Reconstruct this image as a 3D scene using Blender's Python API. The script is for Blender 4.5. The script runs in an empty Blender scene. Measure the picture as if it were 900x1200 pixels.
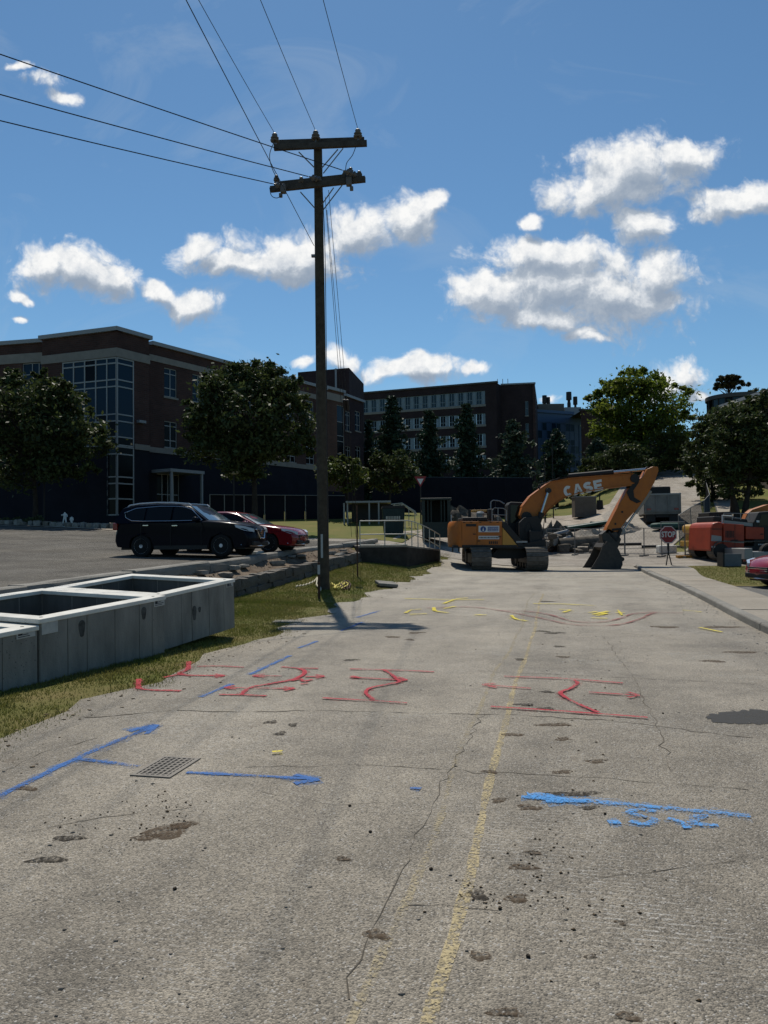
import bpy, bmesh, math, random
import numpy as np
from mathutils import Vector, Matrix
R = math.radians
random.seed(7)
rng = np.random.default_rng(11)
scene = bpy.context.scene
COL = scene.collection
# ------------------------------------------------------------------ camera
CAM_Z, PITCH, ROLL, F = 1.62, R(1.78), R(0.70), 900.0
cam = bpy.data.cameras.new('camera'); cam.sensor_fit = 'VERTICAL'; cam.sensor_height = 36; cam.lens = 27
cam.clip_start = 0.05; cam.clip_end = 5000
camo = bpy.data.objects.new('camera', cam); COL.objects.link(camo)
CAMROT = Matrix.Rotation(R(90) + PITCH, 3, 'X') @ Matrix.Rotation(ROLL, 3, 'Z').inverted()
camo.matrix_world = Matrix.Translation((0, 0, CAM_Z)) @ CAMROT.to_4x4()
scene.camera = camo
# ------------------------------------------------------------------ sun, exposure
SUN_AZ, SUN_EL = R(-7.5), R(57.0)          # azimuth clockwise from +Y
sun = bpy.data.lights.new('sun', 'SUN'); sun.energy = 4.5; sun.angle = R(0.5); sun.color = (1.0, 0.945, 0.84)
suno = bpy.data.objects.new('sun', sun); COL.objects.link(suno)
SUNDIR = Vector((math.sin(SUN_AZ) * math.cos(SUN_EL), math.cos(SUN_AZ) * math.cos(SUN_EL), math.sin(SUN_EL)))
suno.rotation_euler = SUNDIR.to_track_quat('Z', 'Y').to_euler(); suno.location = (0, 60, 90)
scene.view_settings.view_transform = 'Standard'; scene.view_settings.look = 'None'
scene.view_settings.exposure = 0.0; scene.view_settings.gamma = 1.0
scene.render.engine = 'CYCLES'
scene.cycles.max_bounces = 6; scene.cycles.transparent_max_bounces = 12
scene.cycles.use_denoising = True

def ray(px, py):
    return CAMROT @ Vector(((px - 450) / F, (600 - py) / F, -1.0))
def at(px, py, Y):                           # the point seen at a photo pixel at distance Y ahead
    d = ray(px, py); k = Y / d.y
    return Vector((d.x * k, Y, CAM_Z + d.z * k))
def gnd(px, py, z=0.0):
    d = ray(px, py); k = (z - CAM_Z) / d.z
    return Vector((d.x * k, d.y * k, z))

# ------------------------------------------------------------------ sky with clouds (world)
SKY_STRENGTH = 0.092
world = bpy.data.worlds.new('World'); scene.world = world; world.use_nodes = True
wt = world.node_tree; wt.nodes.clear()
class NT:
    def __init__(s, tree): s.t = tree
    def n(s, typ, **kw):
        nd = s.t.nodes.new(typ)
        for k, v in kw.items():
            if k.startswith('in_'):
                key = k[3:]; key = int(key) if key.isdigit() else key.replace('_', ' ')
                s.put(nd.inputs[key], v)
            else: setattr(nd, k, v)
        return nd
    def put(s, sock, v):
        if isinstance(v, bpy.types.NodeSocket): s.t.links.new(v, sock)
        elif v is not None: sock.default_value = v
    def m(s, op, a, b=None, c=None, clamp=False):
        nd = s.t.nodes.new('ShaderNodeMath'); nd.operation = op; nd.use_clamp = clamp
        for i, v in enumerate((a, b, c)):
            if v is not None: s.put(nd.inputs[i], v)
        return nd.outputs[0]
    def vm(s, op, a, b=None, out=0):
        nd = s.t.nodes.new('ShaderNodeVectorMath'); nd.operation = op
        for i, v in enumerate((a, b)):
            if v is not None: s.put(nd.inputs[i], v)
        return nd.outputs[out]
    def mix(s, f, a, b, mode='MIX'):
        nd = s.t.nodes.new('ShaderNodeMix'); nd.data_type = 'RGBA'; nd.blend_type = mode
        s.put(nd.inputs[0], f); s.put(nd.inputs[6], a); s.put(nd.inputs[7], b)
        return nd.outputs[2]
    def ramp(s, v, stops, interp='LINEAR'):
        nd = s.t.nodes.new('ShaderNodeValToRGB'); s.put(nd.inputs[0], v); cr = nd.color_ramp; cr.interpolation = interp
        while len(cr.elements) < len(stops): cr.elements.new(0.5)
        for e, (p, c) in zip(cr.elements, stops):
            e.position = p; e.color = c if len(c) == 4 else (*c, 1)
        return nd.outputs[0]
    def mr(s, v, a, b, c=0.0, d=1.0, smooth=False):
        nd = s.t.nodes.new('ShaderNodeMapRange'); nd.clamp = True
        if smooth: nd.interpolation_type = 'SMOOTHSTEP'
        for i, x in enumerate((v, a, b, c, d)): s.put(nd.inputs[i], x)
        return nd.outputs[0]
W = NT(wt)
sky = W.n('ShaderNodeTexSky', sky_type='NISHITA', sun_disc=False, sun_elevation=SUN_EL, sun_rotation=SUN_AZ,
          air_density=1.0, dust_density=0.12, ozone_density=3.2, altitude=200)
geo = W.n('ShaderNodeTexCoord')
# clouds live on the plane of directions (x/y, z/y), blobs given as (x, y, half width, half height) in photo degrees of arc
CLOUDS = [  # px, py, half width, half height, weight
    (745,196,78,36,1.0),(690,225,52,32,1.0),(790,185,55,28,1.0),(755,262,40,26,.9),(720,215,70,36,1.0),
    (860,238,62,24,1.0),(905,228,50,22,1.0),
    (640,300,90,22,1.0),(580,345,62,34,1.0),(650,330,90,46,1.0),(720,345,92,52,1.0),(770,320,40,36,.9),(640,372,70,24,.9),(680,395,26,10,.8),
    (628,262,20,11,.9),
    (340,300,80,34,1.0),(270,305,62,20,1.0),(235,292,34,14,1.0),(350,318,52,20,1.0),(420,272,46,26,1.0),(478,258,36,30,1.0),(505,240,22,16,.9),
    (88,318,70,30,1.0),(55,312,44,22,1.0),(125,325,42,26,1.0),(70,305,30,16,1.0),(222,358,42,22,1.0),(185,345,24,16,.9),
    (18,350,17,8,.8),(18,375,11,8,.8),
    (485,433,54,17,1.0),(500,425,34,14,1.0),(555,432,20,8,.8),
    (800,440,36,20,1.0),(780,450,24,16,.9),(822,468,18,8,.9),(642,463,14,8,.9),
    (78,118,26,13,.62),(50,96,34,15,.48),(20,80,28,9,.5),(350,425,18,8,.8),(400,420,34,13,.9),(690,400,30,8,.8)]
grp = bpy.data.node_groups.new('cloud_field', 'ShaderNodeTree')
grp.interface.new_socket('P', in_out='INPUT', socket_type='NodeSocketVector')
grp.interface.new_socket('D', in_out='OUTPUT', socket_type='NodeSocketFloat'); grp.interface.new_socket('A', in_out='OUTPUT', socket_type='NodeSocketFloat')
G = NT(grp); gi = G.n('NodeGroupInput'); go = G.n('NodeGroupOutput'); P = gi.outputs[0]
wn = G.n('ShaderNodeTexNoise', noise_dimensions='2D', in_Scale=11.0, in_Detail=4.0); G.put(wn.inputs['Vector'], P)
warp = G.vm('SCALE', G.vm('SUBTRACT', wn.outputs['Color'], (0.5, 0.5, 0.5))); warp.node.inputs['Scale'].default_value = 0.045
PW = G.vm('ADD', P, warp)
acc = None
for (px, py, hw, hh, wgt) in CLOUDS:
    d = ray(px, py); c = (d.x / d.y, d.z / d.y, 0)
    q = G.vm('DIVIDE', G.vm('SUBTRACT', PW, c), (hw * 1.18 / F, hh * 1.22 / F, 1.0))
    l = G.vm('LENGTH', q, out=1)
    v = G.m('SUBTRACT', G.m('MULTIPLY', G.m('SUBTRACT', 1.0, l), 1.15), (1.0 - wgt) * .75)
    acc = v if acc is None else G.m('SMOOTH_MAX', acc, v, 0.12)
n1 = G.n('ShaderNodeTexNoise', noise_dimensions='2D', in_Scale=26.0, in_Detail=8.0, in_Roughness=0.6); G.put(n1.inputs['Vector'], PW)
vo = G.n('ShaderNodeTexVoronoi', voronoi_dimensions='2D', feature='SMOOTH_F1', in_Scale=24.0, in_Detail=3.0, in_Roughness=0.62, in_Lacunarity=2.2, in_Smoothness=0.35); G.put(vo.inputs['Vector'], PW)
dens = G.m('ADD', G.m('MULTIPLY', acc, 2.0), G.m('ADD', G.m('MULTIPLY', G.m('SUBTRACT', n1.outputs['Fac'], 0.5), 2.1), G.m('MULTIPLY', G.m('SUBTRACT', 0.80, vo.outputs['Distance']), 0.85)))
G.put(go.inputs[0], dens); G.put(go.inputs[1], acc)
sep = W.n('ShaderNodeSeparateXYZ'); W.put(sep.inputs[0], geo.outputs['Generated'])
ysafe = W.m('MAXIMUM', sep.outputs[1], 0.08)
comb = W.n('ShaderNodeCombineXYZ'); W.put(comb.inputs[0], W.m('DIVIDE', sep.outputs[0], ysafe)); W.put(comb.inputs[1], W.m('DIVIDE', sep.outputs[2], ysafe))
def field(off):
    g = W.n('ShaderNodeGroup'); g.node_tree = grp
    W.put(g.inputs[0], W.vm('ADD', comb.outputs[0], off) if off else comb.outputs[0]); return g.outputs
(d0, a0), (d1, a1) = field(None), field((-0.006, 0.021, 0))
mask = W.mr(d0, -0.28, 1.15, smooth=True)
mask = W.m('MULTIPLY', W.m('POWER', mask, 1.15), W.mr(sep.outputs[1], 0.1, 0.3))
lit = W.mr(W.m('SUBTRACT', d0, d1), -0.75, 0.80)
thick = W.mr(d1, 0.2, 1.9)
body = W.mr(W.m('SUBTRACT', a0, a1), -0.42, 0.34, smooth=True)
fine = W.n('ShaderNodeTexNoise', noise_dimensions='2D', in_Scale=40.0, in_Detail=7.0, in_Roughness=0.68); W.put(fine.inputs['Vector'], comb.outputs[0])
bright = W.m('ADD', W.m('MULTIPLY', lit, .45), W.m('ADD', W.m('MULTIPLY', body, .30), W.m('MULTIPLY', W.m('SUBTRACT', 1.0, thick), .20)))
bright = W.m('ADD', bright, W.m('MULTIPLY', W.m('SUBTRACT', fine.outputs['Fac'], .5), .7), clamp=True)
ccol = W.ramp(bright, [(0.0, (.29, .36, .46)), (.42, (.41, .47, .55)), (.72, (.66, .70, .75)), (1.0, (.96, .96, .95))])
skyc = W.mix(1.0, sky.outputs[0], (0.72, 0.95, 1.0, 1), 'MULTIPLY')
ccs = W.vm('SCALE', ccol); ccs.node.inputs['Scale'].default_value = 1.0 / SKY_STRENGTH
ci = W.n('ShaderNodeTexNoise', noise_dimensions='2D', in_Scale=3.2, in_Detail=7.0, in_Roughness=0.62, in_Distortion=0.9); W.put(ci.inputs['Vector'], W.vm('MULTIPLY', comb.outputs[0], (1.0, 1.7, 1)))
skyc = W.mix(W.m('MULTIPLY', W.m('MULTIPLY', W.mr(ci.outputs['Fac'], .52, .86), .30), W.mr(sep.outputs[1], .1, .3)), skyc, (5.5, 6.3, 7.0, 1))
bg = W.n('ShaderNodeBackground', in_Strength=SKY_STRENGTH); W.put(bg.inputs[0], W.mix(mask, skyc, ccs))
wo = W.n('ShaderNodeOutputWorld'); wt.links.new(bg.outputs[0], wo.inputs[0])
world.cycles.sampling_method = 'MANUAL'; world.cycles.sample_map_resolution = 512
# ------------------------------------------------------------------ materials
MATS = {}
def mat(name, col, rough=0.7, spec=0.35, metal=0.0, var=None, vs=3.0, bump=0.0, bs=40.0, trans=0.0, coat=0.0, isl=0.0, amt=0.5, det=5.0, st=None, pits=0.0):
    """principled material; var = second colour mixed in by noise of scale vs; isl = per-piece brightness spread"""
    m = bpy.data.materials.new(name); m.use_nodes = True; t = m.node_tree; N = NT(t)
    b = t.nodes['Principled BSDF']
    b.inputs['Roughness'].default_value = rough; b.inputs['Specular IOR Level'].default_value = spec
    b.inputs['Metallic'].default_value = metal; b.inputs['Coat Weight'].default_value = coat
    c = (*col, 1)
    tc = N.n('ShaderNodeTexCoord').outputs['Object']
    oi = N.n('ShaderNodeObjectInfo')
    P = N.vm('ADD', tc, N.vm('SCALE', oi.outputs['Location'])); P.node.inputs[1].links[0].from_node.inputs['Scale'].default_value = 0.37
    if pits > 0:
        pv = N.n('ShaderNodeTexVoronoi', in_Scale=26.0); N.put(pv.inputs['Vector'], P); pc = N.n('ShaderNodeSeparateColor'); N.put(pc.inputs[0], pv.outputs['Color'])
        pit = N.m('MULTIPLY', N.m('LESS_THAN', pv.outputs['Distance'], N.m('MULTIPLY', pc.outputs[0], .26)), N.m('GREATER_THAN', pc.outputs[1], .55))
    Q = P if st is None else N.vm('MULTIPLY', P, st)
    if var is not None:
        nz = N.n('ShaderNodeTexNoise', in_Scale=vs, in_Detail=det, in_Roughness=0.65); N.put(nz.inputs['Vector'], Q)
        f = N.mr(nz.outputs['Fac'], 0.5 - amt * .36, 0.5 + amt * .36)
        c = N.mix(f, c, (*var, 1))
    if pits > 0: c = N.mix(N.m('MULTIPLY', pit, pits), c, (.06,.06,.055,1))
    if isl > 0:
        g = N.n('ShaderNodeNewGeometry')
        k = N.mr(g.outputs['Random Per Island'], 0, 1, 1 - isl, 1 + isl)
        c = N.vm('SCALE', c); N.put(c.node.inputs['Scale'], k)
    N.put(b.inputs['Base Color'], c)
    if bump > 0:
        nb = N.n('ShaderNodeTexNoise', in_Scale=bs, in_Detail=4.0); N.put(nb.inputs['Vector'], P)
        bp = N.n('ShaderNodeBump', in_Strength=bump, in_Distance=0.02); N.put(bp.inputs['Height'], nb.outputs['Fac'])
        N.put(b.inputs['Normal'], bp.outputs[0])
    if trans > 0:
        tr = N.n('ShaderNodeBsdfTranslucent'); N.put(tr.inputs[0], c)
        ms = N.n('ShaderNodeMixShader', in_0=trans); N.put(ms.inputs[1], b.outputs[0]); N.put(ms.inputs[2], tr.outputs[0])
        N.put(t.nodes['Material Output'].inputs[0], ms.outputs[0])
    MATS[name] = m
    return m

# ------------------------------------------------------------------ mesh builder
class MB:
    def __init__(s, M=None): s.v = []; s.f = []; s.M = M
    def add(s, vs, fs):
        o = len(s.v)
        s.v += [tuple(s.M @ Vector(v)) if s.M is not None else tuple(v) for v in vs]
        s.f += [tuple(i + o for i in f) for f in fs]; return s
    def box(s, a, b, M=None):
        x0, y0, z0 = a; x1, y1, z1 = b
        vs = [(x0,y0,z0),(x1,y0,z0),(x1,y1,z0),(x0,y1,z0),(x0,y0,z1),(x1,y0,z1),(x1,y1,z1),(x0,y1,z1)]
        if M is not None: vs = [tuple(M @ Vector(v)) for v in vs]
        return s.add(vs, [(0,3,2,1),(4,5,6,7),(0,1,5,4),(1,2,6,5),(2,3,7,6),(3,0,4,7)])
    def cbox(s, c, d, rot=None):
        M = Matrix.Translation(c)
        if rot: M = M @ Matrix.Rotation(rot[2],4,'Z') @ Matrix.Rotation(rot[1],4,'Y') @ Matrix.Rotation(rot[0],4,'X')
        return s.box((-d[0]/2,-d[1]/2,-d[2]/2),(d[0]/2,d[1]/2,d[2]/2), M)
    def cyl(s, p0, p1, r0, r1=None, n=10, cap=True):
        return s.tube([p0, p1], [r0, r0 if r1 is None else r1], n, cap)
    def tube(s, pts, rad, n=8, cap=True):
        pts = [Vector(p) for p in pts]
        if not isinstance(rad, (list, tuple)): rad = [rad] * len(pts)
        vs = []; fs = []; up = None
        for i, p in enumerate(pts):
            t = (pts[min(i+1, len(pts)-1)] - pts[max(i-1, 0)]).normalized()
            if up is None: up = Vector((0,0,1)) if abs(t.z) < .9 else Vector((1,0,0))
            a = t.cross(up); a = a.normalized() if a.length > 1e-6 else Vector((1,0,0)); b = a.cross(t).normalized(); up = b
            for k in range(n):
                an = 2*math.pi*k/n; vs.append(p + (a*math.cos(an) + b*math.sin(an))*rad[i])
        for i in range(len(pts)-1):
            for k in range(n): fs.append((i*n+k, i*n+(k+1)%n, (i+1)*n+(k+1)%n, (i+1)*n+k))
        if cap: fs.append(tuple(range(n-1,-1,-1))); fs.append(tuple((len(pts)-1)*n+k for k in range(n)))
        return s.add(vs, fs)
    def prism(s, poly, y0, y1, plane='xz'):
        n = len(poly)
        mk = {'xz': lambda p, y: (p[0], y, p[1]), 'xy': lambda p, z: (p[0], p[1], z), 'yz': lambda p, x: (x, p[0], p[1])}[plane]
        vs = [mk(p, y0) for p in poly] + [mk(p, y1) for p in poly]
        fs = [tuple(range(n)), tuple(range(2*n-1, n-1, -1))] + [(i, i+n, (i+1)%n+n, (i+1)%n) for i in range(n)]
        return s.add(vs, fs)
    def lathe(s, prof, n=16, c=(0,0,0), axis='z'):
        vs = []; fs = []
        for (r, h) in prof:
            for k in range(n):
                a = 2*math.pi*k/n; x, y = r*math.cos(a), r*math.sin(a)
                v = {'z': (x,y,h), 'y': (x,h,y), 'x': (h,x,y)}[axis]; vs.append((v[0]+c[0], v[1]+c[1], v[2]+c[2]))
        for i in range(len(prof)-1):
            for k in range(n): fs.append((i*n+k, i*n+(k+1)%n, (i+1)*n+(k+1)%n, (i+1)*n+k))
        if prof[0][0] > 1e-5: fs.append(tuple(range(n)))
        if prof[-1][0] > 1e-5: fs.append(tuple((len(prof)-1)*n+k for k in range(n)))
        return s.add(vs, fs)
    def quad(s, *p): return s.add(p, [tuple(range(len(p)))])
    def build(s, name, m=None, parent=None, smooth=False, bevel=0, angle=40, seg=2):
        me = bpy.data.meshes.new(name); me.from_pydata(s.v, [], s.f)
        bm = bmesh.new(); bm.from_mesh(me); bmesh.ops.recalc_face_normals(bm, faces=bm.faces); bm.to_mesh(me); bm.free()
        return link(name, me, m, parent, smooth, bevel, angle, seg)
def link(name, me, m=None, parent=None, smooth=False, bevel=0, angle=40, seg=2):
    if m is not None: me.materials.append(MATS[m] if isinstance(m, str) else m)
    o = bpy.data.objects.new(name, me); COL.objects.link(o)
    if parent: o.parent = parent
    if smooth:
        me.polygons.foreach_set('use_smooth', [True]*len(me.polygons)); me.set_sharp_from_angle(angle=R(angle))
    if bevel:
        md = o.modifiers.new('bevel', 'BEVEL'); md.width = bevel; md.segments = seg; md.limit_method = 'ANGLE'; md.angle_limit = R(35)
    return o
def fast_mesh(name, V, Fq, m, parent=None, k=4):
    V = np.asarray(V, np.float32); Fq = np.asarray(Fq, np.int32); me = bpy.data.meshes.new(name)
    me.vertices.add(len(V)); me.vertices.foreach_set('co', V.ravel())
    me.loops.add(Fq.size); me.loops.foreach_set('vertex_index', Fq.ravel())
    me.polygons.add(len(Fq)); me.polygons.foreach_set('loop_start', np.arange(0, Fq.size, k, dtype=np.int32))
    me.update(calc_edges=True); me.validate()
    return link(name, me, m, parent)
def tag(o, label=None, cat=None, group=None, kind=None):
    if label: o['label'] = label
    if cat: o['category'] = cat
    if group: o['group'] = group
    if kind: o['kind'] = kind
    return o
def thing(name, label, cat, loc=(0,0,0), rz=0.0, group=None):
    o = bpy.data.objects.new(name, None); COL.objects.link(o); o.empty_display_size = .3
    o.location = loc; o.rotation_euler = (0,0,rz)
    return tag(o, label, cat, group)
def copy_tree(o, loc=None, rz=None, label=None, parent=None):
    c = o.copy(); COL.objects.link(c)
    if parent: c.parent = parent
    if loc is not None: c.location = loc
    if rz is not None: c.rotation_euler = (0,0,rz)
    if label: c['label'] = label
    for ch in list(o.children): copy_tree(ch, parent=c)
    return c
def text_mesh(body, size, extrude=0.004, bold=0.0, align='CENTER'):
    cu = bpy.data.curves.new('text', 'FONT'); cu.body = body; cu.size = size; cu.extrude = extrude; cu.offset = bold
    cu.align_x = align; cu.align_y = 'CENTER'; cu.resolution_u = 3
    o = bpy.data.objects.new('text', cu); COL.objects.link(o)
    dg = bpy.context.evaluated_depsgraph_get(); me = bpy.data.meshes.new_from_object(o.evaluated_get(dg))
    bpy.data.objects.remove(o); bpy.data.curves.remove(cu); me.materials.clear()
    return me
def lettering(name, body, size, m, parent, loc, rot, bold=0.0, sx=1.0, extrude=.004):
    o = link(name, text_mesh(body, size, extrude, bold), m, parent); o.location = loc; o.rotation_euler = rot; o.scale = (sx,1,1)
    return o
def arc(cx, cz, r, a0, a1, n):
    return [(cx + r*math.cos(R(a0+(a1-a0)*i/n)), cz + r*math.sin(R(a0+(a1-a0)*i/n))) for i in range(n+1)]
def lerp(x, pts):
    if x <= pts[0][0]: return pts[0][1]
    for (a, b), (c, d) in zip(pts, pts[1:]):
        if x <= c: return b + (d-b)*(x-a)/(c-a)
    return pts[-1][1]
def sst(a, b, x):
    u = min(1, max(0, (x-a)/(b-a))); return u*u*(3-2*u)

# ------------------------------------------------------------------ terrain: s runs along the road, t to the right of it
HD = R(12.2); SU = (math.sin(HD), math.cos(HD)); TU = (math.cos(HD), -math.sin(HD))
def st2xy(s, t): return (s*SU[0] + t*TU[0], s*SU[1] + t*TU[1])
def xy2st(x, y): return (x*SU[0] + y*SU[1], x*TU[0] + y*TU[1])
def lotz(s, t):
    z = 0.70 + 0.0235*(min(s, 42) - 11.2) + 0.03*(-9.0 - t) + .03*max(0, -14 - t)
    k = 1.0 if t > -20 else max(.25, 1 - (-20 - t)*.07)
    return z + k*lerp(s, [(42,0),(57,1.7),(75,2.4),(130,4.5),(400,12)])
def hillz(s, t):
    z = lerp(s, [(36,0),(41,.16),(48,.62),(60,2.35),(126,11.6),(180,13.5),(400,19),(900,26)])
    z *= 0.66 + 0.34*sst(1, 9, t)
    if t > 12: z += .02*(t-12)*sst(40, 60, s)
    return z
def h_st(s, t):
    wb = lerp(s, [(6,0.02),(10,.05),(18.6,.12),(32.5,.6),(38,.9),(42,1.2)])
    e = lerp(s, [(29,0),(36,.2)])
    if t < -4.7: near = e + (wb-e)*min(1, (-4.7-t)/3.1)**.9
    elif t < -1: near = e*(t+1)/-3.7
    else: near = 0.0
    if t < -8.1 and s < 33: return lotz(s, t) - .1 if t < -9.05 else lerp(s, [(4,.30),(10,.40),(18.6,.58),(32.5,.99),(34,1.05)]) - .22
    w = sst(-10, -1, t); far = lotz(s, t)*(1-w) + hillz(s, t)*w
    k = sst(31, 39, s)
    if t < -8.1: return far if s > 33 else lotz(s,t)
    return near*(1-k) + far*k
def h(x, y): return h_st(*xy2st(x, y))
def onst(s, t, dz=0.0): x, y = st2xy(s, t); return Vector((x, y, h_st(s, t) + dz))
def on(x, y, dz=0.0): return Vector((x, y, h(x, y) + dz))
def seen_on_ground(px, py, y0=3, y1=200):    # the terrain point behind a photo pixel
    best = None; y = y0
    while y < y1:
        p = at(px, py, y); 
        if p.z <= h(p.x, p.y): return Vector((p.x, p.y, h(p.x, p.y)))
        y *= 1.004
    return Vector((p.x, p.y, h(p.x, p.y)))
def sheet(name, ss, t0, t1, nt, dz, m, label=None, parent=None, kind='structure', jit=0.0, hf=None):
    """a strip of ground between t0(s) and t1(s), lying on the terrain"""
    f0 = t0 if callable(t0) else (lambda s: t0); f1 = t1 if callable(t1) else (lambda s: t1); mb = MB(); vs = []; fs = []
    for s in ss:
        a, b = f0(s), f1(s)
        for k in range(nt+1):
            t = a + (b-a)*k/nt
            if jit and k in (0, nt): t += random.uniform(-jit, jit)
            x, y = st2xy(s, t); vs.append((x, y, (hf or h_st)(s, t) + dz))
    n = nt + 1
    for i in range(len(ss)-1):
        for k in range(nt): fs.append((i*n+k, i*n+k+1, (i+1)*n+k+1, (i+1)*n+k))
    mb.add(vs, fs); o = mb.build(name, m, parent, smooth=True, angle=60)
    return tag(o, label, kind=kind) if not parent else o
def frange(a, b, st):
    n = max(1, int(round((b-a)/st))); return [a+(b-a)*i/n for i in range(n+1)]
# ------------------------------------------------------------------ ground materials
def ground_mat(name, dark, light, warm, speck=1.0, scuff=1.0, rough=0.8, tone=1.0, spec=0.3):
    m = bpy.data.materials.new(name); m.use_nodes = True; t = m.node_tree; N = NT(t); b = t.nodes['Principled BSDF']
    tc = N.n('ShaderNodeTexCoord').outputs['Object']
    mp = N.n('ShaderNodeMapping'); N.put(mp.inputs['Vector'], tc); mp.inputs['Rotation'].default_value = (0, 0, HD)
    P = mp.outputs[0]                                                   # x across the road, y along it
    def noise(scale, det=5.0, rough=.6, st=(1,1,1)):
        v = N.vm('MULTIPLY', P, st); n = N.n('ShaderNodeTexNoise', in_Scale=scale, in_Detail=det, in_Roughness=rough); N.put(n.inputs['Vector'], v); return n.outputs['Fac']
    big = noise(.55, 4.0); mid = noise(3.2, 6.0, .7); lane = noise(.9, 3.0, .5, (1.0, .05, 1)); pat = noise(.22, 2.0)
    f = N.m('ADD', N.m('MULTIPLY', big, .45), N.m('ADD', N.m('MULTIPLY', mid, .3), N.m('MULTIPLY', lane, .35)))
    c = N.ramp(N.mr(f, .40, .68), [(0, dark), (1, light)])
    c = N.mix(N.mr(pat, .5, .75, 0, .35), c, (*warm, 1))
    vo = N.n('ShaderNodeTexVoronoi', in_Scale=125.0); N.put(vo.inputs['Vector'], P)
    st_ = N.n('ShaderNodeSeparateColor'); N.put(st_.inputs[0], vo.outputs['Color'])
    k = N.m('MULTIPLY_ADD', st_.outputs[0], .75*speck, 1-.37*speck)
    c = N.vm('SCALE', c); N.put(c.node.inputs['Scale'], k)
    c = N.mix(N.m('MULTIPLY', N.m('GREATER_THAN', st_.outputs[1], .955), .55*speck), c, (.42, .40, .37, 1))
    c = N.mix(N.m('MULTIPLY', N.m('LESS_THAN', st_.outputs[1], .06), .6*speck), c, (.035, .033, .03, 1))
    # chalky scrapes across the lane
    reg = noise(.42, 4.0, .6); fleck = noise(38, 3.0, .75, (.55, 1, 1)); wob = noise(1.2, 2.0)
    px_ = N.n('ShaderNodeSeparateXYZ'); N.put(px_.inputs[0], P)
    ph = N.m('ADD', N.m('MULTIPLY', px_.outputs[1], 26.0), N.m('MULTIPLY', wob, 1.5)); row = N.mr(N.m('SINE', N.m('MULTIPLY', ph, 6.2832)), .1, .9)
    s = N.m('MULTIPLY', row, N.mr(reg, .49, .66)); s = N.m('MULTIPLY', s, N.mr(fleck, .47, .60))
    c = N.mix(N.m('MULTIPLY', s, .75*min(1,scuff)), c, (.52, .50, .46, 1))
    dust = N.m('MULTIPLY', N.mr(noise(.42, 5.0, .65, (1, .7, 1)), .55, .75), N.mr(fleck, .35, .7))
    far_ = N.mr(px_.outputs[1], 7.0, 24.0, .0, .42)
    c = N.mix(N.m('MULTIPLY', N.m('MULTIPLY', far_, N.mr(noise(.8, 5.0, .65, (1, .45, 1)), .32, .62)), scuff if scuff > 1.25 else 0.0), c, (.36, .325, .265, 1))
    c = N.mix(N.m('MULTIPLY', dust, .55*scuff), c, (.42, .375, .30, 1))
    soil = N.m('MULTIPLY', N.mr(noise(1.7, 6.0, .72, (1, .8, 1)), .62, .74), N.mr(mid, .4, .6))
    c = N.mix(N.m('MULTIPLY', soil, .6*scuff), c, (.10, .072, .045, 1))
    if tone != 1: c = N.vm('SCALE', c); c.node.inputs['Scale'].default_value = tone
    N.put(b.inputs['Base Color'], c); b.inputs['Roughness'].default_value = rough; b.inputs['Specular IOR Level'].default_value = spec
    hgt = N.m('ADD', N.m('MULTIPLY', vo.outputs['Distance'], -.8), N.m('MULTIPLY', mid, .8))
    bp = N.n('ShaderNodeBump', in_Strength=.65, in_Distance=.013); N.put(bp.inputs['Height'], hgt); N.put(b.inputs['Normal'], bp.outputs[0])
    MATS[name] = m; return m
ground_mat('asphalt', (.112,.098,.079), (.300,.262,.207), (.268,.226,.168), speck=1.15, scuff=1.3, spec=.22, rough=.75)
ground_mat('lot_asphalt', (.060,.055,.048), (.125,.114,.098), (.125,.108,.083), scuff=.7, spec=.08, rough=.9)
ground_mat('drive_asphalt', (.06,.06,.06), (.12,.115,.105), (.12,.11,.10), scuff=.5)
ground_mat('dusty_road', (.135,.115,.09), (.33,.295,.25), (.26,.205,.15), speck=.8, scuff=1.2, spec=.15)
ground_mat('site_dirt', (.16,.125,.09), (.36,.31,.25), (.26,.19,.12), speck=.8, scuff=1.0)
ground_mat('sidewalk_concrete', (.21,.182,.14), (.30,.262,.21), (.27,.22,.16), speck=.35, scuff=.4)
ground_mat('wall_stone', (.05,.043,.035), (.12,.105,.085), (.10,.08,.06), speck=.9, scuff=.3)
ground_mat('kerb_concrete', (.13,.12,.10), (.25,.235,.205), (.2,.175,.14), speck=.6, scuff=.4)
mat('grass_soil', (.085,.095,.022), .95, .1, var=(.15,.12,.05), vs=.9, bump=.6, bs=60)
mat('grass_blade', (.092,.128,.018), .7, .1, var=(.22,.185,.065), vs=.8, isl=.35, trans=.3, amt=.7)
mat('lawn', (.072,.098,.018), .9, .1, var=(.165,.135,.045), vs=.45, bump=1.0, bs=14, amt=.6, det=8)
mat('dry_leaf', (.12,.078,.045), .9, .1, var=(.20,.145,.09), vs=5, isl=.4)
mat('rock', (.14,.12,.10), .9, .2, var=(.25,.22,.18), vs=6, bump=.6, bs=25, isl=.25)
mat('pale_rock', (.30,.28,.25), .9, .2, var=(.16,.15,.13), vs=7, bump=.5, bs=20)
mat('dirt_clod', (.075,.052,.032), .95, .1, var=(.15,.11,.07), vs=9, bump=1, bs=70, isl=.3)
mat('dark_clod', (.03,.025,.02), .95, .1, var=(.07,.055,.04), vs=9, bump=1, bs=70)
mat('crack_fill', (.06,.053,.044), .95, .1, var=(.11,.095,.075), vs=5)

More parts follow.
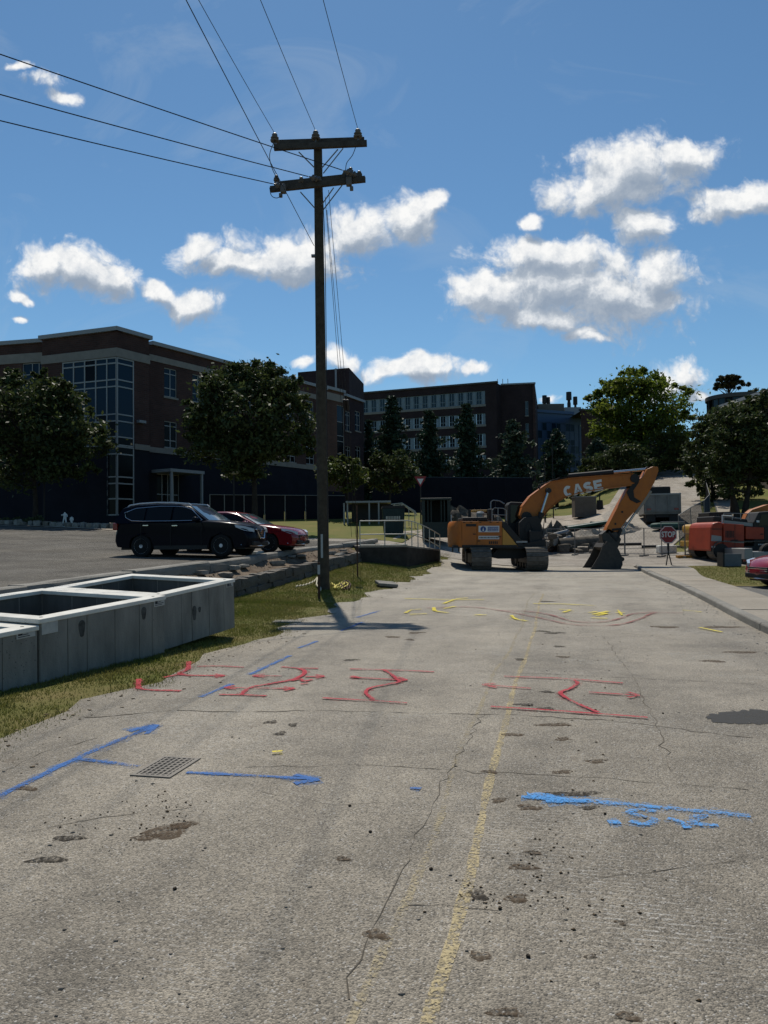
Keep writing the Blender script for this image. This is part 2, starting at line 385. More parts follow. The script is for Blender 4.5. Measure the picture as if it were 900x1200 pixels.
# ------------------------------------------------------------------ the ground as one sheet, then what lies on it
ss = [-300,-120,-60,-30,-15] + frange(-10, 60, 1.5) + frange(62, 130, 4) + [140,160,190,240,320,450,700,1200,2500]
tt = [-2500,-1000,-500,-260,-160,-110,-80,-60] + frange(-50,-12, 3.0) + [-10.5,-9.4,-8.6,-8.14,-8.06,-7.4] + frange(-6.8, 14, .85) + frange(16,60,4) + [80,110,160,260,500,1000,2500]
def ground_z(s, t):
    ov = -.05
    if -4.9 < t < 5: ov = -.09
    return h_st(s, t) + ov
vs = []; fs = []; n = len(tt)
for s in ss:
    for t in tt:
        x, y = st2xy(s, t); vs.append((x, y, ground_z(min(s, 900), max(-260, min(260, t)))))
for i in range(len(ss)-1):
    for k in range(n-1): fs.append((i*n+k, i*n+k+1, (i+1)*n+k+1, (i+1)*n+k))
g = MB().add(vs, fs).build('ground', 'lawn', smooth=True, angle=50); tag(g, kind='structure')

def edge_l(s):
    return -4.55 - .4*sst(8, 22, s) + .16*math.sin(s*1.7) + .1*math.sin(s*4.1+1) + .05*math.sin(s*9) + .35*sst(8, 4, s)
def kerb_t(s): return 3.3 + .018*max(0, s-10) + .05*math.sin(s*.35) - .25*sst(24, 29, s)*(1-sst(30, 34, s))*0
road = sheet('road', frange(-14, 38, .5), edge_l, lambda s: kerb_t(s) if s < 36.5 else kerb_t(36.5), 14, 0.0, 'asphalt')
# cross street and the street that climbs behind it
sheet('cross_street', frange(37.9, 46.5, 1.0), -70, 60, 70, 0.006, 'dusty_road')
def hc(s): return lerp(s, [(46, 2.2), (52, 4.2), (59, 6.9), (75, 9.6), (126, 18.2), (140, 20.5)])
sheet('hill_street', frange(46.3, 128, 1.5), lambda s: hc(s)-4.6, lambda s: hc(s)+3.9, 8, 0.012, 'dusty_road')
sheet('site_dirt', frange(46.4, 80, 1.5), lambda s: -9+.28*(s-46), lambda s: hc(s)-4.0, 10, 0.02, 'site_dirt', jit=.5)
sheet('hill_path', frange(47, 120, 2), lambda s: hc(s)+5.0, lambda s: hc(s)+6.5, 2, 0.03, 'sidewalk_concrete')
# the verge on the left: soil, with dirt thrown along the road edge, and blades of grass
sheet('verge_soil', frange(-8, 40, .5), -8.1, lambda s: edge_l(s)+.12, 8, -.012, 'grass_soil', jit=.04)
def right_edge(s): return kerb_t(s) + 1.35 + .75*sst(26, 35, s)
sheet('right_grass', frange(24.5, 37.8, .6), lambda s: right_edge(s)-.15, lambda s: 40, 30, .005, 'grass_soil', jit=.03)
sheet('driveway', frange(-14, 26.5, 1.5), lambda s: right_edge(min(s, 24))-.2, lambda s: 45, 20, -.01, 'drive_asphalt')

def blades(name, n, st_fn, hgt, w, z=0.0):
    """n grass blades, each one bent triangle"""
    V = np.zeros((n, 3, 3), np.float32); i = 0
    while i < n:
        s, t, k = st_fn()
        if s is None: continue
        x, y = st2xy(s, t); zz = h_st(s, t) - .012 + z
        a = random.uniform(0, 6.283); hh = hgt*random.uniform(.45, 1.25)*k; ww = w*random.uniform(.6, 1.3); l = random.uniform(.1, .9)*hh; b = random.uniform(0, 6.283)
        ca, sa = math.cos(a)*ww, math.sin(a)*ww
        V[i, 0] = (x-ca, y-sa, zz); V[i, 1] = (x+ca, y+sa, zz); V[i, 2] = (x+math.cos(b)*l, y+math.sin(b)*l, zz+hh); i += 1
    F_ = np.arange(n*3, dtype=np.int32).reshape(n, 3)
    return tag(fast_mesh(name, V.reshape(-1, 3), F_, 'grass_blade', k=3), kind='stuff')
def near_st():
    s = 4.0 + 14*random.random()**1.25; t = random.uniform(-8.0, edge_l(s) + .25*random.random()**2)
    e = edge_l(s); 
    d = math.sin(s*1.3+t*2.1)+math.sin(s*.7-t*3.3+2)+math.sin(s*2.9+t*.8)
    if t > e-.55 and random.random() < .55: return None, 0, 0
    if d < -1.3 and random.random() < .35: return None, 0, 0
    return s, t, .8 + .15*d
def far_st():
    s = random.uniform(17, 40); t = random.uniform(-8.0, edge_l(s) + .15*random.random())
    d = math.sin(s*.9+t*2.1)+math.sin(s*.5-t*2.3+2)
    if t > edge_l(s)-.8 and random.random() < .6: return None, 0, 0
    return s, t, .9 + .15*d
def right_st():
    s = random.uniform(25, 37.5); t = random.uniform(right_edge(s), 13)
    return s, t, .9
blades('verge_grass', 120000, near_st, .046, .0055)
blades('verge_grass', 60000, far_st, .05, .009)
blades('roadside_grass', 22000, right_st, .07, .010)
# dead leaves and crumbs thrown along the verge
def scatter(name, n, fn, size, m, flat=.6):
    V = []; Fq = []
    base = [(1,0,0),(0,1,0),(-1,0,0),(0,-1,0),(0,0,1),(0,0,-1)]; tri = [(0,1,4),(1,2,4),(2,3,4),(3,0,4),(1,0,5),(2,1,5),(3,2,5),(0,3,5)]
    i = 0
    while i < n:
        p = fn()
        if p is None: continue
        r = size*random.uniform(.4, 1.5)**1.5; a = random.uniform(0, 6.28); o = len(V)
        for b in base:
            q = Vector((b[0]*random.uniform(.6,1.3), b[1]*random.uniform(.6,1.3), b[2]*flat*random.uniform(.6,1.2)))*r
            q = Matrix.Rotation(a, 3, 'Z') @ q; V.append((p[0]+q.x, p[1]+q.y, p[2]+q.z))
        Fq += [(x+o, y+o, z+o) for x, y, z in tri]; i += 1
    return tag(fast_mesh(name, V, Fq, m, k=3), kind='stuff')
def verge_edge_pt():
    s = random.uniform(3, 36); t = edge_l(s) + random.gauss(.1, .28); return onst(s, t, .004)
scatter('verge_leaves', 800, verge_edge_pt, .014, 'dry_leaf', .25)
scatter('road_gravel', 700, lambda: onst(2+33*random.random()**1.4, random.uniform(-4.3, 3.2), .002), .008, 'rock')
def lane_pt():
    s = 2.5 + 22*random.random(); return onst(s, random.gauss(.15, .28), .002)
scatter('lane_crumbs', 220, lane_pt, .008, 'dirt_clod', .5)
def kerb_pt():
    s = random.uniform(6, 30); return onst(s, kerb_t(s) - abs(random.gauss(0, .35)), .002)
scatter('kerb_gravel', 500, kerb_pt, .012, 'pale_rock', .5)

# ------------------------------------------------------------------ pavement on the right: a kerb of stones, and concrete slabs
pavement = sheet('pavement', frange(-14, 37.3, .6), lambda s: kerb_t(s)+.17, right_edge, 3, .075, 'grass_soil')
sb = frange(-13, 37.2, 1.52)
for a, b in zip(sb, sb[1:]):
    q = MB(); pts = []
    for s in frange(a+.012, b-.012, .35):
        pts.append(s)
    dz = random.uniform(-.006, .006); tl = random.uniform(-.004, .004)
    top = []; 
    for s in pts:
        for t in (kerb_t(s)+.18, right_edge(s)): top.append(onst(s, t, .125+dz+tl*(t-4)))
    bot = [p - Vector((0,0,.12)) for p in top]; n2 = len(top); fs = []
    for i in range(len(pts)-1):
        j = 2*i; fs += [(j, j+1, j+3, j+2), (n2+j, n2+j+2, n2+j+3, n2+j+1), (j, j+2, n2+j+2, n2+j), (j+1, n2+j+1, n2+j+3, j+3)]
    fs += [(0, n2, n2+1, 1), (n2-2, n2-1, 2*n2-1, 2*n2-2)]
    q.add(top+bot, fs).build('slab', 'sidewalk_concrete', pavement)
kb = frange(-13, 37.2, 3.04)
for a, b in zip(kb, kb[1:]):
    pts = frange(a+.008, b-.008, .5); vs = []; fs = []
    prof = [(0,-.1),(0,.10),(.012,.118),(.03,.128),(.165,.130),(.17,-.1)]; m_ = len(prof); dz = random.uniform(-.008,.008); dt = random.uniform(-.01,.01)
    for s in pts:
        for (dt2, z) in prof: vs.append(onst(s, kerb_t(s)+dt2+dt, z+dz))
    for i in range(len(pts)-1):
        for k in range(m_): fs.append((i*m_+k, i*m_+(k+1)%m_, (i+1)*m_+(k+1)%m_, (i+1)*m_+k))
    fs += [tuple(range(m_)), tuple(len(vs)-m_+k for k in range(m_))]
    MB().add(vs, fs).build('kerb_stone', 'kerb_concrete', pavement)

# ------------------------------------------------------------------ raised car park on the left with its kerb
lot = sheet('car_park', frange(-14, 40.5, 1.5), lambda s: -48, -9.15, 26, 0, 'lot_asphalt', hf=lotz)
kb = frange(-12, 39, 3.4)
def lot_kerb(s): return -9.0 + .12*math.sin(s*.4)
for a, b in zip(kb, kb[1:]):
    pts = frange(a+.01, b-.01, .6); vs = []; fs = []; dz = random.uniform(-.03,.03); dt = random.uniform(-.04,.04)
    prof = [(-.20,-.05),(-.20,.09),(-.16,.125),(.14,.13),(.18,.10),(.20,.02),(.20,-.3),(-.2,-.3)]; m_ = len(prof)
    for s in pts:
        for (d2, z) in prof: x, y = st2xy(s, lot_kerb(s)+d2+dt); vs.append((x, y, lotz(s, -9)+z+dz+random.uniform(-.01,.01)))
    for i in range(len(pts)-1):
        for k in range(m_): fs.append((i*m_+k, i*m_+(k+1)%m_, (i+1)*m_+(k+1)%m_, (i+1)*m_+k))
    fs += [tuple(range(m_)), tuple(len(vs)-m_+k for k in range(m_))]
    MB().add(vs, fs).build('kerb_stone', 'kerb_concrete', lot)
# ledge of soil and dead leaves between the kerb and the rough retaining wall
def ledge_z(s, t):
    a = wall_top(s) - .05; b = lotz(s, -9) - .02; k = sst(-8.3, -8.9, t); return a + (b-a)*k
def wall_top(s): return lerp(s, [(4,.30),(10,.40),(18.6,.58),(32.5,.99),(34,1.05)])
mat('ledge_soil', (.085,.06,.042), .95, .1, var=(.17,.135,.10), vs=2.2, bump=1.0, bs=30)
sheet('ledge_soil', frange(2, 33, .5), -8.95, -8.05, 4, 0, 'ledge_soil', hf=lambda s, t: ledge_z(s, t)+random.uniform(-.02,.02))
scatter('ledge_leaves', 2600, lambda: (lambda s, t: Vector((*st2xy(s, t), ledge_z(s, t)+.012)))(random.uniform(5, 33), random.uniform(-8.9, -7.9)), .024, 'dry_leaf', .3)
wall = thing('retaining_wall', 'low dark rubble wall along the verge below the car park kerb', 'wall', (*st2xy(18, -7.95), 0))
wi = wall.matrix_world.inverted(); wl = Vector(wall.location)
def rough_stone(c, d, M3, seed):
    """a lumpy block, 8 corners pushed about and its faces split once"""
    r = random.Random(seed); bm = bmesh.new(); bmesh.ops.create_cube(bm, size=1)
    bmesh.ops.subdivide_edges(bm, edges=bm.edges[:], cuts=1, use_grid_fill=True)
    for v in bm.verts:
        l = v.co.length; v.co *= (1.0 if l < .6 else .93 if l < .8 else .86)
        v.co += Vector((r.uniform(-.06,.06), r.uniform(-.06,.06), r.uniform(-.06,.06)))
        v.co = M3 @ Vector((v.co.x*d[0], v.co.y*d[1], v.co.z*d[2])) + Vector(c)
    me = bpy.data.meshes.new('stone'); bm.to_mesh(me); bm.free(); return me
M3 = Matrix.Rotation(R(90)-HD, 3, 'Z')           # local x along the wall
s = 4.0; k = 0
while s < 33:
    L = random.uniform(.45, .95); base = h_st(s+L/2, -7.75); top = wall_top(s+L/2); nc = 2 if top-base > .3 else 1; z = base - .12
    for c in range(nc):
        hh = (top - base + .12)/nc*random.uniform(.94, 1.03)
        off = random.uniform(-.03, .03); x, y = st2xy(s+L/2+(.2 if c else 0), -7.95+off)
        me = rough_stone(Vector((x, y, z+hh/2))-wl, (L*1.06, .40*random.uniform(.9,1.1), hh*1.08), M3, k); k += 1
        o = link('stone', me, 'wall_stone', wall, smooth=True, angle=35); z += hh
    s += L*.98
# loose slabs and lumps lying on the ledge behind the wall
for i in range(14):
    s = random.uniform(15, 33); t = random.uniform(-8.75, -8.3); d = (random.uniform(.3,.9), random.uniform(.2,.4), random.uniform(.08,.15))
    p = Vector((*st2xy(s, t), ledge_z(s, t)+d[2]*.35))
    a = Matrix.Rotation(random.uniform(-.3,.3), 3, 'Z') @ M3
    o = link('rubble_chunk', rough_stone((0,0,0), d, a, 900+i), 'kerb_concrete' if i % 2 else 'rock', smooth=True, angle=35); o.location = p
    tag(o, 'broken concrete chunk lying on the leafy ledge above the rubble wall', 'rubble', 'broken chunks on the ledge')
# ------------------------------------------------------------------ paint on the road (thin worn films lying on the asphalt)
def paint(name, col, wear=.5, scale=60.0, rough=.75, op=.93):
    m = bpy.data.materials.new(name); m.use_nodes = True; t = m.node_tree; N = NT(t); b = t.nodes['Principled BSDF']
    b.inputs['Base Color'].default_value = (*col, 1); b.inputs['Roughness'].default_value = rough; b.inputs['Specular IOR Level'].default_value = .2
    tc = N.n('ShaderNodeTexCoord').outputs['Object']
    a = N.n('ShaderNodeTexNoise', in_Scale=scale, in_Detail=4.0, in_Roughness=.7); N.put(a.inputs['Vector'], tc)
    c = N.n('ShaderNodeTexNoise', in_Scale=2.6, in_Detail=3.0); N.put(c.inputs['Vector'], tc)
    v = N.n('ShaderNodeTexVoronoi', in_Scale=85.0); N.put(v.inputs['Vector'], tc)
    sc = N.n('ShaderNodeSeparateColor'); N.put(sc.inputs[0], v.outputs['Color'])
    f = N.m('ADD', N.m('MULTIPLY', a.outputs['Fac'], .9), N.m('ADD', N.m('MULTIPLY', c.outputs['Fac'], .7), N.m('MULTIPLY', sc.outputs[0], .35)))
    f = N.m('MULTIPLY', N.mr(f, .50+.75*wear, .80+.75*wear), op)
    tr = N.n('ShaderNodeBsdfTransparent'); ms = N.n('ShaderNodeMixShader'); N.put(ms.inputs[0], f); N.put(ms.inputs[1], tr.outputs[0]); N.put(ms.inputs[2], b.outputs[0])
    N.put(t.nodes['Material Output'].inputs[0], ms.outputs[0]); MATS[name] = m
paint('paint_blue', (.035,.12,.34), .34)
paint('paint_light_blue', (.07,.27,.60), .38, 120.0)
paint('paint_red', (.36,.018,.034), .25)
paint('paint_faded_red', (.24,.06,.055), .42)
paint('paint_yellow', (.62,.50,.035), .30)
paint('paint_lane', (.42,.34,.19), .47)
paint('paint_lane_far', (.36,.30,.19), .58)
paint('mud_stain', (.085,.058,.036), .36, 22.0, .95, .78); paint('mud_dark', (.030,.024,.018), .36, 22.0, .95, .78)
def catmull(pts, n=6):
    if len(pts) < 3: return [Vector(p) for p in pts]
    P_ = [Vector(p) for p in pts]; P_ = [P_[0]*2-P_[1]] + P_ + [P_[-1]*2-P_[-2]]; out = []
    for i in range(1, len(P_)-2):
        for k in range(n):
            u = k/n; a, b, c, d = P_[i-1:i+3]
            out.append(.5*((2*b)+(c-a)*u+(2*a-5*b+4*c-d)*u*u+(3*b-a-3*c+d)*u**3))
    out.append(P_[-2]); return out
def strip(mb, pts, w, jit=.12, dz=0.004):
    pts = [Vector(p) for p in pts]; out = []
    for a, b in zip(pts, pts[1:]):
        n = max(1, int((b-a).length/.12)); out += [a+(b-a)*i/n for i in range(n)]
    out.append(pts[-1]); vs = []; fs = []
    for i, p in enumerate(out):
        d = (out[min(i+1,len(out)-1)]-out[max(i-1,0)]); d.z = 0; d.normalize(); nrm = Vector((-d.y, d.x, 0))
        ww = w*.5*(1+random.uniform(-jit, jit)); o = nrm*random.uniform(-jit, jit)*w*.25
        for sgn in (1, -1):
            q = p + nrm*ww*sgn + o; q.z = h(q.x, q.y) + dz; vs.append(q)
    for i in range(len(out)-1): fs.append((2*i, 2*i+1, 2*i+3, 2*i+2))
    mb.add(vs, fs)
def road_px(pts, n=6): return catmull([seen_on_ground(px, py, 2) for px, py in pts], n)
Z = [0.004]
def mark(name, label, m, strokes, smooth=True):
    """strokes: list of (pixel points on the road, width in metres)"""
    mb = MB(); 
    for pts, w in strokes: strip(mb, road_px(pts) if smooth else road_px(pts, 1), w*.70, .3, dz=Z[0]+.0006); Z[0] += .00025
    o = mb.build(name, m, road); o['label'] = label
    ov = MB()                                            # a thin halo of drifted spray under each stroke
    for pts, w in strokes: strip(ov, road_px(pts), w*1.5, .6, dz=.0028+Z[0]*.05)
    ov.build('overspray', m+'_mist', o); return o
for nm_, c_ in (('paint_blue',(.05,.15,.36)),('paint_light_blue',(.10,.30,.60)),('paint_red',(.27,.04,.05)),('paint_faded_red',(.24,.07,.06)),('paint_yellow',(.55,.46,.08))): paint(nm_+'_mist', c_, .55, 150.0, .85, .45)
mark('painted_arrow', 'long blue painted arrow slanting up the left side of the road', 'paint_blue', [([(-12,940),(40,914),(90,889),(140,868),(183,851)],.085), ([(150,858),(170,853),(184,850)],.10), ([(172,861),(184,850)],.08)])
mark('painted_line', 'blue painted line from the long arrow to the drain grate', 'paint_blue', [([(86,890),(125,894),(163,899)],.07)])
mark('painted_arrow', 'blue painted arrow pointing right from the drain grate', 'paint_blue', [([(219,906),(290,910),(372,914)],.06), ([(345,909),(372,914)],.07), ([(345,919),(374,914.5)],.075)])
for a in ([(235,818),(272,802)], [(293,791),(340,769)], [(350,760),(372,751.5)], [(400,739.5),(425,729.5)], [(418,724),(445,716)]):
    mark('painted_dash', 'short blue painted dash beside the verge', 'paint_blue', [(a, .075)])
mark('painted_dash', 'tiny blue painted dash near the centre line', 'paint_blue', [([(481,925),(493,926)],.05)])
mark('painted_line', 'bright sky blue painted line on the right lane', 'paint_light_blue', [([(611,936),(680,940),(770,948),(880,958)],.085), ([(618,934),(640,935),(662,941)],.13), ([(640,941),(690,941)],.06)])
mark('painted_scrawl', 'bright sky blue painted scrawl under the blue line', 'paint_light_blue', [([(713,966),(727,966)],.075), ([(769,953),(748,950),(737,954),(752,958),(768,963),(756,968),(738,964)],.06), ([(782,961),(800,966),(806,973)],.055), ([(806,959),(826,957),(815,963),(812,968),(842,970)],.06)])
red = 'paint_red'
mark('painted_hook', 'red painted hook line on the grass edge', red, [([(163,797),(162,804),(169,809),(212,810.5)],.08)])
mark('painted_arrow', 'red painted hooked arrow starting on the grass edge', red, [([(221,776),(220,785),(211,791.5),(262,792.8)],.08), ([(192,795),(205,792),(216,790)],.08), ([(252,791),(262,792.8),(252,795)],.06)])
mark('painted_line', 'thin red painted line at the back of the left red marks', red, [([(231,782),(258,781.5),(286,783)],.05)])
mark('painted_arrow', 'short red painted arrow pointing left', red, [([(298,793),(330,793.3)],.055), ([(310,791),(297,793),(310,795)],.06)])
mark('painted_curve', 'large red painted S curve left of the road centre', red, [([(283,815),(294,807),(318,802),(344,797),(357,790),(351,785),(330,782.5)],.07), ([(352,784),(373,784.6)],.05)])
mark('painted_line', 'short red painted line at the foot of the large S curve', red, [([(257,815),(285,815.6),(312,817)],.055)])
mark('painted_arrow', 'red painted double headed arrow crossing the large S curve', red, [([(265,807),(343,808.3)],.05), ([(275,805),(264,807),(276,809.5)],.06), ([(333,806),(344,808.3),(333,810.5)],.06)])
mark('painted_scrawl', 'red painted scribble right of the large S curve', red, [([(342,799),(352,797),(356,800),(366,797.5)],.06), ([(352,803),(361,802)],.05), ([(358,794.5),(379,794.2)],.05), ([(370,792.5),(380,794.3),(370,796.5)],.05)])
mark('painted_line', 'red painted back line of the middle red marks', red, [([(410,785),(460,786.5),(509,788.5)],.05)])
mark('painted_arrow', 'red painted arrow within the middle red marks', red, [([(410,795),(440,796.5),(474,798)],.05), ([(412,794),(422,796.3)],.07), ([(466,795),(476,798),(466,800)],.06)])
mark('painted_curve', 'red painted S curve of the middle red marks', red, [([(449,786),(458,791),(463,795.5),(468,800.5),(455,803.5),(434,808),(429,814),(438,822)],.062)])
mark('painted_line', 'red painted front line of the middle red marks', red, [([(378,820),(425,822),(477,826)],.055)])
mark('painted_line', 'red painted back line of the right hand red marks', red, [([(591,794),(660,797),(730,802)],.045)])
mark('painted_arrow', 'red painted arrow pointing left across the centre lines', red, [([(622,808.5),(567,804)],.045), ([(580,802.5),(567,804),(582,807.5)],.07)])
mark('painted_curve', 'red painted wavy line of the right hand red marks', red, [([(672,799),(677,802),(668,809),(657,813.6),(667,822),(682,829),(701,837)],.058)])
mark('painted_arrow', 'red painted arrow pointing right', red, [([(690,812.8),(747,816.8)],.045), ([(736,813.5),(748,817),(736,819)],.06)])
mark('painted_line', 'red painted front line of the right hand red marks', red, [([(575,830),(660,836),(759,843.5)],.06)])
fr = 'paint_faded_red'
mark('painted_curve', 'faded red painted line weaving across the far road', fr, [([(500,713),(550,712),(586,716),(633,725),(672,733),(722,733),(750,726),(767,719),(800,719)],.07)])
mark('painted_curve', 'faded red painted branch line across the far road', fr, [([(586,716),(614,717),(642,720.5),(672,729),(705,730),(728,725),(742,720),(770,718)],.07)])
ye = 'paint_yellow'
mark('painted_line', 'yellow painted line across the road, farthest on the right', ye, [([(625,708),(660,708.5),(697,710.5)],.10)])
mark('painted_hook', 'yellow painted hook over the centre lines', ye, [([(599,722),(604,726),(618,729)],.09), ([(655,715),(668,716),(660,718.5)],.10)])
mark('painted_numeral', 'yellow painted block number on the right lane', ye, [([(693,725),(712,725.5)],.12), ([(695,721),(713,717)],.13), ([(699,722.5),(711,719.5)],.14), ([(690,719),(700,717.5)],.1)])
mark('painted_scrawl', 'small yellow painted scrawl beside the block number', ye, [([(721,719),(732,719)],.09), ([(724,716),(729,722)],.07)])
mark('painted_line', 'yellow painted line across the left lane', ye, [([(474,702),(520,703.5),(567,703.5)],.11), ([(520,708),(535,703),(548,701.5)],.12)])
mark('painted_scrawl', 'yellow painted scrawl on the left lane', ye, [([(475,719.5),(482,716),(494,714.8)],.10), ([(508,713),(511,717),(525,719)],.11), ([(520,714),(534,711.5)],.09), ([(480,721),(500,720)],.09)])
mark('painted_dash', 'small yellow painted dash between the lanes', ye, [([(556,721.5),(570,722)],.12)])
mark('painted_dash', 'yellow painted dashes near the right kerb', ye, [([(820,737),(846,742)],.08), ([(800,716),(822,718)],.06)])
mark('painted_dash', 'small ochre painted blot near the drain grate', ye, [([(319,885),(331,883)],.06)])
# worn double centre line
for k, (t0, lab) in enumerate(((-.70, 'worn pale yellow centre line, left of the pair'), (-.44, 'worn pale yellow centre line, right of the pair'))):
    mb = MB()
    for a in frange(1.0, 20.6, .7):
        off = .045*math.sin(a*.6)+.02*math.sin(a*1.9+k)
        strip(mb, [onst(a, t0+off*(1-k*.5)+ .012*(a-3), 0), onst(a+.7, t0+.045*math.sin((a+.7)*.6)*(1-k*.5)+.02*math.sin((a+.7)*1.9+k)*(1-k*.5)+.012*(a-2.3), 0)], .040+.010*k, .3, .003)
    o = mb.build('centre_line', ('paint_lane_far','paint_lane')[k], road); o['label'] = lab
# cracks: narrow tarry seams
def crack(pts, w=.012, wob=.03):
    w *= .5
    P_ = [seen_on_ground(px, py, 1.5) for px, py in pts]; out = []
    for a, b in zip(P_, P_[1:]):
        n = max(2, int((b-a).length/.10))
        out += [a+(b-a)*i/n + Vector((random.gauss(0,wob), random.gauss(0,wob), 0))*.5 for i in range(n)]
    mb = MB(); strip(mb, out, w, .95, .0025); o = mb.build('crack', 'crack_fill', road); return o
for pts, w in (([(205,833),(280,835),(370,833)],.03), ([(370,833),(480,836),(600,838),(720,845),(900,868)],.016), ([(560,787),(640,790),(720,794),(900,803)],.014),
          ([(280,900),(420,897),(560,905),(700,912),(900,928)],.010), ([(400,1170),(438,1090),(470,1020),(500,960),(535,890),(570,830)],.008),
          ([(700,1030),(780,1022),(830,1012),(900,1010)],.007), ([(470,1060),(500,1058),(540,1066),(620,1072)],.008),
          ([(0,985),(120,960),(250,945)],.008), ([(705,745),(740,790),(770,850),(790,910)],.009), ([(310,930),(400,945),(470,940)],.007),
          ([(0,905),(60,880),(130,862)],.012), ([(100,842),(170,836),(215,832)],.04), ([(480,730),(560,735),(650,735),(760,745)],.012)):
    crack(pts, w)
# patches of dried mud, each a low crusty mound
def mud(px, py, rx, ry, hgt=.012, m='dirt_clod', seed=0):
    c = seen_on_ground(px, py, 1.5); D = c.y; rx = rx*D/F; ry = ry*D/F*(D/CAM_Z)*.9; r = random.Random(seed); n = 22; rings = 4; vs = [(0,0,hgt)]; fs = []
    ph = [r.uniform(0, 6.28) for _ in range(5)]
    for q in range(1, rings+1):
        for k in range(n):
            a = 6.2832*k/n; rr = 1 + .22*math.sin(2*a+ph[0]) + .18*math.sin(3*a+ph[1]) + .12*math.sin(5*a+ph[2]) + r.uniform(-.12,.12)
            u = q/rings; vs.append((math.cos(a)*rx*rr*u, math.sin(a)*ry*rr*u, hgt*(1-u**1.5)*r.uniform(.4,1.2) + (.002 if q < rings else -.004)))
    for k in range(n): fs.append((0, 1+k, 1+(k+1)%n))
    for q in range(rings-1):
        for k in range(n): fs.append((1+q*n+k, 1+(q+1)*n+k, 1+(q+1)*n+(k+1)%n, 1+q*n+(k+1)%n))
    o = MB().add(vs, fs).build('dried_mud', {'dirt_clod':'mud_stain','dark_clod':'mud_dark'}[m], road, smooth=True, angle=30); o.location = c; return o
L = [(196,975,36,11,'dirt_clod'),(172,982,16,6,'dirt_clod'),(215,968,18,6,'dirt_clod'),(56,1008,24,6,'dark_clod'),(80,983,20,5,'dark_clod'),(559,1049,15,8,'dark_clod'),(606,1054,19,6,'dirt_clod'),(563,1121,13,9,'dirt_clod'),
     (672,931,32,5,'dark_clod'),(620,947,16,5,'dirt_clod'),(402,1008,10,4,'dirt_clod'),(441,1096,16,9,'dirt_clod'),(735,1194,16,8,'dirt_clod'),(594,1188,20,9,'dirt_clod'),(693,1123,8,4,'dirt_clod'),
     (690,948,14,3,'dark_clod'),(612,1018,18,5,'dirt_clod'),(625,1000,12,3,'dirt_clod'),(318,847,8,3,'dark_clod'),(343,850,7,2.5,'dark_clod'),(328,860,9,3,'dark_clod'),(650,850,22,3,'dirt_clod'),(585,938,12,4,'dirt_clod'),
     (699,893,16,3,'dirt_clod'),(640,831,14,2,'dark_clod'),(615,826,12,2.5,'dark_clod'),(610,773,9,1.6,'dark_clod'),(641,811,10,1.8,'dark_clod'),(650,742,14,1.5,'dark_clod'),(655,758,8,1.2,'dark_clod'),
     (460,747,11,1.4,'dirt_clod'),(488,742,12,1.2,'dirt_clod'),(412,774,10,1.5,'dark_clod'),(480,750,7,1.2,'dirt_clod'),(635,740,10,1.2,'dark_clod'),(835,775,16,2,'dirt_clod'),(870,765,20,2,'dirt_clod'),(780,735,22,1.5,'dirt_clod'),
     (640,705,12,1,'dark_clod'),(845,735,24,2,'dirt_clod'),(575,905,10,3,'dirt_clod'),(660,770,8,1.5,'dirt_clod'),(728,1083,9,3,'dirt_clod'),(660,905,14,3,'dirt_clod'),(30,925,16,4,'dirt_clod'),(600,862,14,3,'dirt_clod'),(660,867,12,2.5,'dirt_clod')]
for i, (px, py, rx, ry, m) in enumerate(L): mud(px, py, rx*.95, ry*.9, .008, m, i)
paint('chalk_dust', (.46,.43,.37), .56, 34.0, .9, .42)
for i, (px, py, rx, ry) in enumerate(((238,828,62,5),(300,829,40,3),(470,837,60,4),(815,768,38,7),(868,792,30,5),(700,775,40,6),(660,720,45,4),(570,765,30,4),(330,772,40,2.5),(640,675,90,3),(720,690,70,3))):
    o = mud(px, py, rx, ry, .0035, 'dirt_clod', 500+i); o.data.materials.clear(); o.data.materials.append(MATS['chalk_dust']); o.name = 'chalk_dust'; o.scale.z = .8
def crumb(px, py, r):
    c = seen_on_ground(px, py, 1.5); return Vector((c.x+random.gauss(0, r), c.y+random.gauss(0, r*1.2), .003))
CL = [(190,965,.16),(196,958,.14),(75,985,.15),(565,1050,.07),(616,1010,.12),(640,1003,.1),(650,1055,.1),(120,965,.2),(185,940,.1)]
scatter('mud_crumbs', 240, lambda: crumb(*random.choice(CL)), .0055, 'dirt_clod', .6)
for (px, py) in ((619,1124),(434,976),(410,946),(777,837),(709,955),(586,1066),(205,1043),(620,828),(505,1020)):
    c = seen_on_ground(px, py, 1.5); o = link('pebble', rough_stone((0,0,.005), (.016,.013,.011), Matrix.Rotation(random.uniform(0,3),3,'Z'), px), 'dark_clod', smooth=True); o.location = c
    tag(o, 'small dark pebble lying loose on the asphalt', 'pebble', 'loose dark pebbles on the road')
# thin darker patch lying on the road at the right
mat('patch_grey', (.050,.050,.052), .9, .1, var=(.075,.073,.070), vs=60)
paint('patch_dark', (.052,.051,.050), .06, 40.0, .9, .86)
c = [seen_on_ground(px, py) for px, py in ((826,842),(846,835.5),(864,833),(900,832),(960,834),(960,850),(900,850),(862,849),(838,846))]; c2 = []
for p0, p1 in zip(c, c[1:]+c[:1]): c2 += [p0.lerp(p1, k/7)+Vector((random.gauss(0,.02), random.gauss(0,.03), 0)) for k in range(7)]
o = MB().add([Vector((p.x, p.y, .0045)) for p in c2], [tuple(range(len(c2)))]).build('dark_patch', 'patch_dark', road)
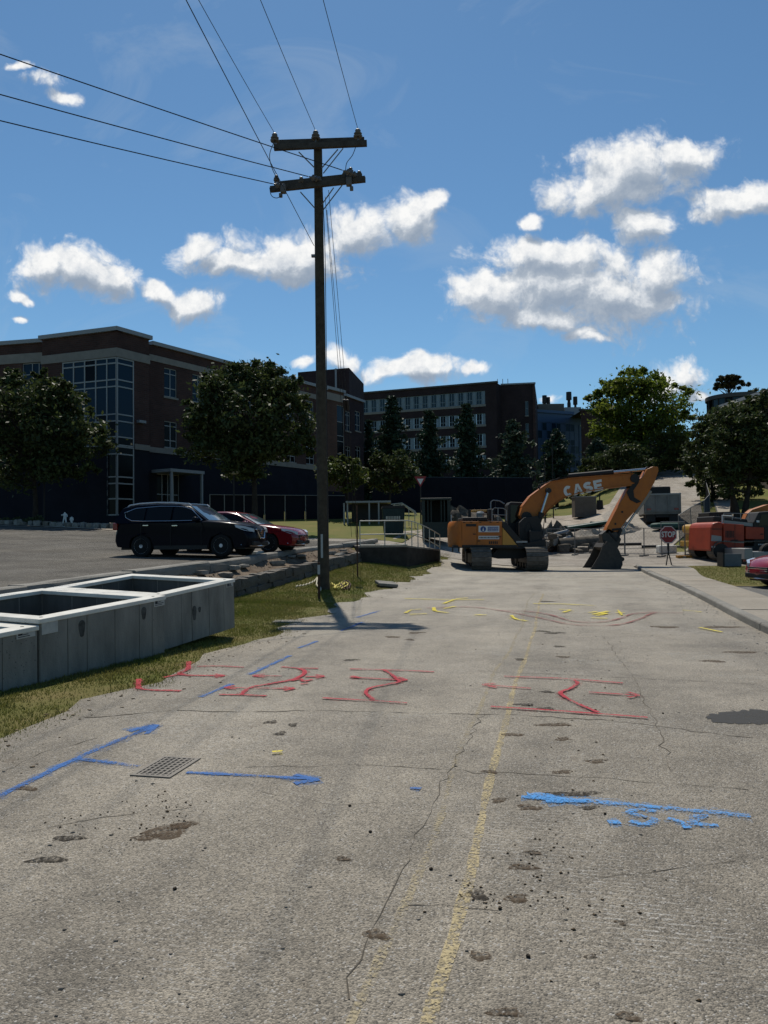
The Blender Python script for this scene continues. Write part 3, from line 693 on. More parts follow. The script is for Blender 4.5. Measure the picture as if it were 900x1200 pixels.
# drain grate let into the left lane
mat('grate_iron', (.20,.178,.145), .7, .3, var=(.16,.14,.12), vs=30)
mat('pit_black', (.055,.05,.044), .9, .1)
gp = [seen_on_ground(px, py) for px, py in ((160,908),(206,911),(229,891),(184,888.5))]
gc = sum(gp, Vector())/4; ux = ((gp[1]-gp[0])+(gp[2]-gp[3])).normalized(); gl = ((gp[1]-gp[0]).length+(gp[2]-gp[3]).length)/2; gw = .46
grate = thing('drain_grate', 'rectangular iron drain grate set into the left lane between blue lines', 'drain grate', (gc.x, gc.y, 0.0), math.atan2(ux.y, ux.x))
mb = MB(); mb.box((-gl/2,-gw/2,.001),(gl/2,gw/2,.003)); mb.build('drain_pit', 'pit_black', grate)
mb = MB()
for a, b in (((-gl/2,-gw/2),(gl/2,-gw/2+.03)), ((-gl/2,gw/2-.03),(gl/2,gw/2)), ((-gl/2,-gw/2+.031),(-gl/2+.03,gw/2-.031)), ((gl/2-.03,-gw/2+.031),(gl/2,gw/2-.031))): mb.box((*a,.002),(*b,.009))
mb.build('frame', 'grate_iron', grate)
nb = 6
for i in range(nb):
    x = -gl/2+.03+(gl-.06)*(i+.5)/nb; o = MB().box((x-.008,-gw/2+.031,.003),(x+.008,gw/2-.031,.008)).build('bar', 'grate_iron', grate)
for i in range(8):
    y = -gw/2+.03+(gw-.06)*(i+.5)/8; o = MB().box((-gl/2+.031,y-.007,.003),(gl/2-.031,y+.007,.0065)).build('cross_bar', 'grate_iron', grate)
# ------------------------------------------------------------------ precast concrete boxes on the verge
mat('precast_shaded', (.10,.10,.092), .8, .2, var=(.06,.06,.055), vs=2, st=(1.6,1.6,.4))  # same concrete for the inner faces, with the interior shade put into its colour
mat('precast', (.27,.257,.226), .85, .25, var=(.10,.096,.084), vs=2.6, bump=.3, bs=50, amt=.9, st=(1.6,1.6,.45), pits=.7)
mat('precast_rim', (.66,.64,.58), .85, .25, var=(.50,.48,.43), vs=3, bump=.2, bs=40)
mat('stain', (.035,.035,.032), .9, .1, var=(.09,.09,.085), vs=12)
mat('paper', (.42,.41,.38), .8, .2, var=(.30,.30,.28), vs=9)
mat('ink', (.03,.03,.035), .8, .2)
def vault(A, B, depth, hgt, zA, zB, label, marks):
    """open concrete box; A -> B is its front bottom edge"""
    d = (B-A); L = d.length; rz = math.atan2(d.y, d.x)
    o = thing('concrete_box', label, 'concrete box', (A.x, A.y, zA), rz, 'precast concrete boxes on the verge'); o.rotation_euler = (R(1.8), -math.atan2(zB-zA, L), rz)
    T = .17
    # each wall is cast in boards: panels with recessed joints
    def wall_panels(p0, p1, nrm, joints, name='panel'):
        u = Vector(p1)-Vector(p0); l = u.length; u.normalize(); nr = Vector(nrm)
        for a, b in zip(joints, joints[1:]):
            q0 = Vector(p0)+u*(a*l+.004); q1 = Vector(p0)+u*(b*l-.004); k = random.uniform(0, .005)
            mb = MB(); vs = []
            for z in (0, hgt-.055):
                for (q, e) in ((q0,k),(q1,k),(q1,-.03),(q0,-.03)): w = q+nr*e; vs.append((w.x, w.y, z))
            mb.add(vs, [(0,3,2,1),(4,5,6,7),(0,1,5,4),(1,2,6,5),(2,3,7,6),(3,0,4,7)]); mb.build(name, 'precast_shaded' if name == 'inner_panel' else 'precast', o, bevel=.004, seg=1)
    def core():
        mb = MB(); x0, x1, y0, y1 = .028, L-.028, .028, depth-.028; z0, z1 = .003, hgt-.06; i0, i1, j0, j1 = T, L-T, T, depth-T
        mb.box((x0,y0,z0),(x1,j0,z1)); mb.box((x0,j1,z0),(x1,y1,z1)); mb.box((x0,j0,z0),(i0,j1,z1)); mb.box((i1,j0,z0),(x1,j1,z1)); mb.box((i0,j0,z0),(i1,j1,.10))
        return mb.build('core', 'precast', o)
    core()
    J = [0]+sorted(marks['joints'])+[1]
    wall_panels((0,0,0),(L,0,0),(0,-1,0),J); wall_panels((L,0,0),(L,depth,0),(1,0,0),[0,.3,.62,1]); wall_panels((0,depth,0),(0,0,0),(-1,0,0),[0,.35,.7,1]); wall_panels((L,depth,0),(0,depth,0),(0,1,0),[0,.25,.5,.75,1])
    # inner faces
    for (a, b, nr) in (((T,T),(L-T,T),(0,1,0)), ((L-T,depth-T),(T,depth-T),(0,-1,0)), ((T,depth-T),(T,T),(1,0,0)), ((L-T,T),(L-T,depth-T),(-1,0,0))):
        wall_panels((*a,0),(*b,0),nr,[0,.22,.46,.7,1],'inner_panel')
    mb = MB(); z0, z1 = hgt-.054, hgt; r = .015; Ti = T+.03
    mb.box((-r,-r,z0),(L+r,Ti,z1)); mb.box((-r,depth-Ti,z0),(L+r,depth+r,z1)); mb.box((-r,Ti,z0),(Ti,depth-Ti,z1)); mb.box((L-Ti,Ti,z0),(L+r,depth-Ti,z1))
    mb.build('rim', 'precast_rim', o, bevel=.008)
    for (u, z, w, hh) in marks.get('stains', ()):
        x = u*L; pts = [(x+math.cos(a)*w*(1+.2*math.sin(3*a)), z*hgt+math.sin(a)*hh*(1+.15*math.cos(2*a))) for a in [6.283*i/14 for i in range(14)]]
        MB().prism(pts, -.0085, .002).build('lifting_pocket', 'stain', o)
    for (u, z, w, hh, kind) in marks.get('papers', ()):
        x = u*L; MB().box((x-w/2,-.0095,z*hgt-hh/2),(x+w/2,.001,z*hgt+hh/2)).build('paper_tag', 'paper', o)
        if kind:
            mb = MB()
            for i in range(4):
                zz = z*hgt+hh*(.3-.2*i); mb.box((x-w*.42,-.0112,zz-.004),(x+w*random.uniform(.1,.42),-.009,zz+.004))
            mb.box((x-w*.42,-.0115,z*hgt-.012),(x-w*.2,-.009,z*hgt+.03)); mb.build('tag_print', 'ink', o)
    for x in (.12, L-.12): MB().cyl((x,.10,hgt-.002),(x,.10,hgt+.002),.022,n=10).build('lifting_hole', 'stain', o)
    return o
BD = 2.25
def box_pt(px, Y): p = at(px, 700, Y); return Vector((p.x, p.y, 0))
a0, a1, a2 = box_pt(47, 8.78), box_pt(193, 10.85), box_pt(280, 12.55)
dirv = (a1-a0).normalized()
vault(a0, a1, BD, .80, -.075, .02, 'middle concrete box of the three, with paper tags and a dark lifting pocket', {'joints': [.19,.33,.55,.76,.88], 'stains': [(.29,.74,.05,.12),(.80,.77,.045,.10)], 'papers': [(.065,.87,.24,.16,False),(.945,.90,.22,.10,True)]})
stepv = Vector((dirv.y*-1, dirv.x, 0))*.13
vault(a1+(a2-a1).normalized()*.05+stepv, a2+stepv*.9+(a2-a1).normalized()*.06, BD-.12, .80, .02, .15, 'farthest concrete box of the three, on the grass nearest to the utility pole', {'joints': [.27,.40,.63,.84], 'stains': [(.43,.52,.045,.13),(.50,.56,.03,.05)], 'papers': [(.93,.90,.18,.06,True)]})
b1 = a0 - dirv*.03 + Vector((.0,.0,0)); b0 = b1 - dirv*2.4
vault(b0, b1, BD, .74, -.18, -.085, 'nearest concrete box, cut off by the left edge of the picture', {'joints': [.3,.55,.80], 'stains': [(.68,.66,.045,.12)], 'papers': [(.93,.92,.26,.10,True)]})
# ------------------------------------------------------------------ utility pole
mat('pole_wood', (.075,.062,.045), .9, .15, var=(.042,.034,.026), vs=6, bump=.8, bs=30)
mat('arm_wood', (.085,.075,.066), .9, .15, var=(.045,.038,.034), vs=4, bump=.6, bs=30)
mat('porcelain', (.10,.085,.075), .45, .5)
mat('galvanised', (.16,.165,.17), .5, .5, metal=.6)
mat('wire_black', (.012,.012,.013), .6, .3)
mat('tag_white', (.35,.36,.35), .6, .3)
PY = 22.0; pb = at(379.5, 690, PY); pz = h(pb.x, pb.y); pt = at(372.5, 168, PY+.05)
pole = thing('utility_pole', 'tall dark wooden utility pole with two crossarms on the grass verge', 'utility pole', (pb.x, pb.y, pz-.05))
O = Vector(pole.location)
def L_(px, py, Y=PY): return at(px, py, Y) - O
top = pt - O
mb = MB(); mb.tube([top*k for k in (0,.02,.25,.5,.75,1)], [.185,.168,.158,.146,.134,.122], 18); mb.build('shaft', 'pole_wood', pole, smooth=True)
def arm(p0, p1, yoff):
    d = (p1-p0); l = d.length; rz = math.atan2(d.y, d.x); el = math.asin(d.z/l)
    a = MB().box((0,-.06,-.08),(l,.06,.08)).build('crossarm', 'arm_wood', pole, bevel=.008); a.location = p0+Vector((0,yoff,0)); a.rotation_euler = (0,-el,rz); return a
ua0, ua1 = L_(321,173,PY-.2), L_(430,168,PY-.2); arm(ua0, ua1, 0)
arm(L_(324,168,PY+.26), L_(427,164.5,PY+.26), 0)
la0, la1 = L_(317,222,PY-.1), L_(428,210,PY-.62); arm(la0, la1, 0)
arm(L_(322,217,PY+.34), L_(424,206,PY-.18), 0)
def brace(a, b): MB().tube([a, b], .017, 6).build('brace', 'galvanised', pole)
for ax, ay, bx, by, Y in ((350,178,369,197,PY-.27),(396,175,377,197,PY-.27),(402,174,379,203,PY+.33),(352,225,369,244,PY-.2),(391,220,377,240,PY-.45),(401,217,378,247,PY-.1)): brace(L_(ax,ay,Y), L_(bx,by,PY-.14 if Y < PY else PY+.14))
def pin(p, s=1.0):
    q = [(.02,-.10),(.02,0),(.085,.0),(.095,.03),(.06,.05),(.075,.06),(.085,.09),(.05,.11),(.055,.13),(.06,.16),(.04,.19),(0,.2)]
    o = MB().lathe([(r*s*1.12, z*s) for r, z in q], 14).build('insulator', 'porcelain', pole, smooth=True, angle=50); o.location = p; return o
pins = [L_(322,166,PY-.2), L_(370,163,PY-.05), L_(419.5,161,PY-.2)]
for p in pins: pin(p, 1.25)
def dead(p, d, n=3):
    """string of bell insulators pulled along d"""
    d = Vector(d).normalized(); prof = [(.012,-.06),(.02,0)]
    for k in range(n): z = .03+k*.11; prof += [(.025,z),(.085,z+.02),(.09,z+.035),(.035,z+.07)]
    prof += [(.015,.03+n*.11+.06)]
    o = MB().lathe(prof, 12).build('insulator', 'porcelain', pole, smooth=True, angle=50); o.location = p; o.rotation_euler = d.to_track_quat('Z','Y').to_euler(); return o
wl_t = [at(-40, 128-3, 15.6), at(-40, 96-3, 15.6), at(-40, 46-3, 15.6)]
dl = [L_(334,219,PY-.15), L_(376,211,PY-.35), L_(417,205,PY-.62)]
for p, t in zip(dl, wl_t): dead(p, (t-O)-p)
for px, py in ((324,212),(411,203),(421,207),(404,207),(353,214)): pin(L_(px, py, PY-.05), .85)
MB().cbox(L_(332,222,PY-.3),(.16,.16,.22)).cbox(L_(329,229,PY-.3),(.10,.09,.12)).build('cutout_switch', 'porcelain', pole, bevel=.02)
MB().cbox(L_(409,213,PY-.6),(.16,.16,.24)).cbox(L_(412,221,PY-.6),(.10,.09,.12)).build('cutout_switch', 'porcelain', pole, bevel=.02)
def jumper(pts): MB().tube(catmull(pts, 6), .011, 5).build('jumper_wire', 'wire_black', pole)
jumper([L_(322,164,PY-.3), L_(316,182,PY-.45), L_(320,200,PY-.4), L_(331,219,PY-.35)])
jumper([L_(417,172,PY-.3), L_(413,182,PY-.4), L_(406,192,PY-.5), L_(405,207,PY-.65)])
jumper([L_(316,220,PY-.2), L_(318,229,PY-.3), L_(324,232,PY-.35), L_(331,229,PY-.35)])
jumper([L_(378,225,PY-.15), L_(381,300,PY-.15), L_(383,480,PY-.15), L_(384,640,PY-.17)])
MB().cbox(L_(367,300,PY-.2),(.10,.12,.06)).build('pole_step', 'galvanised', pole)
MB().box((-.06,-.192,.95),(.0,-.172,1.62)).build('warning_plate', 'tag_white', pole)
# line wires: each one hangs between the pole and a pole out of sight
def wire(name, label, a, b, sag, group, r=.011):
    pts = [a + (b-a)*u - Vector((0,0,sag*4*u*(1-u))) for u in [i/24 for i in range(25)]]
    o = MB().tube([p-a for p in pts], r, 5).build(name, 'wire_black'); o.location = a; return tag(o, label, 'power line', group)
g_ = 'wires from the utility pole'
for p, px, lab in zip(pins, (242,312,383), ('overhead wire from the left pin of the upper crossarm','overhead wire from the pole top pin between the outer two','overhead wire from the right pin of the upper crossarm')):
    a = O+p+Vector((0,0,.24)); q = at(px, 0, 0.743*PY); d = q-a; wire('power_line', lab, a, a+d*8.0+Vector((0,0,2.0)), 1.3, g_, .008)
a = O+L_(368,288,PY-.16); q = at(222,0,12.2); wire('power_line', 'lowest overhead wire, tied to the pole below both crossarms', a, a+(q-a)*4.2, .15, g_, .009)
for p, t, lab in zip(dl, wl_t, ('lowest of the three wires running off left from the lower crossarm','middle of the three wires running off left from the lower crossarm','uppermost of the three wires running off left to the sky edge')):
    a = O+p+((t-O)-p).normalized()*.45; d = t-a; wire('power_line', lab, a, a+d*5.0+Vector((0,0,1.0)), .5, g_, .013)
# three guy wires going down behind the pole, with strain insulators
for i, (tp, an, lab) in enumerate(((L_(381,230,PY+.1), at(412,618,31), 'left thin guy wire coming down behind the utility pole'), (L_(383,246,PY+.1), at(417,618,31.5), 'middle thin guy wire behind the utility pole, with a strain insulator'), (L_(385,222,PY+.1), at(420,618,31), 'right thin guy wire behind the utility pole, with a strain insulator'))):
    a = O+tp; o = thing('guy_wire', lab, 'guy wire', an, 0, 'guy wires of the utility pole')
    MB().tube([(0,0,-.4), a-an], .008, 5).build('cable', 'wire_black', o)
    if i:
        u = .5 - .03*i; c = (a-an)*u; d = (a-an).normalized(); MB().tube([c-d*.22, c-d*.20, c+d*.20, c+d*.22], [.02,.06,.06,.02], 8).build('strain_insulator', 'wire_black', o, smooth=True)
# things lying round the pole foot
mat('stake_wood', (.09,.05,.035), .9, .2, var=(.05,.03,.02), vs=6)
mat('rope_yellow', (.50,.42,.10), .8, .2); mat('rope_pale', (.42,.38,.28), .8, .2)
sp = seen_on_ground(374, 702); o = thing('marker_stake', 'short reddish brown stake standing right beside the utility pole', 'stake', sp)
MB().box((-.03,-.02,-.05),(.03,.02,.92)).build('stake', 'stake_wood', o, bevel=.004); MB().box((-.032,-.026,.62),(.032,-.021,.86)).build('sticker', 'tag_white', o)
def rope(label, pts, r, m, cat='rope'):
    P_ = [seen_on_ground(a, b) for a, b in pts]; c = P_[0]; o = MB().tube([p-c+Vector((0,0,r+.03+.03*(i%2))) for i, p in enumerate(catmull(P_, 6))], r, 6).build('rope', m, None, smooth=True); o.location = c; return tag(o, label, cat, 'ropes round the pole foot')
rope('tangled bright yellow rope on the grass at the foot of the utility pole', [(388,686),(394,690),(390,692),(398,690),(404,686),(396,688),(392,691),(400,692),(408,687),(402,685),(394,689)], .018, 'rope_yellow')
rope('pale rope trailing to the left from the foot of the utility pole', [(347,690),(358,688),(368,684),(372,680),(371,688),(376,693),(373,697)], .022, 'rope_pale')
rope('brown coil of hose on the grass right of the pole', [(404,684),(410,690),(404,693),(399,688),(406,683),(411,688),(403,691),(400,685)], .016, 'stake_wood', 'hose')
c = seen_on_ground(453, 688); o = thing('inlet_cover', 'dark stone inlet cover tilted on the grass near the kerb side of the road', 'drain cover', c, .3)
MB().cbox((0,0,.10),(.62,.5,.09),(R(8),R(6),0)).build('slab', 'kerb_concrete', o, bevel=.02); MB().box((-.27,-.2,-.02),(.27,.2,.055)).build('throat', 'pit_black', o)
o = MB().cbox((0,0,-.026),(.55,.4,.06)).build('valve_cover', 'kerb_concrete', bevel=.01); c = seen_on_ground(337, 728); o.location = c; tag(o, 'small square pale valve cover set in the grass of the verge', 'valve cover')
# ------------------------------------------------------------------ loading platform with handrail
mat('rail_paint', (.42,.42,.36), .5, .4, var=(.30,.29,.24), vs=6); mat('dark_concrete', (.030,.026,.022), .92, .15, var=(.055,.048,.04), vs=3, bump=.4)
A, B, Cc = at(421,640,32.2), at(477,641,32.4), at(515,642,36.0)
zb = at(450,641.5,32.2).z
pf = thing('loading_platform', 'dark concrete platform with a ramp down to the side street', 'platform', (A.x, A.y, zb))
def P2(v): return Vector((v.x-A.x, v.y-A.y, 0))
Bl, Cl = P2(B), P2(Cc); back = Vector((-.6,4.2,0))
vs = [Vector((0,0,0)), Bl, Cl+Vector((0,0,-.25)), Cl+Vector((-1.2,1.6,-.2)), back+Vector((0,.3,0))]
lo = [v+Vector((0,0,-1.4)) for v in vs]; n = 5
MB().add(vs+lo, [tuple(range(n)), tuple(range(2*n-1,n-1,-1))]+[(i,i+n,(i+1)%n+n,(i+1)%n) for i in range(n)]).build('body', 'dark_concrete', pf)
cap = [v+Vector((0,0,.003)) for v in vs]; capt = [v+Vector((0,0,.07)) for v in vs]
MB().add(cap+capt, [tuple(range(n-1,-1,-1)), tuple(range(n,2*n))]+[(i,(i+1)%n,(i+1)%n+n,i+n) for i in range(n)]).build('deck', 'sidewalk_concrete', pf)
hr = thing('handrail', 'cream painted pipe handrail curving down along the loading platform', 'handrail', (A.x, A.y, zb+.07))
H1, H2 = 1.05, .48
def curve_pt(u):
    if u <= 1: return Bl*u + Vector((.03,.12,0))
    w = u-1; return Bl + (Cl-Bl)*w + Vector((.03,.12,0)) + Vector((0,0,-.52*w**1.6 - .1*w))
for hh, nm in ((H1,'top_rail'),(H2,'middle_rail'),(0.03,'bottom_rail')):
    us = [0,.25,.5,.75,1]+[1+k/10 for k in range(1,11)]
    if nm == 'bottom_rail': us = us[:5]
    MB().tube([curve_pt(u)+Vector((0,0,hh)) for u in us], .024, 8).build(nm, 'rail_paint', hr, smooth=True)
for u in (0,.52,.95,1.12,1.30,1.48,1.66,1.83,2.0):
    p = curve_pt(u); MB().tube([p+Vector((0,0,-.02 if u<=1 else -.35)), p+Vector((0,0,H1))], .022, 8).build('post', 'rail_paint', hr, smooth=True)
p0 = seen_on_ground(419, 676); o = thing('sign_post', 'thin rusty post without a sign standing before the platform rail', 'post', p0)
MB().box((-.025,-.02,-.1),(.025,.02,at(418,592,p0.y).z-p0.z)).build('post', 'stake_wood', o)
for k in range(5): MB().cyl((0,-.021,.5+k*.4),(0,-.024,.5+k*.4),.008,n=6).build('bolt_hole', 'pit_black', o)
# ------------------------------------------------------------------ cars
mat('paint_black_blue', (.002,.003,.008), .3, .06, coat=.10)
mat('paint_car_red', (.18,.007,.012), .25, .3, coat=.6)
mat('paint_wine_red', (.22,.008,.016), .25, .3, coat=.6)
mat('car_glass', (.006,.007,.008), .1, .2)
mat('windscreen', (.05,.075,.085), .1, .9, coat=.6)  # paler than the other glass: reflected sky put into the base colour
mat('tyre', (.014,.014,.014), .85, .2, bump=.3, bs=80)
mat('alloy', (.60,.60,.61), .35, .5, metal=.1)
mat('chrome', (.55,.55,.56), .15, .5, metal=1.0)
mat('trim_black', (.012,.012,.013), .5, .3)
mat('headlight', (.45,.47,.48), .12, .7, coat=1.0)
mat('tail_red', (.20,.01,.01), .2, .5)
mat('plate', (.5,.5,.48), .5, .3)
def flat(o):
    for p_ in o.data.polygons:
        if len(p_.vertices) > 6: p_.use_smooth = False
    return o
def car(name, label, kind, loc, rz, body, group, p):
    """x forward, y left, origin on the ground under the middle of the car"""
    o = thing(name, label, kind, loc, rz, group); W = p['w']/2; WB = p['wb']; wr = p['wr']; xf = p['xf']; xr = xf - WB
    low, cab = p['low'], p['cab']; x0 = min(q[0] for q in low); x1 = max(q[0] for q in low)
    def half(x, z):                                   # plan shape: narrower at nose and tail
        u = max(0, (x-(x1-.75))/.75); v = max(0, ((x0+.6)-x)/.6); k = W*(1-.20*u**2.2-.12*v**2.2)
        if z < .45: k -= .06*(.45-z)/.3
        return k - .035*max(0, z-.72)
    pl = []                                            # lower body outline with wheel arches cut out
    def arch(cx): return [(cx+(wr+.055)*math.cos(a), wr+(wr+.055)*math.sin(a)) for a in [R(205-230*i/14) for i in range(15)]]
    pl = low[:]
    bot = p['sill']; ar = [q for q in arch(xr) if q[1] > bot-.01]; af = [q for q in arch(xf) if q[1] > bot-.01]
    poly = [(x0+.1, bot+.06)] + ar + af + [(x1-.12, bot+.02)] + pl
    cx = sum(q[0] for q in poly)/len(poly); cz = .62; rings = [(-1,.94,.05),(-.97,.985,.02),(-.90,1,0),(-.45,1,0),(0,1,0),(.45,1,0),(.90,1,0),(.97,.985,.02),(1,.94,.05)]
    vs = []; fs = []; n = len(poly)
    for (v, k, ins) in rings:
        for (x, z) in poly:
            zz = z - (ins if z > .68 else 0) + (.03*(1-v*v) if z > .68 else 0); xx = x - math.copysign(ins*.9, x) if (x > x1-.2 or x < x0+.2) else x
            bow = (1-abs(v)**2.5)*0; nose = -.13*abs(v)**3 if x > x1-.45 else (.08*abs(v)**3 if x < x0+.4 else 0)
            vs.append((xx+nose, v*half(x, z), zz))
    for r in range(len(rings)-1):
        for i in range(n): fs.append((r*n+i, r*n+(i+1)%n, (r+1)*n+(i+1)%n, (r+1)*n+i))
    fs += [tuple(range(n-1,-1,-1)), tuple((len(rings)-1)*n+i for i in range(n))]
    flat(MB().add(vs, fs).build('body', body, o, smooth=True, angle=32))
    MB().box((x0+.25,-W+.22,bot-.03),(x1-.25,W-.22,.66)).build('underbody', 'trim_black', o)
    # cabin: same idea, leaning in towards the roof
    zt = max(q[1] for q in cab); zb = min(q[1] for q in cab); lean = p.get('lean', .20); Wc = half(0, zb) - .01
    def cy(x, z): 
        u = (z-zb)/(zt-zb); fr = max(0, (x-(max(q[0] for q in cab)-1.0))/1.0)
        return Wc - lean*u**1.15 - .06*fr
    cr = [(-1,.03),(-.93,.008),(-.8,0),(-.4,0),(0,0),(.4,0),(.8,0),(.93,.008),(1,.03)]; n = len(cab); vs = []; fs = []
    for (v, ins) in cr:
        for (x, z) in cab: vs.append((x + (-.10*abs(v)**2.5 if x > .3 and z < zt-.02 else 0), v*cy(x, z), z - (ins if z > zt-.25 else 0) + .025*(1-v*v)*(z > zt-.1)))
    for r in range(len(cr)-1):
        for i in range(n): fs.append((r*n+i, r*n+(i+1)%n, (r+1)*n+(i+1)%n, (r+1)*n+i))
    fs += [tuple(range(n-1,-1,-1)), tuple((len(cr)-1)*n+i for i in range(n))]
    flat(MB().add(vs, fs).build('cabin', body, o, smooth=True, angle=32))
    def side(nm, poly2, m, off=.008, thick=.012):
        for sg in (-1, 1):
            f = cy if poly2[0][1] >= zb-.02 else (lambda x, z: half(x, z))
            a = [(x, sg*(f(x, z)+off), z) for x, z in poly2]; b = [(x, sg*(f(x, z)+off-thick-.02), z) for x, z in poly2]; k = len(a)
            MB().add(a+b, [tuple(range(k)), tuple(range(2*k-1,k-1,-1))]+[(i,i+k,(i+1)%k+k,(i+1)%k) for i in range(k)]).build(nm, m, o)
    for w in p['windows']: side('side_window', w, 'car_glass')
    for (pts, m, rad) in p.get('side_tubes', ()):
        for sg in (-1, 1): MB().tube([(x, sg*(cy(x, z)+.014), z) for x, z in pts], rad, 6).build('window_trim', m, o, smooth=True)
    def glass(nm, a, b, m):                           # windscreen between two outline points
        vs = []; fs = []; dn = Vector((b[0]-a[0], 0, b[1]-a[1])).normalized(); nr = Vector((-dn.z, 0, dn.x)); nr = nr if nr.z > 0 else -nr
        cols = 9
        for (x, z) in (a, b):
            for k in range(cols):
                v = -.9+1.8*k/(cols-1); q = Vector((x + (-.10*abs(v)**2.5 if x > .3 and z < zt-.02 else 0), v*cy(x, z), z + .0*(1-v*v))) + nr*.012; vs.append(q)
        m2 = [q - nr*.03 for q in vs]; N_ = len(vs)
        for k in range(cols-1): fs += [(k, k+1, cols+k+1, cols+k), (N_+k, N_+cols+k, N_+cols+k+1, N_+k+1)]
        fs += [(0, cols, N_+cols, N_), (cols-1, N_+cols-1, N_+2*cols-1, 2*cols-1)] + [(k, N_+k, N_+k+1, k+1) for k in range(cols-1)] + [(cols+k, cols+k+1, N_+cols+k+1, N_+cols+k) for k in range(cols-1)]
        MB().add(vs+m2, fs).build(nm, m, o, smooth=True)
    glass('windscreen', *p['ws'], 'windscreen'); glass('rear_window', *p['rw'], 'car_glass')
    for (x, z, l) in p['handles']:
        for sg in (-1, 1): MB().box((x-l/2, sg*(half(x,z)+.012)-.014, z-.018),(x+l/2, sg*(half(x,z)+.012)+.014, z+.018)).build('door_handle', p.get('hm','chrome'), o, bevel=.006)
    for x in p['seams']:
        for sg in (-1, 1): MB().box((x-.006, sg*half(x,.6)-.012, bot+.08),(x+.006, sg*half(x,.6)+.003, zb-.01)).build('door_seam', 'trim_black', o)
    MB().box((xr+wr+.1,-W+.01,bot-.02),(xf-wr-.1,-W+.05,bot+.10)).build('sill', 'trim_black', o); MB().box((xr+wr+.1,W-.05,bot-.02),(xf-wr-.1,W-.01,bot+.10)).build('sill', 'trim_black', o)
    for sg in (-1, 1):                                # mirrors, lamps
        mx, mz = p['mirror']; MB().cbox((mx, sg*(cy(mx, zb+.05)+.13), mz),(.16,.24,.15)).build('mirror', body, o, smooth=True, bevel=.05, seg=3)
        MB().cbox((mx, sg*(cy(mx, zb+.05)+.02), mz-.05),(.07,.10,.04)).build('mirror_arm', 'trim_black', o)
        hx, hz = p['lamp']; yb = half(hx, hz); a = [(hx+.16, sg*yb*.60, hz+.02),(hx-.02, sg*(yb-.02), hz+.10),(hx-.30, sg*(half(hx-.3,hz)+.004), hz+.15),(hx-.26, sg*(half(hx-.26,hz)+.006), hz+.07),(hx-.02, sg*(yb+.01), hz-.03),(hx+.17, sg*yb*.62, hz-.08)]
        b = [(x-.06, y*.92, z) for x, y, z in a]; k = 6
        MB().add(a+b, [tuple(range(k)), tuple(range(2*k-1,k-1,-1))]+[(i,i+k,(i+1)%k+k,(i+1)%k) for i in range(k)]).build('headlight', 'headlight', o, smooth=True)
        tx, tz = p['tail']; MB().cbox((tx, sg*(half(tx,tz)-.10), tz),(.16,.26,.22)).build('tail_light', 'tail_red', o, bevel=.03)
    gx, gz, gw, gh = p['grille']
    MB().box((gx-.10,-gw/2,gz-gh/2),(gx+.012,gw/2,gz+gh/2)).build('grille', 'trim_black', o, bevel=.01)
    if p.get('vgrille'):
        MB().tube([(gx-.02,-gw/2,gz+gh/2),(gx+.03,-gw*.24,gz-gh/2),(gx+.035,gw*.24,gz-gh/2),(gx-.02,gw/2,gz+gh/2)], .026, 8).build('grille_trim', 'chrome', o, smooth=True)
        MB().lathe([(.0,gx+.03),(.075,gx+.03),(.08,gx+.022),(.06,gx+.01)],18,(0,0,gz+.05),'x').box((gx+.026,-.10,gz+.035),(gx+.036,.10,gz+.065)).build('emblem', 'chrome', o)
        for i in range(3): MB().box((gx+.0,-gw*.4,gz-gh*.25+i*gh*.25),(gx+.018,gw*.4,gz-gh*.25+i*gh*.25+.012)).build('grille_bar', 'chrome', o)
    else:
        for i in range(2): MB().box((gx-.02,-gw/2,gz-gh*.2+i*gh*.35),(gx+.022,gw/2,gz-gh*.2+i*gh*.35+.014)).build('grille_bar', 'chrome', o)
    MB().box((x1-.16,-W*.62,bot+.07),(x1-.015,W*.62,bot+.20)).build('lower_intake', 'trim_black', o, bevel=.02)
    MB().tube([(x1-.35,-W*.86,bot+.10),(x1-.07,-W*.55,bot+.06),(x1-.03,0,bot+.06),(x1-.07,W*.55,bot+.06),(x1-.35,W*.86,bot+.10)], .016, 6).build('bumper_strip', 'chrome', o, smooth=True)
    MB().cbox((x0-.005,0,p['tail'][1]-.16),(.03,.36,.14)).build('number_plate', 'plate', o)
    if p.get('rails'):
        for sg in (-1, 1): MB().tube([(x, sg*(cy(x, zt)-.05), zz) for x, zz in p['rails']], .024, 6).build('roof_rail', 'alloy', o, smooth=True)
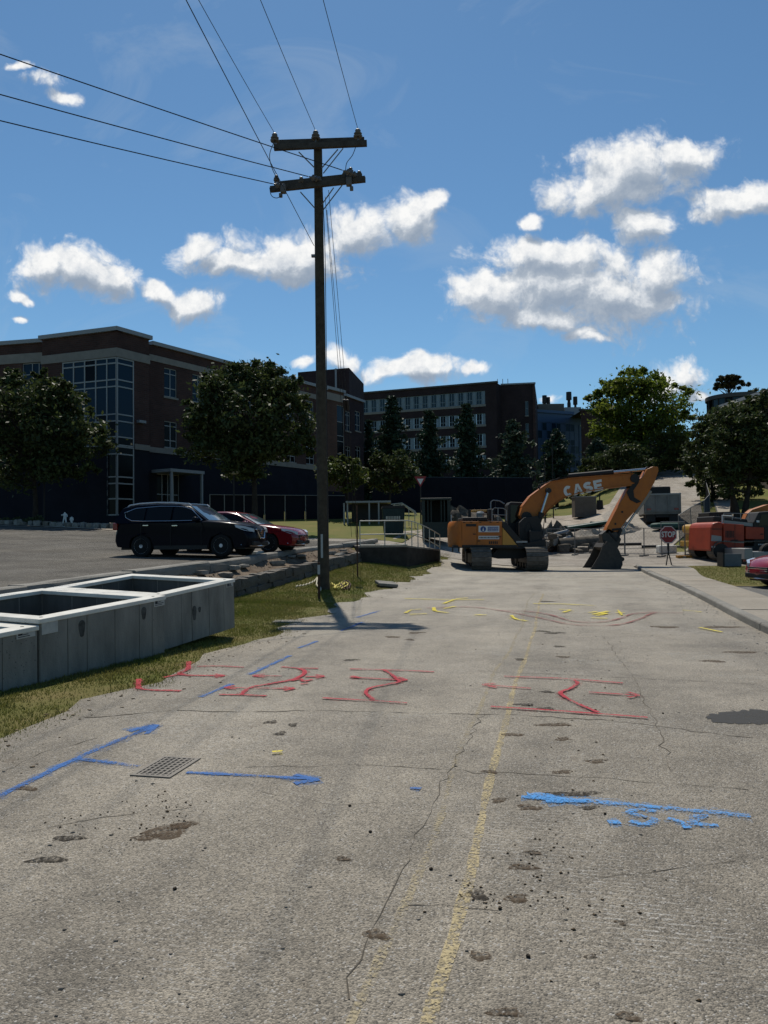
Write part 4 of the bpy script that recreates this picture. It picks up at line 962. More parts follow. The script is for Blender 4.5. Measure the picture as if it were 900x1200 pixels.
    # wheels
    for cxw in (xf, xr):
        for sg in (-1, 1):
            yo = sg*(W-.115)
            ty = MB().lathe([(wr*.62,-.105),(wr*.9,-.11),(wr*.985,-.085),(wr,-.05),(wr,.05),(wr*.985,.085),(wr*.9,.11),(wr*.62,.105)], 30, (0,0,0), 'y').build('tyre', 'tyre', o, smooth=True, angle=50); ty.location = (cxw, yo, wr)
            mb = MB(); yy = sg*.095
            mb.lathe([(wr*.58,yy-.01*sg),(wr*.66,yy+.012*sg),(wr*.66,yy-.10*sg),(wr*.58,yy-.10*sg)], 30, (0,0,0), 'y')
            for k in range(5):
                a0 = 6.283*k/5+.3
                for da in (-.19,.19):
                    u = Vector((math.cos(a0+da*.35),0,math.sin(a0+da*.35))); v = Vector((math.cos(a0+da),0,math.sin(a0+da))); pr = Vector((-math.sin(a0),0,math.cos(a0)))
                    A_, B_ = u*wr*.14, v*wr*.62; w0 = .032
                    q = [A_-pr*w0, A_+pr*w0, B_+pr*w0*.8, B_-pr*w0*.8]; mb.add([(x.x, yy+.008*sg, x.z) for x in q]+[(x.x, yy-.03*sg, x.z) for x in q], [(0,1,2,3),(7,6,5,4),(0,4,5,1),(1,5,6,2),(2,6,7,3),(3,7,4,0)])
            mb.lathe([(.0,yy+.014*sg),(wr*.16,yy+.012*sg),(wr*.18,yy-.02*sg),(0,yy-.02*sg)], 16, (0,0,0), 'y')
            mb.build('rim', 'alloy', ty)
            MB().lathe([(0,yy-.045*sg),(wr*.6,yy-.045*sg),(wr*.6,yy-.06*sg),(0,yy-.06*sg)], 24, (0,0,0), 'y').build('brake_disc', 'trim_black', ty)
    return o
SUV = dict(w=1.86, wb=2.71, wr=.355, xf=1.42, sill=.27,
    low=[(2.34,.36),(2.36,.55),(2.32,.74),(2.20,.92),(1.85,1.02),(1.35,1.085),(.95,1.12),(.2,1.10),(-1.2,1.12),(-2.18,1.10),(-2.28,.92),(-2.34,.74),(-2.36,.52),(-2.30,.36)],
    cab=[(1.08,1.09),(.62,1.40),(.28,1.585),(-.1,1.655),(-.8,1.68),(-1.5,1.66),(-1.95,1.60),(-2.06,1.56),(-2.24,1.14),(-2.1,1.07)], lean=.24,
    windows=[[(.70,1.16),(.36,1.46),(.12,1.53),(-.22,1.555),(-.22,1.15)], [(-.29,1.15),(-.29,1.557),(-.75,1.57),(-1.15,1.555),(-1.15,1.16)], [(-1.21,1.16),(-1.21,1.55),(-1.55,1.52),(-1.88,1.40),(-1.80,1.26),(-1.60,1.18)]],
    side_tubes=[([(.78,1.135),(-.3,1.128),(-1.2,1.135),(-1.62,1.155),(-1.84,1.25),(-1.93,1.41),(-1.56,1.545),(-.75,1.595),(-.1,1.578),(.14,1.55),(.38,1.47),(.78,1.135)],'chrome',.013)],
    ws=((1.02,1.13),(.30,1.575)), rw=((-2.19,1.22),(-2.07,1.53)), handles=[(-.12,.98,.19),(-1.12,1.0,.19)], seams=(.78,-.26,-1.28), mirror=(.62,1.16), lamp=(2.17,.83), tail=(-2.23,.98),
    grille=(2.34,.70,.62,.28), vgrille=True, rails=[(.28,1.60),(.2,1.66),(-.3,1.705),(-.9,1.72),(-1.5,1.70),(-1.85,1.65),(-1.92,1.60)])
SED = dict(w=1.84, wb=2.80, wr=.335, xf=1.45, sill=.22,
    low=[(2.42,.32),(2.44,.50),(2.38,.66),(2.20,.78),(1.7,.88),(1.2,.945),(.85,.97),(0,.96),(-1.3,.98),(-2.1,.99),(-2.36,.95),(-2.42,.75),(-2.42,.5),(-2.36,.34)],
    cab=[(1.15,.93),(.60,1.22),(.22,1.37),(-.2,1.435),(-.7,1.44),(-1.2,1.38),(-1.65,1.24),(-2.05,1.02),(-1.9,.94)], lean=.26,
    windows=[[(.74,1.02),(.34,1.25),(.05,1.33),(-.30,1.36),(-.30,1.01)], [(-.36,1.01),(-.36,1.36),(-.75,1.355),(-1.12,1.30),(-1.42,1.18),(-1.50,1.06)]],
    side_tubes=[([(.80,.995),(-.3,.985),(-1.52,1.03)],'chrome',.009)],
    ws=((1.08,.975),(.26,1.365)), rw=((-1.95,1.08),(-1.26,1.37)), handles=[(-.12,.86,.17),(-1.14,.88,.17)], seams=(.80,-.33,-1.30), mirror=(.66,1.02), lamp=(2.22,.68), tail=(-2.34,.86), hm='paint_car_red', grille=(2.40,.52,.9,.16))
def lot_place(s, t): x, y = st2xy(s, t); return (x, y, lotz(s, t))
p = at(226, 640, 24.5); s0, t0 = xy2st(p.x, p.y)
car('parked_car', 'black sport utility vehicle parked nose to the kerb, chrome framed windows', 'car', lot_place(s0, t0), R(-14), 'paint_black_blue', 'cars parked in view', SUV)
p = at(281, 632, 27.3); s1, t1 = xy2st(p.x, p.y)
car('parked_car', 'red saloon car parked behind the black vehicle', 'car', lot_place(s1, t1), R(-14), 'paint_car_red', 'cars parked in view', SED)
p = at(978, 690, 22.3)
car('parked_car', 'wine red car cut off by the right edge, parked on the driveway', 'car', (p.x, p.y, h(p.x, p.y)), R(188), 'paint_wine_red', 'cars parked in view', dict(SED, hm='paint_wine_red'))
# white wheel stop lying by the red car, seen as a pale strip
o = MB().cbox((0,0,.06),(1.5,.16,.12)).build('wheel_stop', 'precast_rim', bevel=.02); p = at(333,640,26); s_, t_ = xy2st(p.x,p.y); o.location = (*st2xy(s_, -9.6), lotz(s_,-9.6)); o.rotation_euler = (0,0,R(78)); tag(o, 'pale concrete wheel stop in front of the red saloon car', 'wheel stop')

# ------------------------------------------------------------------ excavators
mat('ex_orange', (.42,.125,.010), .5, .35, var=(.27,.08,.014), vs=2.6, amt=.8, det=9)
mat('ex_yellow', (.42,.20,.025), .45, .4)
mat('ex_red', (.40,.055,.020), .5, .3, var=(.20,.028,.014), vs=1.8, amt=.8, det=9)
mat('machine_yellow', (.42,.23,.02), .5, .4, var=(.30,.16,.02), vs=2)
mat('machine_black', (.018,.017,.016), .6, .3)
mat('track_steel', (.075,.066,.055), .7, .35, metal=.3, var=(.16,.14,.115), vs=7)
mat('bucket_steel', (.035,.031,.027), .6, .4, metal=.3, var=(.065,.055,.045), vs=6)
mat('rod_chrome', (.45,.45,.46), .22, .5, metal=.9)
mat('grey_steel', (.24,.24,.235), .5, .4, metal=.3)
mat('decal_white', (.55,.55,.53), .5, .3); mat('decal_blue', (.02,.05,.18), .5, .3)
def track(o, x, w, L, H, grouser=True):
    """one crawler: frame with rollers, and a belt of shoes; the belt runs along y"""
    r = H/2; tr = MB().box((x-w*.30,-L/2+r*.8,r*.55),(x+w*.30,L/2-r*.8,r*1.45)).build('track_frame', 'machine_black', o, bevel=.03)
    for sgn in (-1, 1): MB().lathe([(0,-w*.36),(r*.74,-w*.36),(r*.78,-w*.2),(r*.78,w*.2),(r*.74,w*.36),(0,w*.36)], 22, (x, sgn*(L/2-r), r), 'x').build('sprocket', 'machine_black', o, smooth=True)
    for k in range(5): MB().lathe([(0,-w*.3),(r*.3,-w*.3),(r*.3,w*.3),(0,w*.3)], 12, (x, (k-2)*(L-2.4*r)/4.6, r*.34), 'x').build('roller', 'machine_black', o, smooth=True)
    pitch = .20; straight = L-2*r; per = 2*straight+2*math.pi*r; n = int(per/pitch); me = None
    for i in range(n):
        d = per*i/n
        if d < straight: y, z, a = -straight/2+d, H, 0
        elif d < straight+math.pi*r: q = (d-straight)/r; y, z, a = straight/2+math.sin(q)*r, r+math.cos(q)*r, -q
        elif d < 2*straight+math.pi*r: y, z, a = straight/2-(d-straight-math.pi*r), 0, math.pi
        else: q = (d-2*straight-math.pi*r)/r; y, z, a = -straight/2-math.sin(q)*r, r-math.cos(q)*r, math.pi-q
        if me is None:
            mb = MB(); mb.box((-w/2,-pitch*.46,-.05),(w/2,pitch*.46,-.022)); mb.box((-w/2,-pitch*.42,-.0215),(w/2,-pitch*.30,0)); mb.box((-w/2,pitch*.02,-.0215),(w/2,pitch*.10,-.004)); mb.box((-w*.18,-pitch*.4,-.10),(w*.18,pitch*.4,-.0505))
            ob = mb.build('track_shoe', 'track_steel', o); me = ob.data
        else: ob = bpy.data.objects.new('track_shoe', me); COL.objects.link(ob); ob.parent = o
        ob.location = (x, y, z); ob.rotation_euler = (a, 0, 0)
def excavator_main():
    YC = 35.3; base = at(596, 671, 34); gx = at(596, 668, YC).x; gz = h(gx, YC)
    o = thing('excavator', 'orange crawler excavator with lettered boom parked across the road', 'excavator', (gx, YC, gz), 0)
    YB = YC - .12
    def X(px, py, Y): q = at(px, py, Y); return (q.x-gx, q.z-gz)
    yb = 0.0
    def pp(pts, Y=YB): return [X(a, b, Y) for a, b in pts]
    for px0, px1 in ((551.5,574.5),(615,640)):
        xa = X(px0, 660, 33.7)[0]; xb = X(px1, 660, 33.7)[0]; track(o, (xa+xb)/2, abs(xb-xa)*1.0, 4.3, 1.03)
    # undercarriage between the tracks
    mb = MB(); a, b = X(572,650,35)[0], X(618,650,35)[0]
    mb.prism([(a,.62),(a+.45,1.0),(b-.45,1.0),(b,.62),(b-.35,.50),(a+.35,.50)], -.9, .9); mb.lathe([(0,.9),(.62,.9),(.66,.97),(.66,1.16),(0,1.16)], 24, ((a+b)/2,0,0)); mb.build('carbody', 'machine_black', o, smooth=True, angle=30)
    # upper structure: platform, engine housing with doors, counterweight
    YS = YC-1.42; y0, y1 = -1.42, 1.42
    def q(px, py): return X(px, py, YS)
    MB().prism([q(531,642), q(612,643), q(640,640), q(640,632), q(600,640), q(531,639)], y0+.05, y1-.05).build('platform', 'machine_black', o)
    x_l = q(528,625)[0]; xm = q(541,625)[0]; zt = q(545,610.5)[1]; zb_ = q(545,641)[1]
    # counterweight, rounded in plan
    pts = [(xm, y0+.0)] + [(x_l + .32 - .32*math.cos(R(a)) if False else xm-(xm-x_l)*math.sin(R(a))**.8, -1.42*math.cos(R(a))) for a in range(4, 180, 8)] + [(xm, y1)]
    rows = [(0,.92),(.08,1),(.75,1),(.93,.93),(1,.78)]; vs = []; fs = []; n = len(pts)
    for (u, k) in rows:
        for (x, y) in pts: vs.append((xm+(x-xm)*k, y*(.97+.03*k), zb_+(zt-zb_)*u))
    for r in range(len(rows)-1):
        for i in range(n-1): fs.append((r*n+i, r*n+i+1, (r+1)*n+i+1, (r+1)*n+i))
        fs.append((r*n+n-1, r*n, (r+1)*n, (r+1)*n+n-1))
    fs += [tuple(range(n)), tuple((len(rows)-1)*n+i for i in range(n))]
    MB().add(vs, fs).build('counterweight', 'ex_orange', o, smooth=True, angle=40)
    def panel(nm, pts, m, k=0.0, depth=None, bev=.012): return MB().prism([q(*p_) for p_ in pts], y0-k, (y0+.5) if depth is None else depth).build(nm, m, o, bevel=bev)
    panel('engine_door', [(541.3,610.8),(558.8,610.8),(558.8,639.8),(541.3,639.8)], 'ex_orange', 0, 1.42)
    panel('engine_door', [(559.2,610.8),(588.3,611),(588.3,640),(559.2,639.8)], 'ex_orange', .004, 1.418)
    panel('side_panel', [(588.8,618),(600,631),(607,640.3),(588.8,640)], 'ex_yellow', .002)
    panel('side_panel', [(588.8,611.2),(592,611.2),(612,634),(613,640.3),(607.4,640.2),(600.3,630.6),(588.8,617.4)], 'machine_black', -.002, 1.2)
    MB().prism([q(546,614),q(558,614),q(558,617),q(546,617)], y0-.012, y0+.02).build('vent', 'machine_black', o)
    MB().prism([q(541.5,638.6),q(606,638.6),q(606,641.5),q(541.5,641.5)], y0-.012, y0+.03).build('skirt', 'machine_black', o)
    for px in (530.5,538,545,552): MB().prism([q(px-1,640.5),q(px+1,640.5),q(px+.8,647),q(px-.8,647)], y0+.02, y0+.10).build('hanging_bracket', 'machine_black', o)
    # deck on top: hood, rails, exhaust, filter
    MB().prism([q(543,610.4),q(543,606.2),q(571,605.6),q(573,610.4)], y0+.25, y1-.2).build('engine_hood', 'machine_black', o, bevel=.04)
    MB().cyl((q(556,606)[0], .5, zt+.1),(q(556,606)[0], .5, zt+.55),.07,n=12).build('exhaust', 'machine_black', o, smooth=True)
    MB().lathe([(0,0),(.16,0),(.18,.05),(.18,.2),(.12,.27),(0,.28)],16,(q(566,606)[0],-.5,zt+.17)).build('air_filter', 'grey_steel', o, smooth=True)
    def rail(pts, y, r=.018, m='rail_paint'): MB().tube([(*[q(a,b)[0]], y, q(a,b)[1]) for a, b in pts], r, 6).build('handrail', m, o, smooth=True)
    rail([(577,611),(577,598),(580,595),(590,595.5),(594,598),(594,610)], y0+.1, .018, 'grey_steel'); rail([(577,603),(594,603.5)], y0+.1, .015, 'grey_steel'); rail([(584,611),(584,595.3)], y0+.1, .016, 'grey_steel')
    rail([(583,611),(583,586),(586,583.5),(594,584.5),(600,588)], .7, .03, 'grey_steel'); rail([(560,611),(560,603),(575,602.5)], y0+.2, .016, 'machine_black')
    MB().cbox((q(582,600)[0], .5, zt+.32),(.28,.6,.5)).build('tool_box', 'machine_black', o, bevel=.03); MB().cbox((q(569,604)[0], .9, zt+.5),(.7,.5,.10)).build('work_lamp_bar', 'ex_yellow', o, bevel=.02)
    # cab on the far side
    cabp = [q(603,641),q(603,590),q(606,586),q(628,587),q(636,600),q(640,618),q(640,641)]
    MB().prism(cabp, .35, 1.40).build('cab', 'machine_black', o, bevel=.04)
    for a in ([(606,590),(618,590),(618,612),(606,612)], [(620,590),(627,590),(634,602),(636,614),(620,614)]): MB().prism([q(*v) for v in a], .33, .36).build('cab_window', 'car_glass', o)
    # hoses and valve block at the boom foot
    for k in range(9):
        a = random.uniform(614,632); b = random.uniform(602,634); MB().tube(catmull([(*[q(a,b)[0]], -.75+.11*k, q(a,b)[1]), (q(a+5,b-12)[0], -.7+.09*k, q(a+5,b-12)[1]), (q(a+10,b-2)[0], -.75+.1*k, q(a+10,b-2)[1])],6), .028, 6).build('hydraulic_hose', 'machine_black', o, smooth=True)
    MB().prism([q(612,640),q(612,612),q(618,606),q(634,604),q(639,616),q(638,640)], -.72, -.45).prism([q(612,640),q(612,612),q(618,606),q(634,604),q(639,616),q(638,640)], .02, .3).build('boom_bracket', 'machine_black', o, bevel=.02)
    rail([(630,640),(638,628),(641,606),(636,600)], -.95, .02, 'machine_black'); MB().prism([q(622,636),q(622,622),q(637,622),q(637,636)], y0+.25, -.8).build('tank', 'machine_black', o, bevel=.03)
    MB().prism([q(605,634),q(618,634),q(618,636),q(605,636)], y0+.0, -.9).build('step', 'grey_steel', o)
    # boom: plated box with top and bottom flanges
    bl = [(613,613),(608,604),(612,592),(621,582),(633,573),(644,565.5),(668,561.2),(700,558.5),(743,556),(748,558),(747,564),(738,568.5),(712,571.5),(684,575.5),(664,581),(652,588),(641,598),(632,609),(624,617)]
    BW = .33
    MB().prism(pp(bl), -BW+.02, BW-.02).build('boom', 'ex_orange', o, smooth=False, bevel=.015)
    def flange(pts, nm='boom_flange'):
        P_ = pp(pts); vs = []; fs = []
        for (x, z) in P_:
            for y, dz in ((-BW-.02,-.02),(BW+.02,-.02),(BW+.02,.02),(-BW-.02,.02)): vs.append((x, y, z+dz))
        for i in range(len(P_)-1):
            for k in range(4): fs.append((i*4+k, i*4+(k+1)%4, i*4+4+(k+1)%4, i*4+4+k))
        fs += [(0,1,2,3), tuple(len(vs)-4+k for k in range(4))]
        MB().add(vs, fs).build(nm, 'ex_orange', o)
    flange([(611,594),(620.5,582),(633,572.6),(644,565),(668,560.7),(700,558),(741,555.6)]); flange([(625,617),(632.5,609.4),(641.5,598.4),(652.4,588.4),(664.3,581.4),(684,576),(712,572),(738,569)])
    for c in ((742,561,.20),(641,575.5,.13),(616,606,.24)):
        x, z = X(c[0], c[1], YB); MB().lathe([(0,-BW-.05),(c[2],-BW-.05),(c[2],BW+.05),(0,BW+.05)], 20, (x,0,z), 'y').build('pin_boss', 'machine_black', o, smooth=True)
    # the word on the boom, both sides
    x, z = X(682,572.5,YB); a, b = X(660,577,YB), X(704,568.5,YB); ang = math.atan2(b[1]-a[1], b[0]-a[0])
    def letters(sg):
        e = bpy.data.objects.new('boom_lettering', None); COL.objects.link(e); e.parent = o; e.location = (x, sg*(BW-.0195), z)
        e.rotation_euler = (Matrix.Rotation(-ang, 3, 'Y') @ Matrix.Rotation(0 if sg < 0 else R(180), 3, 'Z')).to_euler()
        T, H_, Wd = .135, .50, .42; hx, hz = Wd/2-T/2, H_/2-T/2
        def ell(a0, a1, cx, cz, rx, rz, n=9): return [(cx+rx*math.cos(R(a0+(a1-a0)*i/n)), cz+rz*math.sin(R(a0+(a1-a0)*i/n))) for i in range(n+1)]
        C_ = [ell(48, 312, .02, 0, hx, hz, 18)]
        S_ = [ell(30, 270, 0, hz*.5, hx, hz*.5, 12)[:-1] + ell(90, -150, 0, -hz*.5, hx, hz*.5, 12)]
        for k, (nm, polys) in enumerate((('C', C_), ('A', None), ('S', S_), ('E', None))):
            mb = MB(); ox = (k-1.5)*.475
            if nm == 'E': bx_ = [(-Wd/2,-H_/2,-Wd/2+T,H_/2)] + [(-Wd/2+T+.0005, c-T*.45, Wd/2-.02-(.05 if c == 0 else 0), c+T*.45) for c in (-H_/2+T*.45,0,H_/2-T*.45)]; [mb.box((ox+a_,-.006,b_),(ox+c_,.0,d_)) for a_,b_,c_,d_ in bx_]
            elif nm == 'A':
                for q_ in ([(-Wd/2-.02,-H_/2),(-Wd/2+T-.01,-H_/2),(-.0005,H_/2-.12),(-.0005,H_/2),(-T*.5,H_/2)],[(Wd/2+.02,-H_/2),(T*.5,H_/2),(.0005,H_/2),(.0005,H_/2-.12),(Wd/2-T+.01,-H_/2)],[(-.088,-.115),(.088,-.115),(.062,-.03),(-.062,-.03)]): mb.prism([(ox+a_,b_) for a_,b_ in q_], -.006, 0)
            else:
                P_ = [Vector((p_[0],0,p_[1])) for p_ in polys[0]]; vs = []; fs = []
                for i, p_ in enumerate(P_):
                    d = (P_[min(i+1,len(P_)-1)]-P_[max(i-1,0)]).normalized(); nr = Vector((-d.z,0,d.x))*T/2
                    for s2 in (1,-1):
                        for yy in (-.006, 0): v_ = p_+nr*s2; vs.append((ox+v_.x, yy, v_.z))
                for i in range(len(P_)-1): j = 4*i; fs += [(j,j+2,j+6,j+4),(j+1,j+5,j+7,j+3),(j,j+4,j+5,j+1),(j+2,j+3,j+7,j+6)]
                j = 4*(len(P_)-1); fs += [(0,1,3,2),(j,j+2,j+3,j+1)]; mb.add(vs, fs)
            mb.build('letter', 'decal_white', e)
    letters(-1); letters(1)
    # stick
    st = [(752,559),(757,550),(764,547),(770,547.5),(770.5,552),(766,565),(757,581),(746,596),(733,610),(724,622),(714,626),(708,624.5),(711,617),(724,592),(735,573)]
    SW = .26
    MB().prism(pp(st), -SW, SW).build('stick', 'ex_orange', o, bevel=.018)
    MB().prism(pp([(733,577),(740,566),(745,558),(749,557),(747,566),(741,575),(742,583),(750,588),(745,590),(737,586)]), -SW-.03, SW+.03).build('stick_gusset', 'machine_black', o, bevel=.01)
    # cylinders
    def ram(a, b, f, r0, y=0.0, Y=YB, rm='rod_chrome', bm='machine_black', n='cylinder'):
        A_ = Vector((X(*a,Y)[0], y, X(*a,Y)[1])); B_ = Vector((X(*b,Y)[0], y, X(*b,Y)[1])); M_ = A_.lerp(B_, f)
        c = MB().tube([A_, M_-(M_-A_).normalized()*.05, M_-(M_-A_).normalized()*.04, M_], [r0, r0, r0*1.15, r0*1.15], 14).build('ram_barrel', bm, o, smooth=True, angle=30)
        MB().tube([M_, B_], r0*.55, 12).build('ram_rod', rm, o, smooth=True)
        MB().cyl(B_-Vector((0,.09,0)), B_+Vector((0,.09,0)), r0*.95, n=14).build('ram_eye', bm, o, smooth=True)
    ram((667,558),(760,549.5),.56,.125,0,YB,'rod_chrome','machine_black')
    for y in (-.48,.48): ram((626,622),(641,575.5),.45,.12,y)
    ram((763,575),(731,622),.55,.10,0,YB-.0,'rod_chrome','grey_steel')
    for y in (-.1,.0,.1): MB().tube(catmull([(X(640,571,YB)[0],y,X(640,566.5,YB)[1]+.05),(X(672,560,YB)[0],y,X(672,557.5,YB)[1]),(X(700,557,YB)[0],y,X(700,556.5,YB)[1])],6),.022,6).build('hydraulic_hose','machine_black',o,smooth=True)
    MB().tube(catmull([(X(755,583,YB)[0],.3,X(755,583,YB)[1]),(X(742,603,YB)[0],.34,X(742,603,YB)[1]),(X(730,618,YB)[0],.3,X(730,618,YB)[1])],6),.03,6).build('hydraulic_hose','machine_black',o,smooth=True)
    # linkage and bucket
    for y in (-.22,.22):
        for a, b in (((716,621),(727,620)),((727,620),(722,633)),((712,623),(722,634))): MB().tube([(X(*a,YB)[0],y,X(*a,YB)[1]),(X(*b,YB)[0],y,X(*b,YB)[1])],.075,8).build('link_arm','machine_black',o,smooth=True)
    MB().prism(pp([(704,626),(712,619),(722,624),(727,632),(722,645),(724,650),(714,648),(706,636)]), -.26, .26).build('coupler', 'bucket_steel', o, bevel=.02)
    out = [(683.5,671.5),(690,663.5),(697,652),(702,640),(707,634),(716,637),(721,645),(724.5,653),(725,661),(722,668),(715,672),(700,672.5),(690,672.5)]
    P_ = pp(out); BWd = .72
    for sg in (-1, 1): MB().prism(P_, sg*BWd, sg*(BWd-.05)).build('bucket_side', 'bucket_steel', o)
    inner = out[4:12]; vs = []; fs = []; Q = pp(inner); cx = sum(q_[0] for q_ in P_)/len(P_); cz = sum(q_[1] for q_ in P_)/len(P_)
    for (x, z) in Q:
        d = Vector((x-cx, z-cz)).normalized()*.04
        for y in (-BWd+.055, BWd-.055): vs += [(x, y, z), (x-d.x, y, z-d.y)]
    for i in range(len(Q)-1):
        j = 4*i; fs += [(j,j+2,j+6,j+4),(j+1,j+5,j+7,j+3),(j,j+4,j+5,j+1),(j+2,j+3,j+7,j+6)]
    j = 4*(len(Q)-1); fs += [(0,1,3,2),(j,j+2,j+3,j+1)]
    MB().add(vs, fs).build('bucket_shell', 'bucket_steel', o)
    MB().prism(pp([(701,641),(704,636),(709,638),(705,645)]), -BWd+.06, BWd-.06).build('bucket_lip', 'bucket_steel', o)
    for k in range(5):
        y = -.6+.3*k; a = pp([(683,672.5),(690,666),(693,667.5),(691,672.3)]); MB().prism(a, y-.06, y+.06).build('tooth', 'grey_steel', o)
    MB().lathe([(.05,-.03),(.10,-.03),(.10,.03),(.05,.03)],12,(X(726,655,YB)[0],-.5,X(726,655,YB)[1]),'y').build('lifting_eye','bucket_steel',o)
    # small hardware: door handles, hinges, grab irons, beacon, hose clamps, weld beads along the boom
    for px, py in ((556,626),(585.5,629),(561,634)): a = q(px,py); MB().cbox((a[0],y0-.02,a[1]),(.12,.03,.04)).build('door_latch','machine_black',o)
    for px in (544,552,563,575,583): a = q(px,612.2); MB().cbox((a[0],y0-.01,a[1]),(.09,.03,.03)).build('hinge','machine_black',o)
    for k in range(5): MB().prism([q(573+k*2.2,634.2),q(574.4+k*2.2,634.2),q(574.4+k*2.2,637.6),q(573+k*2.2,637.6)], y0-.010, y0+.01).build('vent_slot','machine_black',o)
    for a, b in (((648,571),(650,586)),((667,563),(669,577)),((712,559.5),(713,571)),((728,558.5),(729,569.5))): MB().prism(pp([(a[0],a[1]),(a[0]+.7,a[1]),(b[0]+.7,b[1]),(b[0],b[1])]), -BW+.012, BW-.012).build('weld_seam','ex_orange',o)
    for px, py in ((652,564),(680,560),(704,558)): MB().cbox((X(px,py,YB)[0],0,X(px,py,YB)[1]+.05),(.08,.5,.06)).build('hose_clamp','machine_black',o)
    for y in (-.2,.2): MB().tube(catmull([(X(626,600,YB)[0],y,X(626,600,YB)[1]),(X(632,578,YB)[0],y*1.3,X(632,578,YB)[1]+.25),(X(641,569,YB)[0],y,X(641,569,YB)[1]+.14),(X(656,563,YB)[0],y*.6,X(656,563,YB)[1]+.12)],6),.026,6).build('hydraulic_hose','machine_black',o,smooth=True)
    for px, py in ((738,584),(728,600),(720,614)): MB().cyl((X(px,py,YB)[0],-SW-.02,X(px,py,YB)[1]),(X(px,py,YB)[0],SW+.02,X(px,py,YB)[1]),.05,n=10).build('pin','machine_black',o)
    MB().cyl((q(590,611)[0],.9,zt),(q(590,611)[0],.9,zt+1.0),.02,n=6).build('antenna','machine_black',o)
    # decals on the housing
    def plate(px0, py0, px1, py1, m, nm, k): MB().prism([q(px0,py0),q(px1,py0),q(px1,py1),q(px0,py1)], y0-k, y0-.002).build(nm, m, o)
    plate(560.8,616.2,585,623.6,'decal_white','company_plate',.012)
    a = q(566.2,620); MB().lathe([(0,y0-.016),(.125,y0-.016),(.125,y0-.010),(0,y0-.010)],20,(a[0],0,a[1]),'y').build('plate_logo','decal_blue',o)
    MB().prism([q(565.2,622.3),q(566.2,617.6),q(567.2,622.3)], y0-.02, y0-.0165).build('plate_logo_mark','decal_white',o)
    plate(571.5,617.3,584,622.6,'decal_blue','plate_panel',.0145)
    for k, pyy in enumerate((618.9,621.2)):
        mb = MB(); pxx = 572.4
        while pxx < 583: w_ = random.uniform(.5,1.3); mb.prism([q(pxx,pyy-.55),q(pxx+w_,pyy-.55),q(pxx+w_,pyy+.5),q(pxx,pyy+.5)], y0-.0168, y0-.0148); pxx += w_+.45
        mb.build('plate_print','decal_white',o)
    plate(560.8,628,585,631.8,'decal_white','phone_plate',.0121)
    mb = MB(); pxx = 561.8
    while pxx < 584: w_ = random.uniform(.7,1.3); mb.prism([q(pxx,629),q(pxx+w_,629),q(pxx+w_,630.9),q(pxx,630.9)], y0-.0145, y0-.0125); pxx += w_+.6
    mb.build('plate_print','ink',o)
    return o
excavator_main()
# ------------------------------------------------------------------ second excavator and other machines at the right
def D_(px, py, Y, o): q = at(px, py, Y); return (q.x-o.location.x, q.z-o.location.z)
YR = 39.0; bx = at(862, 662, YR).x
ex2 = thing('excavator', 'red orange crawler excavator beside the lawn, cut off by the right edge', 'excavator', (bx, YR, h(bx, YR)), 0)
def q2(px, py): return D_(px, py, YR-1.45, ex2)
for yy in (-1.15, 1.15):
    e = bpy.data.objects.new('track', None); COL.objects.link(e); e.parent = ex2; e.location = (.4, yy, 0); e.rotation_euler = (0, 0, R(90)); track(e, 0, .75, 4.4, .95)
MB().prism([q2(838,646),q2(930,646),q2(930,642),q2(838,641)], -1.4, 1.4).build('platform', 'machine_black', ex2)
a = [q2(833,646),q2(834,618),q2(836,613),q2(842,611.5),q2(848,612),q2(848,646)]
MB().prism(a, -1.40, 1.40).build('counterweight', 'ex_red', ex2, bevel=.10)
MB().prism([q2(848.3,613),q2(872.5,615),q2(872.5,643),q2(848.3,644)], -1.42, 1.42).build('engine_door', 'ex_red', ex2, bevel=.03)
MB().prism([q2(874.5,617),q2(896,618),q2(896,632),q2(874.5,632)], -1.41, 1.41).build('engine_door', 'ex_red', ex2, bevel=.03)
MB().prism([q2(896.5,618),q2(925,619),q2(925,642),q2(896.5,642)], -1.40, 1.40).build('side_panel', 'machine_black', ex2, bevel=.02)
MB().prism([q2(834.5,627),q2(846,628.5),q2(846,634.5),q2(834,634)], -1.412, -1.38).build('decal_stripe', 'grey_steel', ex2)
MB().prism([q2(834.5,640),q2(842,640.5),q2(842,641.8),q2(834.5,641.5)], -1.413, -1.38).build('decal_stripe', 'decal_white', ex2)
MB().prism([q2(848.5,633.5),q2(872,635),q2(872,636.5),q2(848.5,635)], -1.432, -1.41).build('decal_stripe', 'grey_steel', ex2)
MB().prism([q2(842,612),q2(842,604.5),q2(882,608),q2(884,616),q2(872,615)], -.9, 1.2).build('engine_hood', 'machine_black', ex2, bevel=.05)
MB().prism([q2(850,613.5),q2(850,609.5),q2(884,613),q2(884,617)], -1.3, -.9).build('walkway', 'grey_steel', ex2)
MB().prism([q2(884,642),q2(884,612),q2(890,600),q2(915,598),q2(922,612),q2(922,642)], -1.38, -.3).build('cab', 'machine_black', ex2, bevel=.05)
MB().prism([q2(889,616),q2(893,603),q2(912,602),q2(916,616)], -1.40, -1.37).build('cab_window', 'car_glass', ex2)
MB().cbox((q2(888.5,611)[0], -1.4, q2(888.5,611)[1]),(.12,.1,.10)).build('work_lamp', 'decal_white', ex2)
for k in range(6): MB().prism([q2(850.5+k*1.7,622),q2(851.5+k*1.7,622),q2(851.5+k*1.7,630),q2(850.5+k*1.7,630)], -1.432, -1.415).build('vent_slot','machine_black',ex2)
for px in (861.5,): MB().prism([q2(px-.25,614.5),q2(px+.25,614.5),q2(px+.25,643),q2(px-.25,643)], -1.43, -1.412).build('door_seam','machine_black',ex2)
